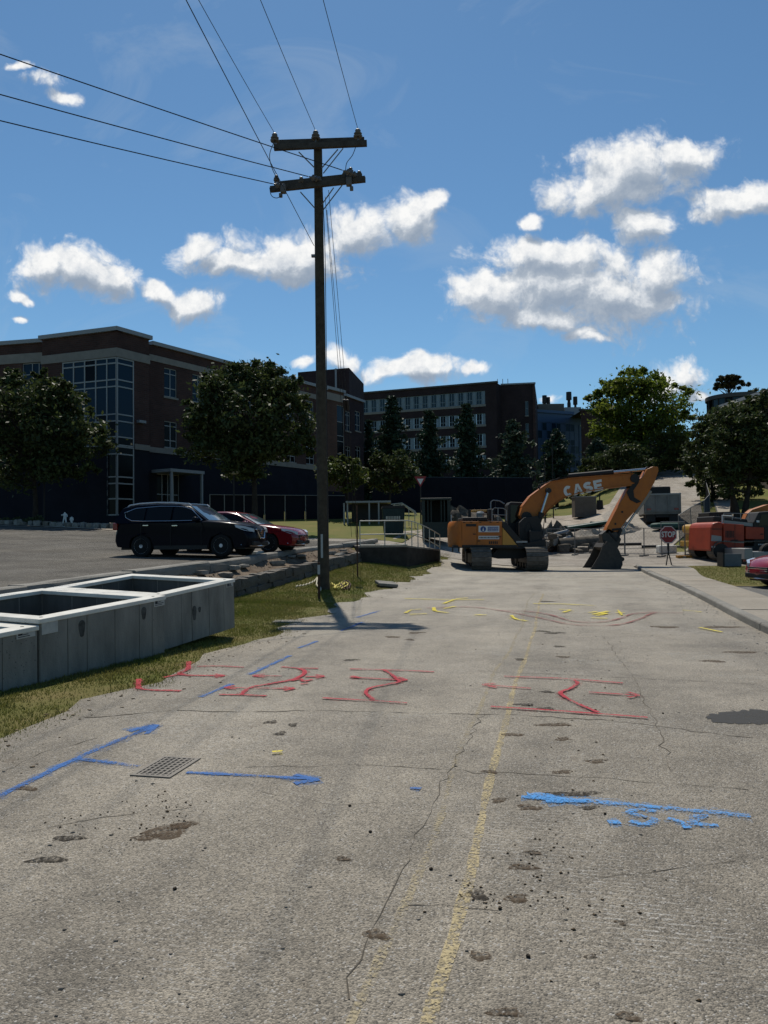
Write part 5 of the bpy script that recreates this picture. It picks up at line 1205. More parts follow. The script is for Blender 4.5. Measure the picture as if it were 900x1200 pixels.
MB().prism([q2(833.6,646),q2(833.8,642.5),q2(873,644),q2(873,647)], -1.425, -1.38).build('skirt','machine_black',ex2)
MB().prism([q2(834.6,619.5),q2(847,619.5),q2(847,620.4),q2(834.6,620.4)], -1.412, -1.38).build('seam','machine_black',ex2)
for px, py in ((859,633),(863.5,633),(893,626)): MB().cbox((q2(px,py)[0],-1.43,q2(px,py)[1]),(.14,.04,.05)).build('door_latch','machine_black',ex2)
MB().cyl((q2(856,608)[0],0,q2(856,608)[1]),(q2(856,608)[0],0,q2(856,602)[1]),.06,n=10).build('exhaust','machine_black',ex2)
for px in (852,862,872,882): MB().tube([(q2(px,609)[0],-1.1,q2(px,609)[1]),(q2(px,609)[0],-1.1,q2(px,604)[1]+.12)],.018,6).build('rail_post','grey_steel',ex2)
MB().tube([(q2(852,604)[0],-1.1,q2(852,604)[1]+.12),(q2(882,604)[0],-1.1,q2(882,604)[1]+.1)],.018,6).build('hand_rail','grey_steel',ex2)
MB().tube([(q2(849,616)[0],-1.2,q2(849,616)[1]),(q2(849,604)[0],-1.2,q2(849,604)[1]),(q2(860,604.5)[0],-1.2,q2(860,604.5)[1])],.035,8).build('handrail','decal_white',ex2,smooth=True)
MB().prism([q2(888,608),q2(891,601),q2(897,596),q2(915,590),q2(960,585),q2(960,595),q2(915,604),q2(902,612)], -.1, .35).build('boom', 'ex_orange', ex2, bevel=.03)
mb = MB(); px = 889.0
while px < 926: mb.prism([q2(px,637.4),q2(px+1.0,637.4),q2(px+1.0,638.8),q2(px,638.8)], -1.425, -1.39); px += 1.9
tag(mb.build('side_lettering', 'decal_white', ex2), kind='stuff')
# yellow machine just behind it
YL = 41.6; p = at(834, 640, YL); p.z = h(p.x, p.y)
ld = thing('wheel_loader', 'muddy yellow machine half hidden behind the red orange excavator', 'loader', p, 0)
def q3(px, py): return D_(px, py, YL-1.1, ld)
MB().prism([q3(817,621),q3(818,615.5),q3(822,614),q3(850,615.5),q3(850,640),q3(824,640),q3(821,634),q3(820,625)], -1.1, 1.1).build('hood', 'machine_yellow', ld, bevel=.09)
MB().prism([q3(816.5,641),q3(816.5,634),q3(832,634.5),q3(832,641)], -1.2, 1.2).build('counterweight', 'machine_yellow', ld, bevel=.04)
MB().prism([q3(829,632),q3(829,619),q3(836,619),q3(836,632)], -1.125, -1.09).build('grille', 'machine_black', ld)
for x in (-.2, 2.6):
    for y in (-1.0, 1.0): MB().lathe([(.3,-.25),(.62,-.25),(.70,-.18),(.70,.18),(.62,.25),(.3,.25)],24,(x,y,.70),'y').build('tyre','tyre',ld,smooth=True)
MB().prism([q3(836,615),q3(836,600),q3(862,599),q3(866,615)], -.6, .9).build('cab', 'machine_black', ld, bevel=.04)
# orange board lying on the road in front of it
o = MB().cbox((0,0,.06),(1.6,.35,.12)).build('barrier_board', 'ex_yellow', bevel=.02); p = at(811,652,40.5); o.location = (p.x,p.y,h(p.x,p.y)); tag(o, 'short orange board lying on the street left of the yellow machine', 'board')
# flat bed truck side, grey
YT = 36.6; p = at(890, 668, YT); p.z = h(p.x, p.y)
ft = thing('flatbed_truck', 'grey sided flatbed truck in front of the red orange excavator, running off to the right', 'truck', p, 0)
def q4(px, py): return D_(px, py, YT-1.1, ft)
MB().prism([q4(872.5,655.5),q4(872.5,643),q4(882,642.5),q4(882,646.5),q4(990,646.5),q4(990,655.5)], -1.1, 1.1).build('bed', 'grey_steel', ft, bevel=.02)
MB().prism([q4(876,664),q4(876,656),q4(990,656),q4(990,664)], -.9, .9).build('chassis', 'machine_black', ft)
for k in range(5): MB().prism([q4(883+k*18,654.5),q4(883+k*18,647.5),q4(899+k*18,647.5),q4(899+k*18,654.5)], -1.125, -1.09).build('side_board', 'grey_steel', ft, bevel=.008)
for px in (906, 935): MB().lathe([(.2,-.2),(.42,-.2),(.48,-.14),(.48,.14),(.42,.2),(.2,.2)],20,(q4(px,665)[0],-.85,.48),'y').build('tyre','tyre',ft,smooth=True)
for px in (875,): MB().cbox((q4(px,657)[0], -1.0, q4(px,657)[1]),(.18,.06,.08)).build('marker_lamp','tail_red',ft)
# grey panel on posts
YP = 34.6; p = at(857.5, 668, YP); p.z = h(p.x, p.y)
sgn = thing('message_board', 'blank blue grey board on short dark legs at the edge of the lawn', 'board', p, 0)
def q5(px, py): return D_(px, py, YP, sgn)
mat('board_grey', (.115,.13,.145), .6, .3, var=(.085,.095,.105), vs=3)
MB().prism([q5(848,649),q5(868.5,649),q5(868.5,663.5),q5(848,663.5)], -.05, .05).build('panel', 'board_grey', sgn, bevel=.01)
MB().prism([q5(846,647.5),q5(848,648.5),q5(848,667),q5(846,668)], -.1, .5).build('end_plate', 'machine_black', sgn); MB().prism([q5(848.3,663.6),q5(868,663.6),q5(868,665),q5(848.3,665)], -.04, .3).build('sill', 'machine_black', sgn)
MB().prism([q5(866.5,665),q5(869,665),q5(869,669),q5(866.5,669)], -.04, .3).build('leg', 'machine_black', sgn)

# ------------------------------------------------------------------ stop sign on a folding stand
mat('sign_red', (.24,.012,.018), .45, .4, var=(.19,.01,.014), vs=4)
YS_ = 34.8; sp = at(784, 665, YS_); sp.z = h(sp.x, sp.y); c = at(784, 626.5, YS_); rr = 10.2*YS_/F
st = thing('stop_sign', 'red octagonal stop sign with pale border on a crossed leg stand', 'stop sign', sp, R(4))
zc = c.z - sp.z
def octo(r, y0, y1): return MB().prism([(r/math.cos(R(22.5))*math.cos(R(22.5+45*k)), zc+r/math.cos(R(22.5))*math.sin(R(22.5+45*k))) for k in range(8)], y0, y1)
octo(rr, -.010, .010).build('plate', 'sign_red', st)
ro, ri = rr*.965, rr*.90; k8 = lambda r, k: (r/math.cos(R(22.5))*math.cos(R(22.5+45*k)), zc+r/math.cos(R(22.5))*math.sin(R(22.5+45*k)))
mb = MB()
for k in range(8):
    a, b, c2, d = k8(ro,k), k8(ro,k+1), k8(ri,k+1), k8(ri,k); mb.add([(v[0],-.0125,v[1]) for v in (a,b,c2,d)], [(0,1,2,3)])
mb.build('border', 'decal_white', st)
lettering('sign_lettering', 'STOP', rr*.90, 'decal_white', st, (0,-.0125,zc), (R(90),0,0), bold=.008, sx=.76, extrude=.002)
for sg in (-1, 1): MB().tube([(sg*.04,.03,zc-rr*.6),(sg*.02,.03,zc*.55),(-sg*.22,-.15*sg,0)],.028,8).build('leg','machine_black',st,smooth=True)
MB().box((-.03,.011,zc-rr*1.5),(.03,.05,zc+rr*.5)).build('upright','machine_black',st)

# ------------------------------------------------------------------ site fence across the street and up the hill
mat('fence_steel', (.17,.17,.165), .55, .4, metal=.4); mat('fence_mesh', (.035,.037,.04), .6, .3, metal=.2)
def mesh_me(w, hgt, step, r):
    mb = MB(); n = int((w+hgt)/step)
    for k in range(n+1):
        d = k*step
        for sg in (0, 1):
            x0, z0 = (d, 0) if d <= w else (w, d-w); x1, z1 = (d-hgt, hgt) if d >= hgt else (0, d)
            if sg: x0, x1 = w-x0, w-x1
            mb.tube([(x0,.002*(1-2*sg),z0),(x1,.002*(1-2*sg),z1)], r, 3, False)
    ob = mb.build('mesh', 'fence_mesh'); me = ob.data; bpy.data.objects.remove(ob); return me
panel_cache = {}
def fence_panel(a, b, hgt, label, group, lean=0.0, step=.16, r=.0028):
    d = b-a; w = math.hypot(d.x, d.y); o = thing('fence_panel', label, 'fence panel', a, math.atan2(d.y, d.x), group)
    o.rotation_euler = (lean, -math.atan2(d.z, w), o.rotation_euler[2]); w = round(w, 1)
    for p0, p1 in (((0,0,-.05),(0,0,hgt)), ((w,0,-.05),(w,0,hgt)), ((0,0,hgt),(w,0,hgt)), ((0,0,.12),(w,0,.12))): MB().tube([p0, p1], .022, 6).build('post' if p0[0]==p1[0] else 'rail', 'fence_steel', o, smooth=True)
    key = (w, hgt, step)
    if key not in panel_cache: panel_cache[key] = mesh_me(w, hgt-.12, step, r)
    m = link('mesh', panel_cache[key], None, o); m.location = (0,0,.12)
    if not panel_cache[key].materials: panel_cache[key].materials.append(MATS['fence_mesh'])
    for x in (0, w): MB().cbox((x,0,.03),(.16,.7,.10)).build('foot_block', 'kerb_concrete', o, bevel=.02)
    return o
gx_ = 'chain link panels across the side street'
fp = [(641,655),(674,655),(703,655),(732,656),(755,657.5),(776,659),(803,664)]
pts = []
for i, (px, py) in enumerate(fp): Y = 46.0 - .9*i; q = at(px, py, Y); pts.append(on(q.x, q.y))
labs = ['site fence panel left of the excavator boom stick','site fence panel behind the excavator bucket on its left','site fence panel directly behind the excavator bucket','site fence panel between the bucket and the stop sign','site fence panel just left of the stop sign','leaning site fence panel behind the stop sign']
for i in range(6): fence_panel(pts[i], pts[i+1], 1.55 if i < 5 else 1.9, labs[i], gx_, .0 if i < 5 else .06, .22, .0022)
prev = pts[-1]
for i in range(4):
    Y = 40.2 - .2*i; q = at(803+ (i+1)*22, 660, Y); nx = on(q.x, q.y); fence_panel(prev, nx, 1.25, ['low site fence panel in front of the yellow machine','low site fence panel in front of the tracks of the red orange excavator','low site fence panel in front of the red orange excavator doors','low site fence panel nearest the right edge of the picture'][i], gx_, 0, .22, .0022); prev = nx
hs = frange(49, 97, 4.0)
for i, (a, b) in enumerate(zip(hs, hs[1:])):
    A_, B_ = onst(a, hc(a)+4.4), onst(b, hc(b)+4.4)
    fence_panel(A_, B_, 1.9, 'dark chain link panel climbing the hill between street and path', 'chain link panels up the hill street', 0, .13, .006)

# ------------------------------------------------------------------ tipper truck going up the hill, seen from behind
mat('bed_grey', (.12,.12,.11), .7, .3, var=(.20,.19,.175), vs=1.6, metal=.1); mat('tarp_green', (.012,.045,.035), .7, .3, var=(.02,.07,.055), vs=2)
YD = 56.0; p = at(777, 620, YD); p.z = h(p.x, p.y)
dt = thing('tipper_truck', 'grey tipper truck seen from behind on the hill street', 'truck', p, -R(14)); 
def q6(px, py): return D_(px, py, YD, dt)
bw = 1.24; z0, z1 = q6(777,600)[1], q6(777,579.5)[1]
MB().box((-bw,-.02,z0),(bw,.05,z1)).build('tailgate', 'bed_grey', dt, bevel=.01)
for x in (-bw+.06,-.42,.42,bw-.06): MB().box((x-.06,-.07,z0),(x+.06,-.022,z1)).build('tailgate_rib', 'bed_grey', dt)
MB().box((-bw-.05,-.075,z1-.02),(bw+.05,.06,z1+.08)).build('tailgate_bar', 'grey_steel', dt)
for sg in (-1, 1): MB().box((sg*bw-.05,.051,z0-.1),(sg*bw+.05,5.2,z1+.10)).build('bed_side', 'bed_grey', dt)
MB().box((-bw,.06,z0-.15),(bw,5.2,z0)).build('bed_floor', 'bed_grey', dt)
MB().box((-bw+.1,5.22,z0-.2),(bw-.1,5.3,z1+.62)).build('bed_front', 'machine_black', dt); MB().box((-.75,5.4,.9),(1.2,7.4,z1+.9)).build('cab', 'machine_black', dt, bevel=.1)
MB().box((-.45,.2,.55),(.45,6.5,.95)).build('chassis', 'machine_black', dt)
for yy in (.9, 2.2):
    for x in (-.98,-.62,.62,.98): MB().lathe([(.2,-.14),(.46,-.15),(.52,-.1),(.52,.1),(.46,.15),(.2,.14)],22,(x,yy,.52),'x').build('tyre','tyre',dt,smooth=True)
for x in (-1,1): MB().lathe([(.2,-.14),(.46,-.15),(.52,-.1),(.52,.1),(.46,.15),(.2,.14)],22,(x,6.3,.52),'x').build('tyre','tyre',dt,smooth=True)
for sg in (-1, 1): MB().box((sg*.8-.32,.25,.25),(sg*.8+.32,.28,1.05)).build('mud_flap', 'machine_black', dt); MB().cbox((sg*.95,-.03,1.15),(.3,.06,.13)).build('tail_light','tail_red',dt)
MB().box((-bw,.0,1.05),(bw,.12,1.25)).build('rear_beam','machine_black',dt)
MB().tube([(1.2,5.8,2.4),(1.55,5.8,2.45)],.03,6).build('mirror_arm','machine_black',dt); MB().cbox((1.62,5.78,2.3),(.24,.1,.55)).build('mirror','machine_black',dt,bevel=.03)
o = tag(link('tarpaulin', rough_stone((0,0,.3),(2.6,1.2,.5),Matrix.Identity(3),77),'tarp_green',smooth=True), 'crumpled dark green tarpaulin heap behind the tipper truck', 'tarpaulin'); q = at(783,618,53.5); o.location = (q.x,q.y,h(q.x,q.y)-.05)
for sdx in range(3):
    v = o.modifiers.new('sub','SUBSURF') if sdx == 0 else None
o = MB().box((-.5,-.3,0),(.5,.3,.45)).build('barrier_block','precast_rim',bevel=.06); q = at(781,645,43.5); o.location = on(q.x,q.y); tag(o,'small pale concrete block on the street left of the stop sign','concrete block')

# ------------------------------------------------------------------ heaps of rubble, pipes and timbers behind the big excavator
def chunk(px, py, Y, d, label, m='site_dirt', nm='rubble_chunk', grp='rubble on the torn up street', rz=None):
    q = at(px, py, Y); i = int(px*7+py*3); a = Matrix.Rotation(random.uniform(0,3.1) if rz is None else rz,3,'Z') @ Matrix.Rotation(random.uniform(-.25,.25),3,'Y')
    o = link(nm, rough_stone((0,0,d[2]*.35), d, a, i), m, smooth=True, angle=32); o.location = on(q.x, q.y); return tag(o, label, 'rubble' , grp)
mat('broken_asphalt', (.055,.047,.038), .95, .15, var=(.13,.11,.085), vs=3, bump=.8, bs=12)
def mound(label, px, py, Y, rx, ry, hgt, m, seed):
    q = at(px, py, Y); r = random.Random(seed); n, rings = 40, 9; vs = [(0,0,hgt)]; fs = []
    ph = [r.uniform(0,6.28) for _ in range(6)]
    for k in range(1, rings+1):
        u = k/rings
        for j in range(n):
            a = 6.2832*j/n; w = 1+.18*math.sin(2*a+ph[0])+.12*math.sin(3*a+ph[1])+.08*math.sin(7*a+ph[2])
            z = hgt*(1-u**1.3)*(1+.28*math.sin(3*a+5*u+ph[3])+.15*math.sin(6*a-8*u+ph[4])) + r.uniform(-.1,.1)*hgt*(1 if k < rings else 0) - (.35 if k == rings else 0)
            vs.append((math.cos(a)*rx*w*u, math.sin(a)*ry*w*u, z))
    for j in range(n): fs.append((0,1+j,1+(j+1)%n))
    for k in range(rings-1):
        for j in range(n): fs.append((1+k*n+j,1+(k+1)*n+j,1+(k+1)*n+(j+1)%n,1+k*n+(j+1)%n))
    o = MB().add(vs, fs).build('rubble_heap', m, None, smooth=True, angle=22); o.location = on(q.x,q.y); tag(o, label, 'heap'); return o
mound('dark heap of dug up earth and asphalt behind the excavator cab', 648, 630, 51, 2.6, 1.8, 1.25, 'broken_asphalt', 1)
mound('lower brown earth heap between the excavator boom and the hill street', 690, 632, 52, 3.2, 1.6, .75, 'site_dirt', 2)
mound('low dark heap beside the dark container', 535, 600, 60, 3.0, 1.8, .9, 'broken_asphalt', 3)
mound('small dirt heap to the left of the tipper truck', 728, 622, 55, 1.6, 1.2, .7, 'site_dirt', 4)
for i in range(64):
    px = random.uniform(630, 715); py = random.uniform(612, 640); chunk(px, py, 50-(py-612)*.12+random.uniform(-1,1), (random.uniform(.3,1.1), random.uniform(.3,.8), random.uniform(.2,.55)), 'broken slab in the rubble heap behind the excavator cab', 'broken_asphalt' if i % 3 else 'rock').location.z += max(0, 1.0-abs(px-648)/22)*random.uniform(.2,1.0)
for i in range(20):
    px = random.uniform(500, 560); py = random.uniform(592, 606); chunk(px, py, 60+random.uniform(-2,2), (random.uniform(.5,1.6), random.uniform(.4,1), random.uniform(.25,.6)), 'grey debris in the heap beside the dark container', 'rock' if i % 2 else 'broken_asphalt', grp='debris beside the dark container')
def beam(a, b, r, m, label, cat, grp=None, n=10, nm='pipe'):
    o = MB().tube([Vector((0,0,0)), b-a], r, n).build(nm, m, None, smooth=n>4); o.location = a; return tag(o, label, cat, grp)
def gp_(px, py, Y, dz): q = at(px, py, Y); return on(q.x, q.y, dz)
beam(gp_(654,640,47.6,.42), gp_(703,641,48.2,.42), .42, 'broken_asphalt', 'thick concrete pipe lying across the dug up street', 'pipe', n=16, nm='concrete_pipe')
beam(gp_(700,641,48,.3), gp_(752,646,47,.25), .10, 'machine_black', 'long black pipe lying on the ground right of the concrete pipe', 'pipe')
beam(gp_(752,646,46.6,.15), gp_(774,649,46.3,.12), .09, 'machine_black', 'black pipe end near the stop sign', 'pipe')
for i in range(9):
    a = gp_(636+random.uniform(0,8), 634+random.uniform(-3,3), 47.5+random.uniform(-1,1), .1+.1*i); b = gp_(662+random.uniform(-4,8), 620+random.uniform(-6,6), 50+random.uniform(-1,1), .3+.1*i)
    beam(a, b, random.uniform(.05,.12), 'stake_wood' if i%2 else 'grey_steel', 'splintered timber or rod sticking out of the rubble heap', 'debris', 'timbers in the rubble heap', 6, 'timber')
for i in range(8):
    a = gp_(656+i*1.5, 611-i*.4, 62-i*.25, .15+.16*(i//4)); b = gp_(706+i*1.2, 607.5-i*.4, 62-i*.25, .15+.16*(i//4)); beam(a, b, .11, ('tarp_green' if i%3 else 'grey_steel'), 'long dark pipe in the stack on the grass behind the site', 'pipe', 'stack of pipes')
for i in range(6): chunk(663+i*7, 606-i*.5, 61.2, (random.uniform(.6,1.2),.6,.5), 'dark lump lying on the pipe stack', 'machine_black', nm='rubble_chunk', grp='lumps on the pipe stack')
mat('container_tan', (.15,.125,.10), .7, .3, var=(.11,.09,.07), vs=2)
YC2 = 72; p = at(684.5, 600, YC2); o = thing('storage_box', 'weathered tan storage box with ribbed walls standing on the grass', 'storage box', (p.x, p.y, h(p.x,p.y)), -R(4))
wz = at(684.5,583,YC2).z - o.location.z; ww = 12.4*YC2/F
MB().box((-ww,-.8,0),(ww,.8,wz)).build('body','container_tan',o,bevel=.02)
for i in range(12): x = -ww+.08+(2*ww-.16)*i/11; MB().box((x-.035,-.83,.08),(x+.035,-.801,wz-.08)).build('rib','container_tan',o)
MB().box((-ww-.04,-.86,wz),(ww+.04,.86,wz+.07)).build('lid','grey_steel',o)
p = seen_on_ground(703, 597, 60, 100); o = MB().cyl((0,0,0),(0,0,.9),.35,.28,n=14).cyl((0,0,.9),(0,0,1.5),.06,n=8).build('bollard','machine_black'); o.location = p; tag(o,'squat dark post beside the tan storage box','post')
# dark roll off container, green skip, stair rail
mat('dark_green', (.012,.022,.019), .6, .3, var=(.02,.032,.028), vs=2); mat('skip_green', (.010,.026,.025), .6, .3, var=(.016,.036,.034), vs=2)
YK = 44; p = at(511.5, 622, YK); o = thing('dark_container', 'tall dark open fronted container left of the orange excavator', 'container', (p.x,p.y,p.z-.4), -R(3)); wz = at(511,586,YK).z-o.location.z; ww = 16.8*YK/F
MB().box((-ww,0,0),(ww,2.4,.9)).box((-ww,0,.9),(-ww+.18,2.4,wz)).box((ww-.18,0,.9),(ww,2.4,wz)).box((-ww+.18,2.2,.9),(ww-.18,2.4,wz)).build('body','dark_green',o)
MB().box((-ww-.08,-.1,wz),(ww+.08,2.5,wz+.12)).build('roof','dark_green',o,bevel=.03)
for x in (-ww+.35, -ww*.35, ww*.35, ww-.35): MB().box((x-.03,.05,.9),(x+.03,.10,wz)).build('bar','dark_green',o)
MB().box((ww+.0,-.2,.2),(ww+.05,.15,1.3)).build('notice_board','tag_white',o)
YG = 46; p = at(461, 613, YG); o = thing('skip', 'dark green lidded skip with pale lettering beside the stair rail', 'skip', (p.x,p.y,p.z-.6), R(2)); wz = at(461,596,YG).z-o.location.z; ww = 13*YG/F
MB().prism([(-ww+.1,0),(ww-.1,0),(ww,wz),(-ww,wz)], -.6, .9).build('body','skip_green',o,bevel=.02)
MB().prism([(-ww-.03,wz),(ww+.03,wz),(ww,wz+.14),(-ww,wz+.14)], -.65, .95).build('lid','machine_black',o)
for i in range(5): x = -ww+.15+(2*ww-.3)*i/4; MB().box((x-.04,-.65,.1),(x+.04,-.601,wz-.1)).build('rib','skip_green',o)
mb = MB(); x = -ww+.2
while x < ww-.3: w_ = random.uniform(.05,.11); mb.box((x,-.668,wz*.55),(x+w_,-.652,wz*.68)); x += w_+.04
mb.build('lettering','rail_paint',o)
YH = 50; p = at(463, 606, YH); o = thing('stair_rail', 'pale pipe handrail running down the steps behind the green skip', 'handrail', p, 0)
for k in range(3):
    P_ = [D_(458+k*2.5,591+k*1.6,YH,o), D_(471+k*1.5,589.5+k*1.6,YH,o), D_(487+k,599.5+k*1.8,YH,o)]; MB().tube([(x,0.15*k,z) for x,z in P_],.035,6).build('rail','rail_paint',o,smooth=True)
for px, py in ((462,591),(471,590),(479,595),(486,599)): x,z = D_(px,py,YH,o); MB().tube([(x,0,z-1.2),(x,0,z)],.03,6).build('post','rail_paint',o)
# canopy and posts in front of the left building's end (covered walkway)
YW = 52; p = at(415, 600, YW); o = thing('covered_walkway', 'low dark flat roof on thin pale posts behind the utility pole', 'canopy', (p.x,p.y,h(p.x,p.y)), 0)
x0,zt_ = D_(406,588,YW,o); x1,_ = D_(458,590,YW,o); MB().box((x0,-1,zt_-.12),(x1,1.2,zt_)).build('roof','grey_steel',o)
for px in (404,408,433,444): x,_ = D_(px,600,YW,o); MB().box((x-.05,-.9,-.5),(x+.05,-.8,zt_-.121)).build('post','grey_steel',o)
MB().box((x0+.3,.9,-.4),(x1-.2,1.1,zt_-.13)).build('back_wall','machine_black',o)
# thin poles and small signs
def post_sign(px, ytop, Y, label, cat, face=None, r=.05, py_base=None):
    q = at(px, ytop, Y); b = on(q.x, q.y) if py_base is None else at(px, py_base, Y); o = thing('sign_post', label, cat, b, 0); H_ = q.z-b.z
    MB().cyl((0,0,-.3),(0,0,H_),r,r*.8,8).build('post','machine_black',o,smooth=True)
    if face: face(o, H_)
    return o
def tri_face(o, H_):
    MB().prism([(0,H_-.75),(.42,H_-.02),(-.42,H_-.02)], -.06, -.04).build('sign_plate','sign_red',o); MB().prism([(0,H_-.58),(.22,H_-.18),(-.22,H_-.18)], -.066, -.061).build('sign_face','decal_white',o)
post_sign(492.5, 558, 52, 'red and white triangular sign on a tall dark post left of the dark container', 'road sign', tri_face)
def disc_face(o, H_):
    MB().cyl((0,-.06,H_-.35),(0,-.04,H_-.35),.42,n=16).build('sign_plate','sign_red',o); MB().prism([(-.2,H_-.20),(.2,H_-.20),(0,H_-.38)], -.066, -.061).build('sign_face','decal_white',o)
post_sign(52, 536, 47, 'small round red sign with pale mark on a tall dark post under the left tree', 'road sign', disc_face)
def lamp_face(o, H_): MB().lathe([(.05,H_),(.28,H_+.05),(.30,H_+.35),(.10,H_+.5),(0,H_+.52)],14).build('lamp_head','rail_paint',o,smooth=True)
post_sign(274, 556, 46, 'lamp post with a pale lamp head under the middle tree', 'lamp post', lamp_face, .06)
mat('hydrant_white', (.50,.50,.47), .6, .3)
post_sign(638, 536, 70, 'slim tall dark pole behind the excavator boom', 'pole', None, .06)
post_sign(647, 520, 75, 'slim dark pole between the far conifers', 'pole', None, .06)
# ------------------------------------------------------------------ buildings
def brick_mat(name, a, b, mortar, scale=1.0):
    m = bpy.data.materials.new(name); m.use_nodes = True; t = m.node_tree; N = NT(t); bs = t.nodes['Principled BSDF']
    tc = N.n('ShaderNodeTexCoord').outputs['Object']; sp_ = N.n('ShaderNodeSeparateXYZ'); N.put(sp_.inputs[0], tc); cb = N.n('ShaderNodeCombineXYZ'); N.put(cb.inputs[0], N.m('ADD', sp_.outputs[0], sp_.outputs[1])); N.put(cb.inputs[1], sp_.outputs[2])
    br = N.n('ShaderNodeTexBrick', in_Scale=1.0/scale); N.put(br.inputs['Vector'], cb.outputs[0]); br.inputs['Color1'].default_value = (*a,1); br.inputs['Color2'].default_value = (*b,1); br.inputs['Mortar'].default_value = (*mortar,1)
    br.inputs['Brick Width'].default_value = .42; br.inputs['Row Height'].default_value = .14; br.inputs['Mortar Size'].default_value = .012
    nz = N.n('ShaderNodeTexNoise', in_Scale=.5, in_Detail=5.0); N.put(nz.inputs['Vector'], tc)
    c = N.vm('SCALE', br.outputs[0]); N.put(c.node.inputs['Scale'], N.mr(nz.outputs['Fac'], .3, .7, .75, 1.2)); N.put(bs.inputs['Base Color'], c); bs.inputs['Roughness'].default_value = .9; bs.inputs['Specular IOR Level'].default_value = .15
    MATS[name] = m
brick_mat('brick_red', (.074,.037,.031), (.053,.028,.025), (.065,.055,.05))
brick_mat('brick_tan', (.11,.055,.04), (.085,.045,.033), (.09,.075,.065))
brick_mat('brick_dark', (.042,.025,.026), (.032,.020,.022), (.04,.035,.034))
brick_mat('stone_grey', (.15,.115,.095), (.12,.09,.075), (.10,.085,.07), 1.6)
mat('base_navy', (.018,.019,.026), .85, .1, var=(.012,.013,.018), vs=.8); mat('limestone', (.24,.22,.195), .85, .2, var=(.19,.175,.155), vs=1.5)  # first one: near-black navy of the ground storey walls
mat('mullion', (.27,.27,.265), .5, .4, metal=.2); mat('roof_grey', (.08,.078,.075), .9, .2); mat('coping', (.24,.25,.26), .5, .4)
mat('glass_blue', (.008,.024,.045), .12, .12); mat('glass_dark', (.003,.004,.006), .15, .08); mat('panel_pale', (.19,.24,.27), .6, .3, var=(.15,.19,.22), vs=2); mat('glass_teal', (.014,.035,.05), .15, .2); mat('blue_cladding', (.02,.06,.14), .4, .5)
class Face:
    """vertical wall plane between two photo columns at given distances; local x runs along it, -y is outwards"""
    def __init__(s, bld, px0, Y0, px1, Y1):
        a, b = at(px0, 600, Y0), at(px1, 600, Y1); s.b = bld; s.P = Vector((a.x, a.y, 0)); d = Vector((b.x-a.x, b.y-a.y, 0)); s.L = d.length; s.u = d.normalized(); s.rz = math.atan2(d.y, d.x); s.n = Vector((s.u.y, -s.u.x, 0))
    def w(s, x, y=0): return s.P + s.u*x - s.n*y
    def q(s, px, py):
        d = ray(px, py); o = Vector((0,0,CAM_Z)); k = (s.P-o).dot(s.n)/d.dot(s.n); p = o+d*k; return ((p-s.P).dot(s.u), p.z)
    def put(s, ob): ob.parent = s.b; ob.location = s.P; ob.rotation_euler = (0,0,s.rz); return ob
    def boxes(s, nm, m, lst, bevel=0):
        mb = MB()
        for x0,x1,z0,z1,y0,y1 in lst: mb.box((x0,y0,z0),(x1,y1,z1))
        return s.put(mb.build(nm, m, bevel=bevel))
    def wall(s, x0, x1, z0, z1, holes, m, depth=.25, nm='wall'):
        """sheet of wall with openings and their reveals"""
        xs = sorted({x0,x1,*[h_[0] for h_ in holes],*[h_[1] for h_ in holes]}); zs = sorted({z0,z1,*[h_[2] for h_ in holes],*[h_[3] for h_ in holes]}); mb = MB()
        for a, b in zip(xs, xs[1:]):
            for c, d in zip(zs, zs[1:]):
                mx, mz = (a+b)/2, (c+d)/2
                if any(h_[0] < mx < h_[1] and h_[2] < mz < h_[3] for h_ in holes): continue
                mb.quad((a,0,c),(b,0,c),(b,0,d),(a,0,d))
        for (a, b, c, d) in holes: mb.quad((a,0,c),(a,depth,c),(a,depth,d),(a,0,d)); mb.quad((b,0,c),(b,0,d),(b,depth,d),(b,depth,c)); mb.quad((a,0,c),(b,0,c),(b,depth,c),(a,depth,c)); mb.quad((a,0,d),(a,depth,d),(b,depth,d),(b,0,d))
        return s.put(mb.build(nm, m))
    def window(s, x0, x1, z0, z1, cols, rows, glass='glass_blue', fr='mullion', y=.12, t=.06, sill=True, nm='window'):
        """frame with mullions, panes as children"""
        mb = MB(); xs = [x0+(x1-x0)*c for c in cols]; zs = [z0+(z1-z0)*r for r in rows]
        for x in xs: k = t/2; a = min(max(x-k,x0),x1-t) ; mb.box((a,y-.05,z0),(a+t,y+.03,z1))
        for z in zs:
            a = min(max(z-t/2,z0),z1-t)
            for c, d in zip(xs, xs[1:]): mb.box((c+t*.55,y-.048,a),(d-t*.55,y+.028,a+t))
        w = s.put(mb.build(nm, fr))
        for c, d in zip(xs, xs[1:]):
            for e, f in zip(zs, zs[1:]): MB().quad((c,y,e),(d,y,e),(d,y,f),(c,y,f)).build('pane', glass if not callable(glass) else glass(e), w)
        if sill: MB().box((x0-.08,-.08,z0-.14),(x1+.08,y-.051,z0-.002)).build('sill','limestone',w)
        return w
def roof_poly(bld, pts, z, m='roof_grey'):
    o = MB().add([(p.x,p.y,z) for p in pts], [tuple(range(len(pts)))]).build('roof', m, bld); return o
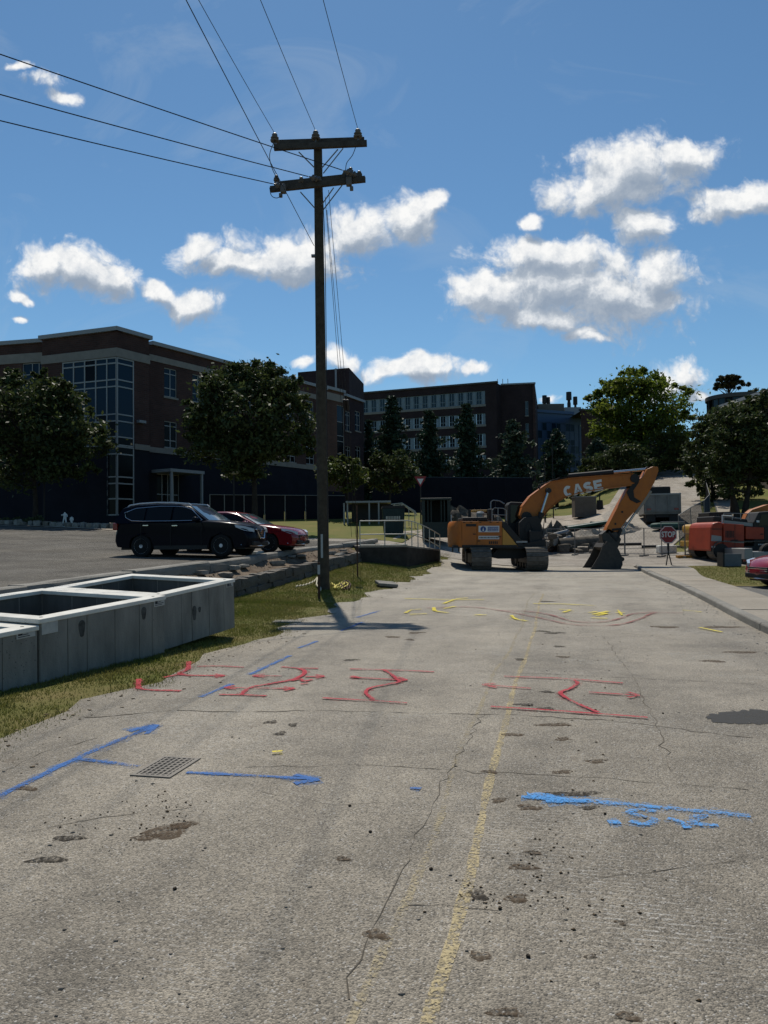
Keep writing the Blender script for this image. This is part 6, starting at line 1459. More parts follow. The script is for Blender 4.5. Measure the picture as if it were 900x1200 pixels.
# --- three storey brick building on the left
HB = 14.2
def dist(hpx): return HB*F/hpx
A = thing('brick_building', 'three storey dark brick building with a glazed corner behind the car park', 'building', (0,0,0))
ZT = HB+CAM_Z
fl = Face(A, 49, dist(236.2), 137, dist(246)); fc = Face(A, 137, dist(246), 175, dist(235)); fm = Face(A, 175, dist(232), 384, dist(174.5)); ff = Face(A, -45, dist(227), 50, dist(233))
zb = 1.5
def zat(f, px, py): return f.q(px, py)[1]
ZB1 = zat(fc, 157, 420); ZB0 = zat(fc, 157, 424.5+0); zs_lo = zat(fc, 175, 523)
za, zbnd = zat(fc,175,421.0), zat(fc,175,424.5); zl1, zl0 = zat(fc,175,523), zat(fc,175,526.5)
ztop, zbase = zat(fl,137,418), zat(fl,137,604)
# corner block, left face with the curtain wall
cx0 = fl.q(73,450)[0]; cx1 = fl.L
fl.wall(0, fl.L, zl0, ZT, [(cx0,cx1-.02,zl0+.01,ztop)], 'brick_red'); fl.wall(0, fl.L, zb, zl0, [(fl.q(127,560)[0],cx1-.02,zbase,zl0-.01)], 'base_navy')
ex = fc.q(157,450)[0]; fc.wall(0, fc.L, zl0, ZT, [(.02,ex,zl0+.01,ztop)], 'brick_red'); fc.wall(0, fc.L, zb, zl0, [(.02,ex,zbase,zl0-.01)], 'base_navy')
rows_px = [418.3,425.3,444.5,452.5,485,493,511.5,519.5,531.6]; zr = [zat(fl,137,v) for v in rows_px][::-1]; low_px = [531.6,558.5,566.3,584.3,604]; zr2 = [zat(fl,137,v) for v in low_px][::-1]
def norm(v): return [(x-v[0])/(v[-1]-v[0]) for x in v]
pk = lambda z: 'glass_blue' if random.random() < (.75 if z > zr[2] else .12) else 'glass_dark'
lx = [fl.q(v,450)[0] for v in (73,86,99,112,125,137)]; lx[-1] = fl.L
fl.window(lx[0], lx[-1], zl0+.01, ztop, norm(lx), norm([zl0+.01]+[z for z in zr if z > zl0+.2]), pk, y=.05, t=.09, sill=False, nm='curtain_wall')
fl.window(lx[4], lx[-1], zbase, zl0-.01, [0,1], norm([zbase]+[z for z in zr2 if zbase+.2 < z < zl0-.2]+[zl0-.01]), pk, y=.05, t=.09, sill=False, nm='curtain_wall')
fc.window(.02, ex, zl0+.01, ztop, [0,1], norm([zl0+.01]+[z for z in zr if z > zl0+.2]), pk, y=.05, t=.09, sill=False, nm='curtain_wall')
fc.window(.02, ex, zbase, zl0-.01, [0,1], norm([zbase]+[z for z in zr2 if zbase+.2 < z < zl0-.2]+[zl0-.01]), pk, y=.05, t=.09, sill=False, nm='curtain_wall')
# bands of pale stone, copings
for f in (fl, fc): f.boxes('stone_band','limestone',[(-.06,f.L+.06,ztop+.02,ztop+.62,-.06,-.004)]); f.boxes('coping','coping',[(-.18,f.L+.18,ZT,ZT+.28,-.2,.4)])
fc.boxes('stone_band','limestone',[(ex+.03,fc.L+.05,zl0-.12,zl1+.05,-.07,-.004)])
# set back left part
fx0, fx1 = ff.q(26,440)[0], ff.q(48.5,440)[0]; fz1, fz0 = zat(ff,40,425), zat(ff,40,470)
ff.wall(0, ff.L, zl0, ZT, [(fx0,fx1,fz0,fz1)], 'brick_red'); ff.wall(0, ff.L, zb, zl0, [], 'base_navy'); ff.window(fx0,fx1,fz0,fz1,[0,.5,.85,1],[0,.35,.7,1],'glass_blue')
ff.boxes('stone_band','limestone',[(0,ff.L,fz1+.02,fz1+.7,-.06,-.004)]); ff.boxes('coping','coping',[(-.1,ff.L,ZT,ZT+.28,-.2,.4)])
# long right face
c0, c1 = fm.q(200,450)[0], fm.q(363,480)[0]; ww = (fm.q(207.3,450)[0]-fm.q(192.4,450)[0]); nW = 7; hol = []; wz = [(zat(fm,200,465.5),zat(fm,200,432)), (zat(fm,200,525),zat(fm,200,494))]
for i in range(nW):
    x = c0+(c1-c0)*i/(nW-1)
    for a, b in wz: hol.append((x-ww/2,x+ww/2,a,b))
fm.wall(0, fm.L, zl0, ZT-.15, hol, 'brick_red')
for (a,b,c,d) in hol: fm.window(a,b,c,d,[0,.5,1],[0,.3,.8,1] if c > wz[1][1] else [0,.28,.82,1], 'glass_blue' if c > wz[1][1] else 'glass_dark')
mz = fm.q(200,428)[1]; fm.boxes('stone_band','limestone',[(.0,fm.L,mz-.0,mz+.45,-.06,-.004)]); fm.boxes('stone_band','limestone',[(0,fm.L,zl0-.12,zl1+.05,-.07,-.004)]); fm.boxes('coping','coping',[(.2,fm.L,ZT-.15,ZT+.12,-.2,.4)])
dx0, dx1 = fm.q(180,570)[0], fm.q(214,570)[0]; dz1 = zat(fm,200,556); dh = (dx0+.3,dx1-.3,zb+.9,dz1)
fm.wall(0, fm.L, zb, zl0, [dh], 'base_navy'); fm.window(*dh,[0,.25,.5,.75,1],[0,.62,1],'glass_dark',sill=False,nm='entrance_door')
cnp = fm.boxes('canopy','coping',[(dx0-.2,dx1+.3,dz1,dz1+.22,-2.0,.0)]); fm.boxes('canopy_post','coping',[(dx1+.05,dx1+.2,zb,dz1-.002,-1.95,-1.8)]); fm.boxes('canopy_post','coping',[(dx0-.1,dx0+.05,zb,dz1-.002,-1.95,-1.8)])
fc.boxes('wall_lamp','coping',[(fc.q(164,494)[0]-.3,fc.q(164,494)[0]+.3,zat(fc,164,496),zat(fc,164,493),-.3,-.003)])
# end bay and wing with the stair tower behind
fb = Face(A, 383, dist(174.3), 404, dist(168.6)); bx0, bx1 = fb.q(395,500)[0], fb.q(403.5,500)[0]; bz1, bz0 = zat(fb,399,475), zat(fb,399,540)
fb.wall(0, fb.L, zl0-2, ZT, [(bx0,bx1,bz0,bz1)], 'brick_tan'); fb.wall(0, fb.L, zb, zl0-2, [], 'base_navy'); fb.window(bx0,bx1,bz0,bz1,[0,1],[0,.12,.35,.45,.7,1],lambda z: 'glass_blue' if z > bz1-3 else 'glass_dark',sill=False)
fb.boxes('stone_band','limestone',[(-.1,fb.L+.06,bz1+.3,bz1+1.0,-.06,-.004)]); fb.boxes('coping','coping',[(-.2,fb.L+.2,ZT,ZT+.28,-.2,.4)])
fw = Face(A, 404, dist(165.6), 427, dist(157)); hol = []
for pa, pb_ in ((404.6,410.5),(416,422.2)):
    for ya, yb_ in ((482,505),(523,546)): hol.append((fw.q(pa,490)[0],fw.q(pb_,490)[0],zat(fw,(pa+pb_)/2,yb_),zat(fw,(pa+pb_)/2,ya)))
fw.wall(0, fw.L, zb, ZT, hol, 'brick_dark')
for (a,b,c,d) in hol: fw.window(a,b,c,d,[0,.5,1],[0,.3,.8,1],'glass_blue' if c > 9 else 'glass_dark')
fw.boxes('coping','coping',[(0,fw.L+.1,ZT,ZT+.25,-.2,.4)])
t1, t2, t3 = at(349,434,86), at(409,431,84), at(426,434,93); zt2 = t2.z
MB().add([(t1.x,t1.y,10),(t2.x,t2.y,10),(t3.x,t3.y,10),(t1.x+2,t3.y+1,10),(t1.x,t1.y,zt2),(t2.x,t2.y,zt2),(t3.x,t3.y,zt2),(t1.x+2,t3.y+1,zt2)],[(0,1,5,4),(1,2,6,5),(2,3,7,6),(3,0,4,7),(4,5,6,7)]).build('stair_tower','brick_dark',A)
for px in (365,): q = at(px,437,85.6); MB().cyl((q.x,q.y,q.z-5),(q.x,q.y,q.z),.12,n=8).build('roof_pipe','coping',A)
q = at(393.5,433,83.9); MB().cyl((q.x,q.y,q.z-6),(q.x,q.y,q.z+.1),.11,n=8).build('roof_pipe','coping',A)
bk = [ff.w(0), ff.w(ff.L), fl.w(0), fl.w(fl.L), fc.w(fc.L), fm.w(0), fm.w(fm.L), fb.w(0), fb.w(fb.L), fw.w(0), fw.w(fw.L), Vector((-12,110,0)), Vector((-75,95,0))]
roof_poly(A, bk, ZT-.2)
# --- four storey building behind the conifers
YB0 = 115; HB2 = 178.7*YB0/F
B = thing('brick_building', 'long four storey dark brick building with rows of windows behind the conifers', 'building', (0,0,0)); ZB2 = HB2+CAM_Z
g1 = Face(B, 423, HB2*F/167.3, 584, YB0); g2 = Face(B, 590, HB2*F/175.6, 629.5, HB2*F/176.9); g3 = Face(B, 584, YB0, 590, HB2*F/175.6)
hol = []; x0 = g1.q(425,470)[0]; x1 = g1.q(568.5,465)[0]
rz_ = [(zat(g1,568,473.5),zat(g1,568,457.8)), (zat(g1,568,497),zat(g1,568,484.3)), (zat(g1,568,522),zat(g1,568,508)), (zat(g1,568,546),zat(g1,568,533))]
for (a, b) in rz_: hol.append((x0,x1,a,b))
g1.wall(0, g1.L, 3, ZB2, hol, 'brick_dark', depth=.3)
n = 14; pit = (x1-x0)/n
for (a, b) in rz_:
    for i in range(n):
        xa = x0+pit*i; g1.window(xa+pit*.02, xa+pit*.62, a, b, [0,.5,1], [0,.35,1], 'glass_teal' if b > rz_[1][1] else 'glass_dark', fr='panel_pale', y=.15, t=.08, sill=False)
        g1.boxes('spandrel_panel','panel_pale',[(xa+pit*.64,xa+pit*.99,a,b,.10,.2)])
    g1.boxes('stone_band','limestone',[(x0-.1,x1+.1,a-.35,a-.01,-.08,-.004)])
g1.boxes('coping','roof_grey',[(0,g1.L+.2,ZB2,ZB2+.25,-.2,.5)])
hol = [(g2.q(616,500)[0],g2.q(619.5,500)[0],zat(g2,617,487),zat(g2,617,470)), (g2.q(616,500)[0],g2.q(619.5,500)[0],zat(g2,617,512),zat(g2,617,496))]
g2.wall(0, g2.L, 3, ZB2, hol, 'brick_dark')
for h_ in hol: g2.window(*h_,[0,.5,1],[0,.5,1],'glass_teal',fr='panel_pale')
g2.boxes('coping','coping',[(-.1,g2.L+.1,ZB2,ZB2+.22,-.2,.5)]); g3.wall(0, g3.L, 3, ZB2, [], 'brick_dark')
g2.boxes('brick_pier','brick_red',[(g2.q(624.8,500)[0],g2.L+.02,3,ZB2-.1,-.25,-.003)])
g4 = Face(B, 629.5, HB2*F/176.9, 633, 140); g4.wall(0, g4.L, 3, ZB2, [], 'brick_dark')
roof_poly(B, [g1.w(0), g1.w(g1.L), g2.w(0), g2.w(g2.L), g4.w(g4.L), Vector((-4,150,0))], ZB2-.1)
q = at(589,444,118); 
for dx in (-.8, .0, .8): MB().cyl((q.x+dx,q.y,ZB2-.2),(q.x+dx,q.y,q.z),.05,n=6).build('roof_mast','coping',B)
# --- blue glazed laboratory block with flues
C = thing('laboratory_building', 'small blue glazed block with roof flues beside the four storey building', 'building', (0,0,0)); YC_ = 132
c1 = Face(C, 629, YC_, 683.5, YC_+4); zc1 = zat(c1,655,485); zc0 = zat(c1,655,555); c1.wall(0, c1.L, 4, zc1, [(.5,c1.L-.5,zc0,zc1-1.6)], 'blue_cladding')
c1.window(.5, c1.L-.5, zc0, zc1-1.6, [i/9 for i in range(10)], [0,.12,.28,.4,.56,.68,.84,1], lambda z: random.choice(('glass_blue','glass_teal','blue_cladding')), fr='blue_cladding', y=.1, t=.12, sill=False, nm='curtain_wall')
c1.boxes('cornice','blue_cladding',[(-.1,c1.L+.1,zc1,zc1+.5,-.3,.4)])
c1b = Face(C, 683.5, YC_+4, 690, 150); c1b.wall(0, c1b.L, 4, zc1, [], 'blue_cladding')
roof_poly(C, [c1.w(0), c1.w(c1.L), c1b.w(c1b.L), c1.w(0)+Vector((0,18,0))], zc1-.05)
def up(px, py, Y): return at(px, py, Y)
a, b = up(631,486,YC_+3), up(661,473,YC_+3); MB().box((a.x,a.y,zc1-.06),(b.x,a.y+6,b.z)).build('plant_room','container_tan',C)
a, b = up(662,486,YC_+3), up(681,477,YC_+3); MB().box((a.x,a.y,zc1-.06),(b.x,a.y+5,b.z)).build('plant_room','coping',C)
for px, yt, wpx in ((638,463.5,2.6),(642.5,465.5,2.0),(666.5,459.5,3.0),(674,465,2.4)):
    q = up(px,yt,YC_+5); r = wpx*YC_/F; MB().lathe([(r*.75,zc1),(r*.75,q.z-2.0),(r*.6,q.z-1.8),(r*.6,q.z-1.5),(r*1.15,q.z-1.4),(r*1.1,q.z),(0,q.z)],12,(q.x,q.y,0)).build('flue','machine_black',C,smooth=True,angle=30)
# --- low brick block under the big tree
Dk = thing('brick_building', 'plain dark brick block between the blue block and the big sunlit tree', 'building', (0,0,0)); d1 = Face(Dk, 683, 128, 721, 130); zd = zat(d1,700,482); hol = []
for ya, yb_ in ((490,497),(506,511),(520,527)): hol.append((d1.q(703,500)[0],d1.q(717,500)[0],zat(d1,710,yb_),zat(d1,710,ya)))
d1.wall(0, d1.L, 4, zd, hol, 'brick_red')
for h_ in hol: d1.window(*h_,[0,.33,.66,1],[0,1],'glass_dark')
d1.boxes('coping','roof_grey',[(-.1,d1.L+.1,zd,zd+.3,-.2,.5)]); roof_poly(Dk, [d1.w(0), d1.w(d1.L), d1.w(d1.L)+Vector((2,20,0)), d1.w(0)+Vector((0,20,0))], zd-.05)
# --- right hand building: curved glass drum and stone gable wall
E = thing('stone_building', 'grey stone building with a sloping coping behind the dark trees on the right', 'building', (0,0,0)); e1 = Face(E, 848, 92, 935, 70)
za_, zb_ = zat(e1,848,476.5), zat(e1,900,459.5); k = (zb_-za_)/(e1.q(900,459)[0]-e1.q(848,476)[0]); L = e1.L
hs_ = [(e1.q(856,560)[0],e1.q(871,560)[0],zat(e1,860,598),zat(e1,860,555))]
e1.put(MB().prism([(0,4),(L,4),(L,za_+k*L),(0,za_)], 0, 3).build('wall','stone_grey')); e1.put(MB().prism([(-.1,za_),(L,za_+k*L),(L,za_+k*L+.35),(-.1,za_+.35)], -.25, 3.1).build('coping','coping'))
for px in (863,880): x = e1.q(px,540)[0]; e1.window(x-.7,x+.7,10,13,[0,.5,1],[0,.5,1],'glass_dark',y=-.06)
dr = thing('glass_drum', 'round dark glazed tower top rising behind the stone wall', 'building', (0,0,0)); c = at(862,470,100); r = 31*100/F; zt_ = at(862,459.5,100-r).z
n = 24; cy_ = c.y
MB().lathe([(r-.06,4),(r-.06,zt_)],48,(c.x,cy_,0)).build('core','machine_black',dr)
for kx in range(n):
    a = 6.283*kx/n; b = 6.283*(kx+1)/n
    for z0, z1 in ((8,11.5),(11.6,15),(15.1,zt_-.5)): MB().quad(*[(c.x+r*math.cos(v),cy_+r*math.sin(v),z) for v,z in ((a,z0),(b,z0),(b,z1),(a,z1))]).build('pane','glass_teal' if kx%3 else 'glass_dark',dr)
    MB().cyl((c.x+(r+.03)*math.cos(a),cy_+(r+.03)*math.sin(a),5),(c.x+(r+.03)*math.cos(a),cy_+(r+.03)*math.sin(a),zt_-.4),.07,n=6).build('mullion','machine_black',dr)
MB().lathe([(r-.2,zt_-.5),(r+.25,zt_-.5),(r+.25,zt_),(0,zt_+.05)],48,(c.x,cy_,0)).build('roof','roof_grey',dr,smooth=True,angle=30)
# --- dark screened site hoarding in front of the far buildings
mat('screen_navy', (.007,.008,.013), .9, .1, var=(.011,.012,.018), vs=.8)
hoard_pts = [at(px, 575, Y) for px, Y in ((436,74),(466,74.5),(497,75),(528,75.5),(560,76),(592,76.5),(624,77))]
for i, (a, b) in enumerate(zip(hoard_pts, hoard_pts[1:])):
    d = b-a; o = thing('hoarding_panel', 'dark navy screened fence panel in the row in front of the far buildings', 'fence panel', (a.x,a.y,h(a.x,a.y)), math.atan2(d.y,d.x), 'screened panels in front of the far buildings')
    w = math.hypot(d.x,d.y); zt_ = at(530,559+.15*i,75.5).z-o.location.z
    mb = MB(); nn = 10; vs = [(w*j/nn, .03*math.sin(j*2.1+i), z) for z in (-.6, zt_) for j in range(nn+1)]; mb.add(vs, [(j,j+1,nn+2+j,nn+1+j) for j in range(nn)]); mb.build('screen','screen_navy',o,smooth=True)
    for x in (0.05, w/2): MB().cyl((x,.08,-.6),(x,.08,zt_+.05),.035,n=6).build('post','fence_steel',o)
    MB().cyl((0,.08,zt_),(w,.08,zt_),.03,n=6).build('rail','fence_steel',o)
# fence with a screen between the brick building and its lawn
fpts = [at(px, 590, Y) for px, Y in ((246,51.5),(263,52),(286,52.5),(310,53),(334,53.5),(358,54),(382,54.5),(404,55)) ]
for i, (a, b) in enumerate(zip(fpts, fpts[1:])):
    d = b-a; o = thing('fence_panel', 'dark mesh fence panel along the front of the three storey brick building', 'fence panel', (a.x,a.y,h(a.x,a.y)), math.atan2(d.y,d.x), 'mesh fence before the brick building'); w = math.hypot(d.x,d.y); zt_ = at((246+404)/2,580,53).z-o.location.z
    MB().cyl((0,0,-.3),(0,0,zt_+.03),.035,n=8).build('post','fence_steel',o); MB().cyl((0,0,zt_),(w,0,zt_),.028,n=6).build('rail','fence_steel',o)
    MB().quad((0.05,.04,-.2),(w-.05,.04,-.2),(w-.05,.04,zt_-.04),(.05,.04,zt_-.04)).build('screen','screen_navy',o)
# ------------------------------------------------------------------ trees
mat('bark', (.050,.040,.032), .95, .1, var=(.028,.022,.018), vs=5, bump=.7, bs=20)
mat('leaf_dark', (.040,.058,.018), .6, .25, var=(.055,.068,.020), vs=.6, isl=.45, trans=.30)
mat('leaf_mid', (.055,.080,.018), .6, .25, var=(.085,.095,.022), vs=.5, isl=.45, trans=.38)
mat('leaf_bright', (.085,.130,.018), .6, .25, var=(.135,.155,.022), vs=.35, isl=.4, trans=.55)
mat('needle', (.022,.042,.026), .65, .2, var=(.034,.055,.028), vs=.8, isl=.45, trans=.12)
mat('needle_pale', (.034,.056,.036), .65, .2, var=(.05,.07,.04), vs=.8, isl=.45, trans=.15)
mat('leaf_rusty', (.060,.045,.028), .7, .2, var=(.05,.055,.02), vs=.8, isl=.4, trans=.25)
def leaf_quads(C_, size, up=.35):
    n = len(C_); d = rng.normal(size=(n,3)); d[:,2] += up*rng.normal(size=n); d /= np.linalg.norm(d, axis=1)[:,None]
    a = np.cross(d, rng.normal(size=(n,3))); a /= np.linalg.norm(a, axis=1)[:,None]; b = np.cross(d, a)
    sz = size*rng.uniform(.55, 1.35, n)[:,None]
    V = np.stack([C_ - a*sz*.9, C_ - b*sz*.42 + a*sz*.1, C_ + a*sz*.9, C_ + b*sz*.42 + a*sz*.1], 1)
    return V.reshape(-1,3), np.arange(n*4).reshape(n,4)
def broadleaf(label, base, lobes, leaves, size, m, group=None, trunk_r=.22, forks=1, name='broadleaf_tree', lean=(0,0), clump=.16, cat='tree', gaps=.8):
    """lobes: ellipsoids (x, y, z, rx, ry, rz) above the base; leaves gather in clumps at their skins and on the limbs"""
    o = thing(name, label, cat, base, 0, group); lob = [tuple(l) for l in lobes]; lob += [(l[0]+l[3]*math.cos(a)*.95, l[1]+l[4]*random.uniform(-.9,.9), l[2]+l[5]*math.sin(a)*.95, l[3]*k, l[4]*k, l[5]*k*.8) for l in lobes for a, k in [(random.uniform(-.6,3.7), random.uniform(.16,.42)) for _ in range(5)]]; zmin = min(l[2]-l[5] for l in lob)
    mb = MB(); vol = np.array([l[3]*l[4]*l[5] for l in lob])**.75; vol = vol/vol.sum(); pts = []; tips = []
    for l, w in zip(lob, vol):
        nc = max(5, int(w*leaves/70))
        for _ in range(nc):
            v = rng.normal(size=3); v /= np.linalg.norm(v); rr = rng.uniform(.25, 1.06)**.5
            c = np.array(l[:3]) + v*rr*np.array(l[3:]); R_ = min(l[3:])*clump*2.0*rng.uniform(.5, 1.5)
            if rng.random() < .22 and len(tips) < 60: tips.append(c)
            k = int(70*rng.uniform(.5, 1.5)); q = c + rng.normal(size=(k,3))*R_*np.array([.62,.62,.42]); pts.append(q)
    P_ = np.concatenate(pts); V, Fq = leaf_quads(P_, size)
    cr = fast_mesh('crown', V, Fq, m, o); tag(cr, kind='stuff')
    top = Vector((lob[0][0], lob[0][1], lob[0][2])); hb = max(zmin+.4, top.z*.30)
    for f in range(forks):
        off = (f-(forks-1)/2)*trunk_r*2.2; bx = Vector((off*.5,0,-.3)); mid = Vector((off*1.6+lean[0]*.4, lean[1]*.4, hb)); tp = Vector((top.x*.7+off*3, top.y*.7, top.z+lob[0][5]*.3))
        P2 = catmull([bx, bx.lerp(mid,.5)+Vector((random.uniform(-.1,.1),0,0)), mid, mid.lerp(tp,.5)+Vector((random.uniform(-.3,.3),random.uniform(-.3,.3),0)), tp], 4); n_ = len(P2)
        mb.tube(P2, [trunk_r*((1.5 if i == 0 else 1.15 if i == 1 else 1)-.82*(i/(n_-1))**.8)*(1 if forks == 1 else .85) for i in range(n_)], 9)
    for c in tips:
        c = Vector(c); u = random.uniform(.25,.85); st_ = Vector((top.x*.5*u, top.y*.5*u, hb*.8+(top.z-hb*.8)*u*.8)); st_.z = min(st_.z, c.z-.1) if c.z > hb*.6 else c.z
        mb.tube(catmull([st_, st_.lerp(c,.5)+Vector((random.uniform(-.2,.2),random.uniform(-.2,.2),random.uniform(-.1,.25))), c],3), [trunk_r*.32*(1-.13*i) for i in range(7)], 5, False)
    mb.build('trunk', 'bark', o, smooth=True); return o
def px_tree(label, pxb, Y, lobes_px, leaves, size, m, depth=.9, pyb=None, **kw):
    """lobes given in photo pixels (cx, cy, rx, ry) at distance Y"""
    q = at(pxb, 600 if pyb is None else pyb, Y); b = on(q.x, q.y) if pyb is None else q; L2 = []
    for i, (cx, cy, rx, ry) in enumerate(lobes_px):
        p = at(cx, cy, Y); s_ = Y/F; L2.append((p.x-b.x, random.uniform(-.5,.5)*rx*s_*.7, p.z-b.z, rx*s_, rx*s_*depth, ry*s_))
    return broadleaf(label, b, L2, leaves, size, m, **kw)
px_tree('rounded dark broadleaf tree at the left edge before the glazed corner', 40, 46, [(38,500,56,50),(-5,475,42,40),(85,515,38,40),(20,460,40,26),(60,470,38,30),(105,520,22,26),(30,535,62,34),(-10,530,40,40),(75,545,36,24),(70,460,16,12)], 21000, .17, 'leaf_dark', trunk_r=.20)
px_tree('full dark broadleaf tree in front of the long brick facade', 297, 47, [(292,490,50,50),(255,475,34,40),(330,500,34,44),(290,448,44,24),(300,435,24,16),(250,520,30,32),(345,515,20,28),(295,535,56,26),(325,462,28,26),(268,450,28,20),(240,500,20,30)], 24000, .17, 'leaf_dark', trunk_r=.24)
px_tree('small loose yellow green tree just right of the utility pole', 407, 56, [(400,560,22,17),(388,552,14,15),(418,556,16,15),(404,545,13,10)], 3800, .15, 'leaf_mid', trunk_r=.10, clump=.22)
px_tree('round dark shrubby tree below the first conifer', 458, 62, [(462,555,28,20),(445,560,16,18),(480,560,13,16),(460,540,22,12)], 6500, .16, 'leaf_dark', trunk_r=.14)
def conifer(label, px, ytop, ybot, Y, halfw, m, n=5200, group='tall conifers before the four storey building'):
    t_ = at(px, ytop, Y); b = on(t_.x, t_.y); H_ = t_.z-b.z; o = thing('conifer_tree', label, 'tree', b, 0, group); rw = 1.18*halfw*Y/F; zb_ = max(.3, at(px, ybot, Y).z-b.z); pts = []; mb = MB()
    mb.tube([(0,0,-.3),(0,0,H_*.5),(0,0,H_*.98)],[.24,.15,.02],8); tiers = 22
    for i in range(tiers):
        u = (i+.5)/tiers; z = zb_+(H_-zb_)*u; R_ = rw*(1-u)**.65*random.uniform(.55,1.3)+.12; nb_ = max(5, int(11*(1-u)+4))
        for k in range(nb_):
            a = 6.283*(k+random.random())/nb_; rr = R_*random.uniform(.45,1.25); d = np.array([math.cos(a), math.sin(a), -.28+.35*u]); kk = max(4, int(n/tiers/nb_*(.35+rr/rw)))
            tt_ = rng.uniform(.12,1,kk)[:,None]; q = np.array([0,0,z]) + d*rr*tt_ + rng.normal(size=(kk,3))*np.array([.16,.16,.11])*(.5+rr*.28); q[:,2] -= (tt_[:,0]**2)*rr*.16; pts.append(q)
            if k % 2 == 0: mb.tube([(0,0,z),tuple(np.array([0,0,z])+d*rr*.85)],[.04,.012],4,False)
    V, Fq = leaf_quads(np.concatenate(pts), .30); cr = fast_mesh('crown', V, Fq, m, o); tag(cr, kind='stuff'); mb.build('trunk','bark',o); return o
conifer('tall dark conifer, leftmost of the row before the four storey building', 459, 464, 585, 86, 30, 'needle', 8500)
conifer('dark conifer second from the left in the row before the four storey building', 503, 481, 590, 86, 27, 'needle', 7500)
conifer('tall slim dark conifer in the middle of the row before the windows', 546, 473, 595, 85, 28, 'needle', 8000)
conifer('conifer with pale drooping boughs before the right end of the brick building', 600, 492, 590, 84, 31, 'needle_pale', 8000)
conifer('conifer standing before the blue glazed block', 651, 503, 575, 96, 28, 'needle', 7000)
conifer('loose pale conifer before the plain brick block', 700, 513, 570, 98, 25, 'needle_pale', 6000)
conifer('narrow dark conifer between the two brick buildings', 432, 492, 590, 90, 13, 'needle', 2600)
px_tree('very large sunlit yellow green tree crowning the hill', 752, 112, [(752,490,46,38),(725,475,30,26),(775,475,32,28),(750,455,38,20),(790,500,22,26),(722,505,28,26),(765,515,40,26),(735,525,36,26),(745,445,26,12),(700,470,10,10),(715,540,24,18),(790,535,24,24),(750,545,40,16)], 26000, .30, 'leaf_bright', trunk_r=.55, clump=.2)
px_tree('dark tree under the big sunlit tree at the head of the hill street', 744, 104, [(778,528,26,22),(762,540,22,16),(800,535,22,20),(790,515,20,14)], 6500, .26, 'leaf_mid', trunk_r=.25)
px_tree('dark low tree left of the head of the hill street', 733, 100, [(735,540,26,18),(715,545,20,14),(750,548,18,12),(725,552,22,10)], 5000, .25, 'leaf_dark', trunk_r=.22)
px_tree('dark tree between the storage box and the hill street', 716, 92, [(712,545,22,16),(728,538,20,18),(700,548,16,12),(738,550,14,12)], 6000, .23, 'leaf_dark', trunk_r=.2)
px_tree('dark tree overhanging the hill path from the right', 835, 70, [(840,520,32,36),(825,545,22,26),(845,500,26,20),(850,550,32,26),(822,520,16,18),(858,515,26,30),(832,570,16,18),(862,572,22,16)], 17000, .19, 'leaf_dark', trunk_r=.26)
px_tree('big dark tree with forked trunks behind the machines, reaching past the right edge', 868, 58, [(885,500,36,34),(905,525,34,40),(870,520,32,32),(920,490,34,34),(880,545,30,22),(862,497,22,18),(905,478,34,16),(850,540,24,26),(935,540,30,40),(845,565,16,20),(895,570,16,12)], 24000, .18, 'leaf_dark', trunk_r=.36, forks=2)
px_tree('dark slim trunked tree left of the forked tree', 858, 60, [(848,545,18,18),(860,535,20,20),(868,552,14,16)], 3500, .17, 'leaf_dark', trunk_r=.22)
px_tree('small thin rusty tree top showing above the round tower', 858, 128, [(852,448,12,7),(864,452,9,6),(847,453,7,5),(858,444,8,4)], 650, .34, 'leaf_rusty', trunk_r=.2, clump=.16)
px_tree('dark bushy tree beyond the drum at the right edge', 893, 110, [(893,462,14,6),(905,465,16,8)], 1500, .3, 'leaf_dark', trunk_r=.3)
px_tree('pale green bush beside the head of the hill path', 813, 105, [(813,550,7,8),(816,556,6,5)], 900, .22, 'leaf_bright', trunk_r=.06, name='bush', cat='bush')
px_tree('dark tree filling the gap right of the hill path', 880, 84, [(885,560,30,16),(910,560,24,18),(860,562,18,12)], 5000, .2, 'leaf_dark', trunk_r=.25)
# distant wooded ridge behind everything, a mass nobody could count
pts = []
for i in range(260):
    s = random.uniform(190, 330); t = random.uniform(-150, 170); x, y = st2xy(s, t); z = h_st(s,t)+random.uniform(1,4.5)
    pts.append(np.array([x,y,z])+rng.normal(size=(60,3))*np.array([3.0,3.0,1.8]))
V, Fq = leaf_quads(np.concatenate(pts), .9); tag(fast_mesh('distant_wood', V, Fq, 'leaf_dark'), kind='stuff')
pts = []
for i in range(120):
    px = random.uniform(640, 830); Y = random.uniform(138, 150); q = at(px, 555, Y); z = h(q.x,q.y)+random.uniform(.3,5.5); pts.append(np.array([q.x,q.y,z])+rng.normal(size=(60,3))*np.array([1.1,1.1,1.0]))
V, Fq = leaf_quads(np.concatenate(pts), .4); tag(fast_mesh('hilltop_wood', V, Fq, 'leaf_dark'), kind='stuff')
# cars parked at the top of the hill
for px, lab, m in ((792,'dark car parked in the shade at the top of the hill street','paint_black_blue'),):
    q = at(px, 556, 117); car('parked_car', lab, 'car', on(q.x,q.y), R(-20), m, 'cars parked in view', SED)
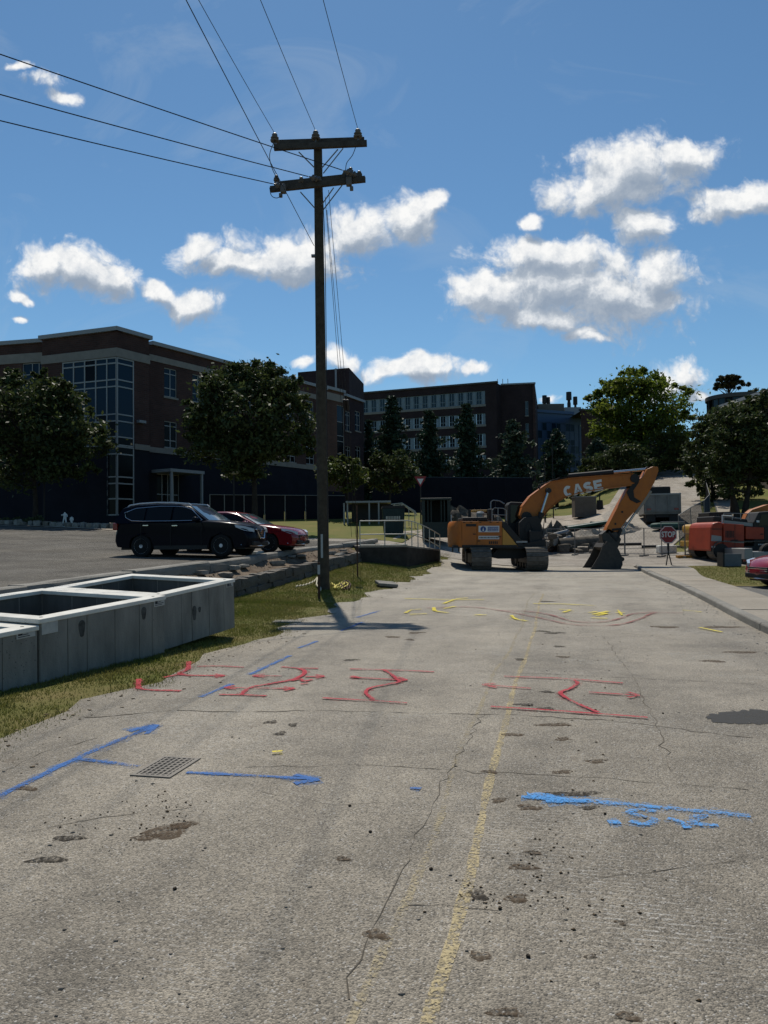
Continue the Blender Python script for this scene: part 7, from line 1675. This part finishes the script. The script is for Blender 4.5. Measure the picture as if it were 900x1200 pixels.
# ------------------------------------------------------------------ planting bed before the building: shrubs, edging rocks, a white statue
mat('shrub', (.040,.055,.020), .7, .2, var=(.06,.07,.03), vs=2, isl=.4, trans=.2)
def bush(px, py, w, hh, Y, label):
    q = at(px, py, Y); b = on(q.x,q.y); s_ = Y/F; o = thing('bush', label, 'bush', b, 0, 'clipped bushes in the planting bed'); n = int(900*w/14)
    v = rng.normal(size=(n,3)); v /= np.linalg.norm(v,axis=1)[:,None]; v[:,2] = np.abs(v[:,2]); r_ = rng.uniform(.6,1.05,n)[:,None]
    bump = 1+.15*np.sin(v[:,:1]*5+v[:,1:2]*4); V, Fq = leaf_quads(v*r_*bump*np.array([w*s_, w*s_*.8, hh*s_]), .07); tag(fast_mesh('foliage', V, Fq, 'shrub', o), kind='stuff')
    mb = MB()
    for k in range(5): a = k*1.26; mb.tube([(0,0,-.1),(math.cos(a)*w*s_*.5,math.sin(a)*w*s_*.5,hh*s_*.7)],[.03,.012],5)
    mb.build('stem','bark',o); return o
bush(42,612,13,11,45.5,'rounded dark bush right of the tall rounded one, clipped low'); bush(18,612,10,9,45.5,'small rounded bush at the left of the planting bed'); bush(33,607,9,8,46.5,'bush behind the clipped pair in the planting bed'); bush(6,606,9,7,46.5,'bush at the left picture edge in the planting bed')
bush(62,609,7,5,46,'low bush just left of the white statue'); bush(84,612,9,4,45.6,'low spreading bush just right of the white statue')
bs = sheet('planting_bed', frange(38.5, 46, 1.5), -46, -24, 10, .03, 'site_dirt', hf=lambda s,t: lotz(s,t)+.02)
for i in range(17):
    px = 2+i*8.6+random.uniform(-2,2); q = at(px, 609, 44.6+.3*random.random()); d = (random.uniform(.3,.55),random.uniform(.25,.4),random.uniform(.22,.42))
    o = link('edging_rock', rough_stone((0,0,d[2]*.4), d, Matrix.Rotation(random.uniform(0,3),3,'Z'), 300+i), 'pale_rock' if i%3 else 'rock', smooth=True, angle=40); o.location = on(q.x,q.y,.02); tag(o, 'pale edging rock in the row along the planting bed', 'rock', 'edging rocks of the planting bed')
mat('statue_white', (.62,.62,.60), .7, .3, var=(.5,.5,.48), vs=8)
YST = 44.9; q = at(76, 607, YST); b = on(q.x,q.y,.05); k = 18*YST/F/1.75
o = thing('garden_statue', 'small white standing figure statue among the rocks of the planting bed', 'statue', b, 0)
def skin(nm, verts, edges, rad, m, parent, sub=2):
    me = bpy.data.meshes.new(nm); me.from_pydata([tuple(Vector(v)*k) for v in verts], edges, []); ob = link(nm, me, m, parent)
    sk = ob.modifiers.new('skin','SKIN'); sk.use_smooth_shade = True; me.skin_vertices[0].data[0].use_root = True
    for i, r_ in enumerate(rad): me.skin_vertices[0].data[i].radius = (r_*k, r_*k)
    s_ = ob.modifiers.new('sub','SUBSURF'); s_.levels = sub; s_.render_levels = sub; return ob
vv = [(0,0,.92),(0,0,1.12),(0,0,1.38),(0,0,1.5),(0,-.02,1.64),(.1,0,.88),(.16,-.05,.5),(.20,0,.06),(-.1,0,.88),(-.20,.02,.5),(-.28,.06,.06),(.19,0,1.38),(.30,-.06,1.16),(.24,-.22,1.02),(-.19,0,1.38),(-.34,-.05,1.22),(-.30,-.2,1.36),(.20,-.12,.04),(-.28,-.06,.04)]
skin('figure', vv, [(0,1),(1,2),(2,3),(3,4),(0,5),(5,6),(6,7),(0,8),(8,9),(9,10),(2,11),(11,12),(12,13),(2,14),(14,15),(15,16),(7,17),(10,18)], [.15,.14,.16,.07,.125,.10,.075,.06,.10,.075,.06,.075,.055,.045,.075,.055,.045,.05,.05], 'statue_white', o)
MB().lathe([(0,-.1),(.38*k,-.1),(.36*k,.02),(0,.03)],14).build('plinth','statue_white',o,smooth=True,angle=30)
# small white ornament beside it
o = MB().lathe([(0,0),(.08,0),(.05,.3),(.12,.42),(.10,.55),(0,.6)],10).build('garden_ornament','statue_white',smooth=True); q = at(84,606,44.9); o.location = on(q.x,q.y,.04); tag(o,'small white ornament just right of the white statue','ornament')
# lawn sheets that read as mown grass
sheet('front_lawn', frange(41.5, 58, 1.5), -24, -8, 12, .015, 'lawn')
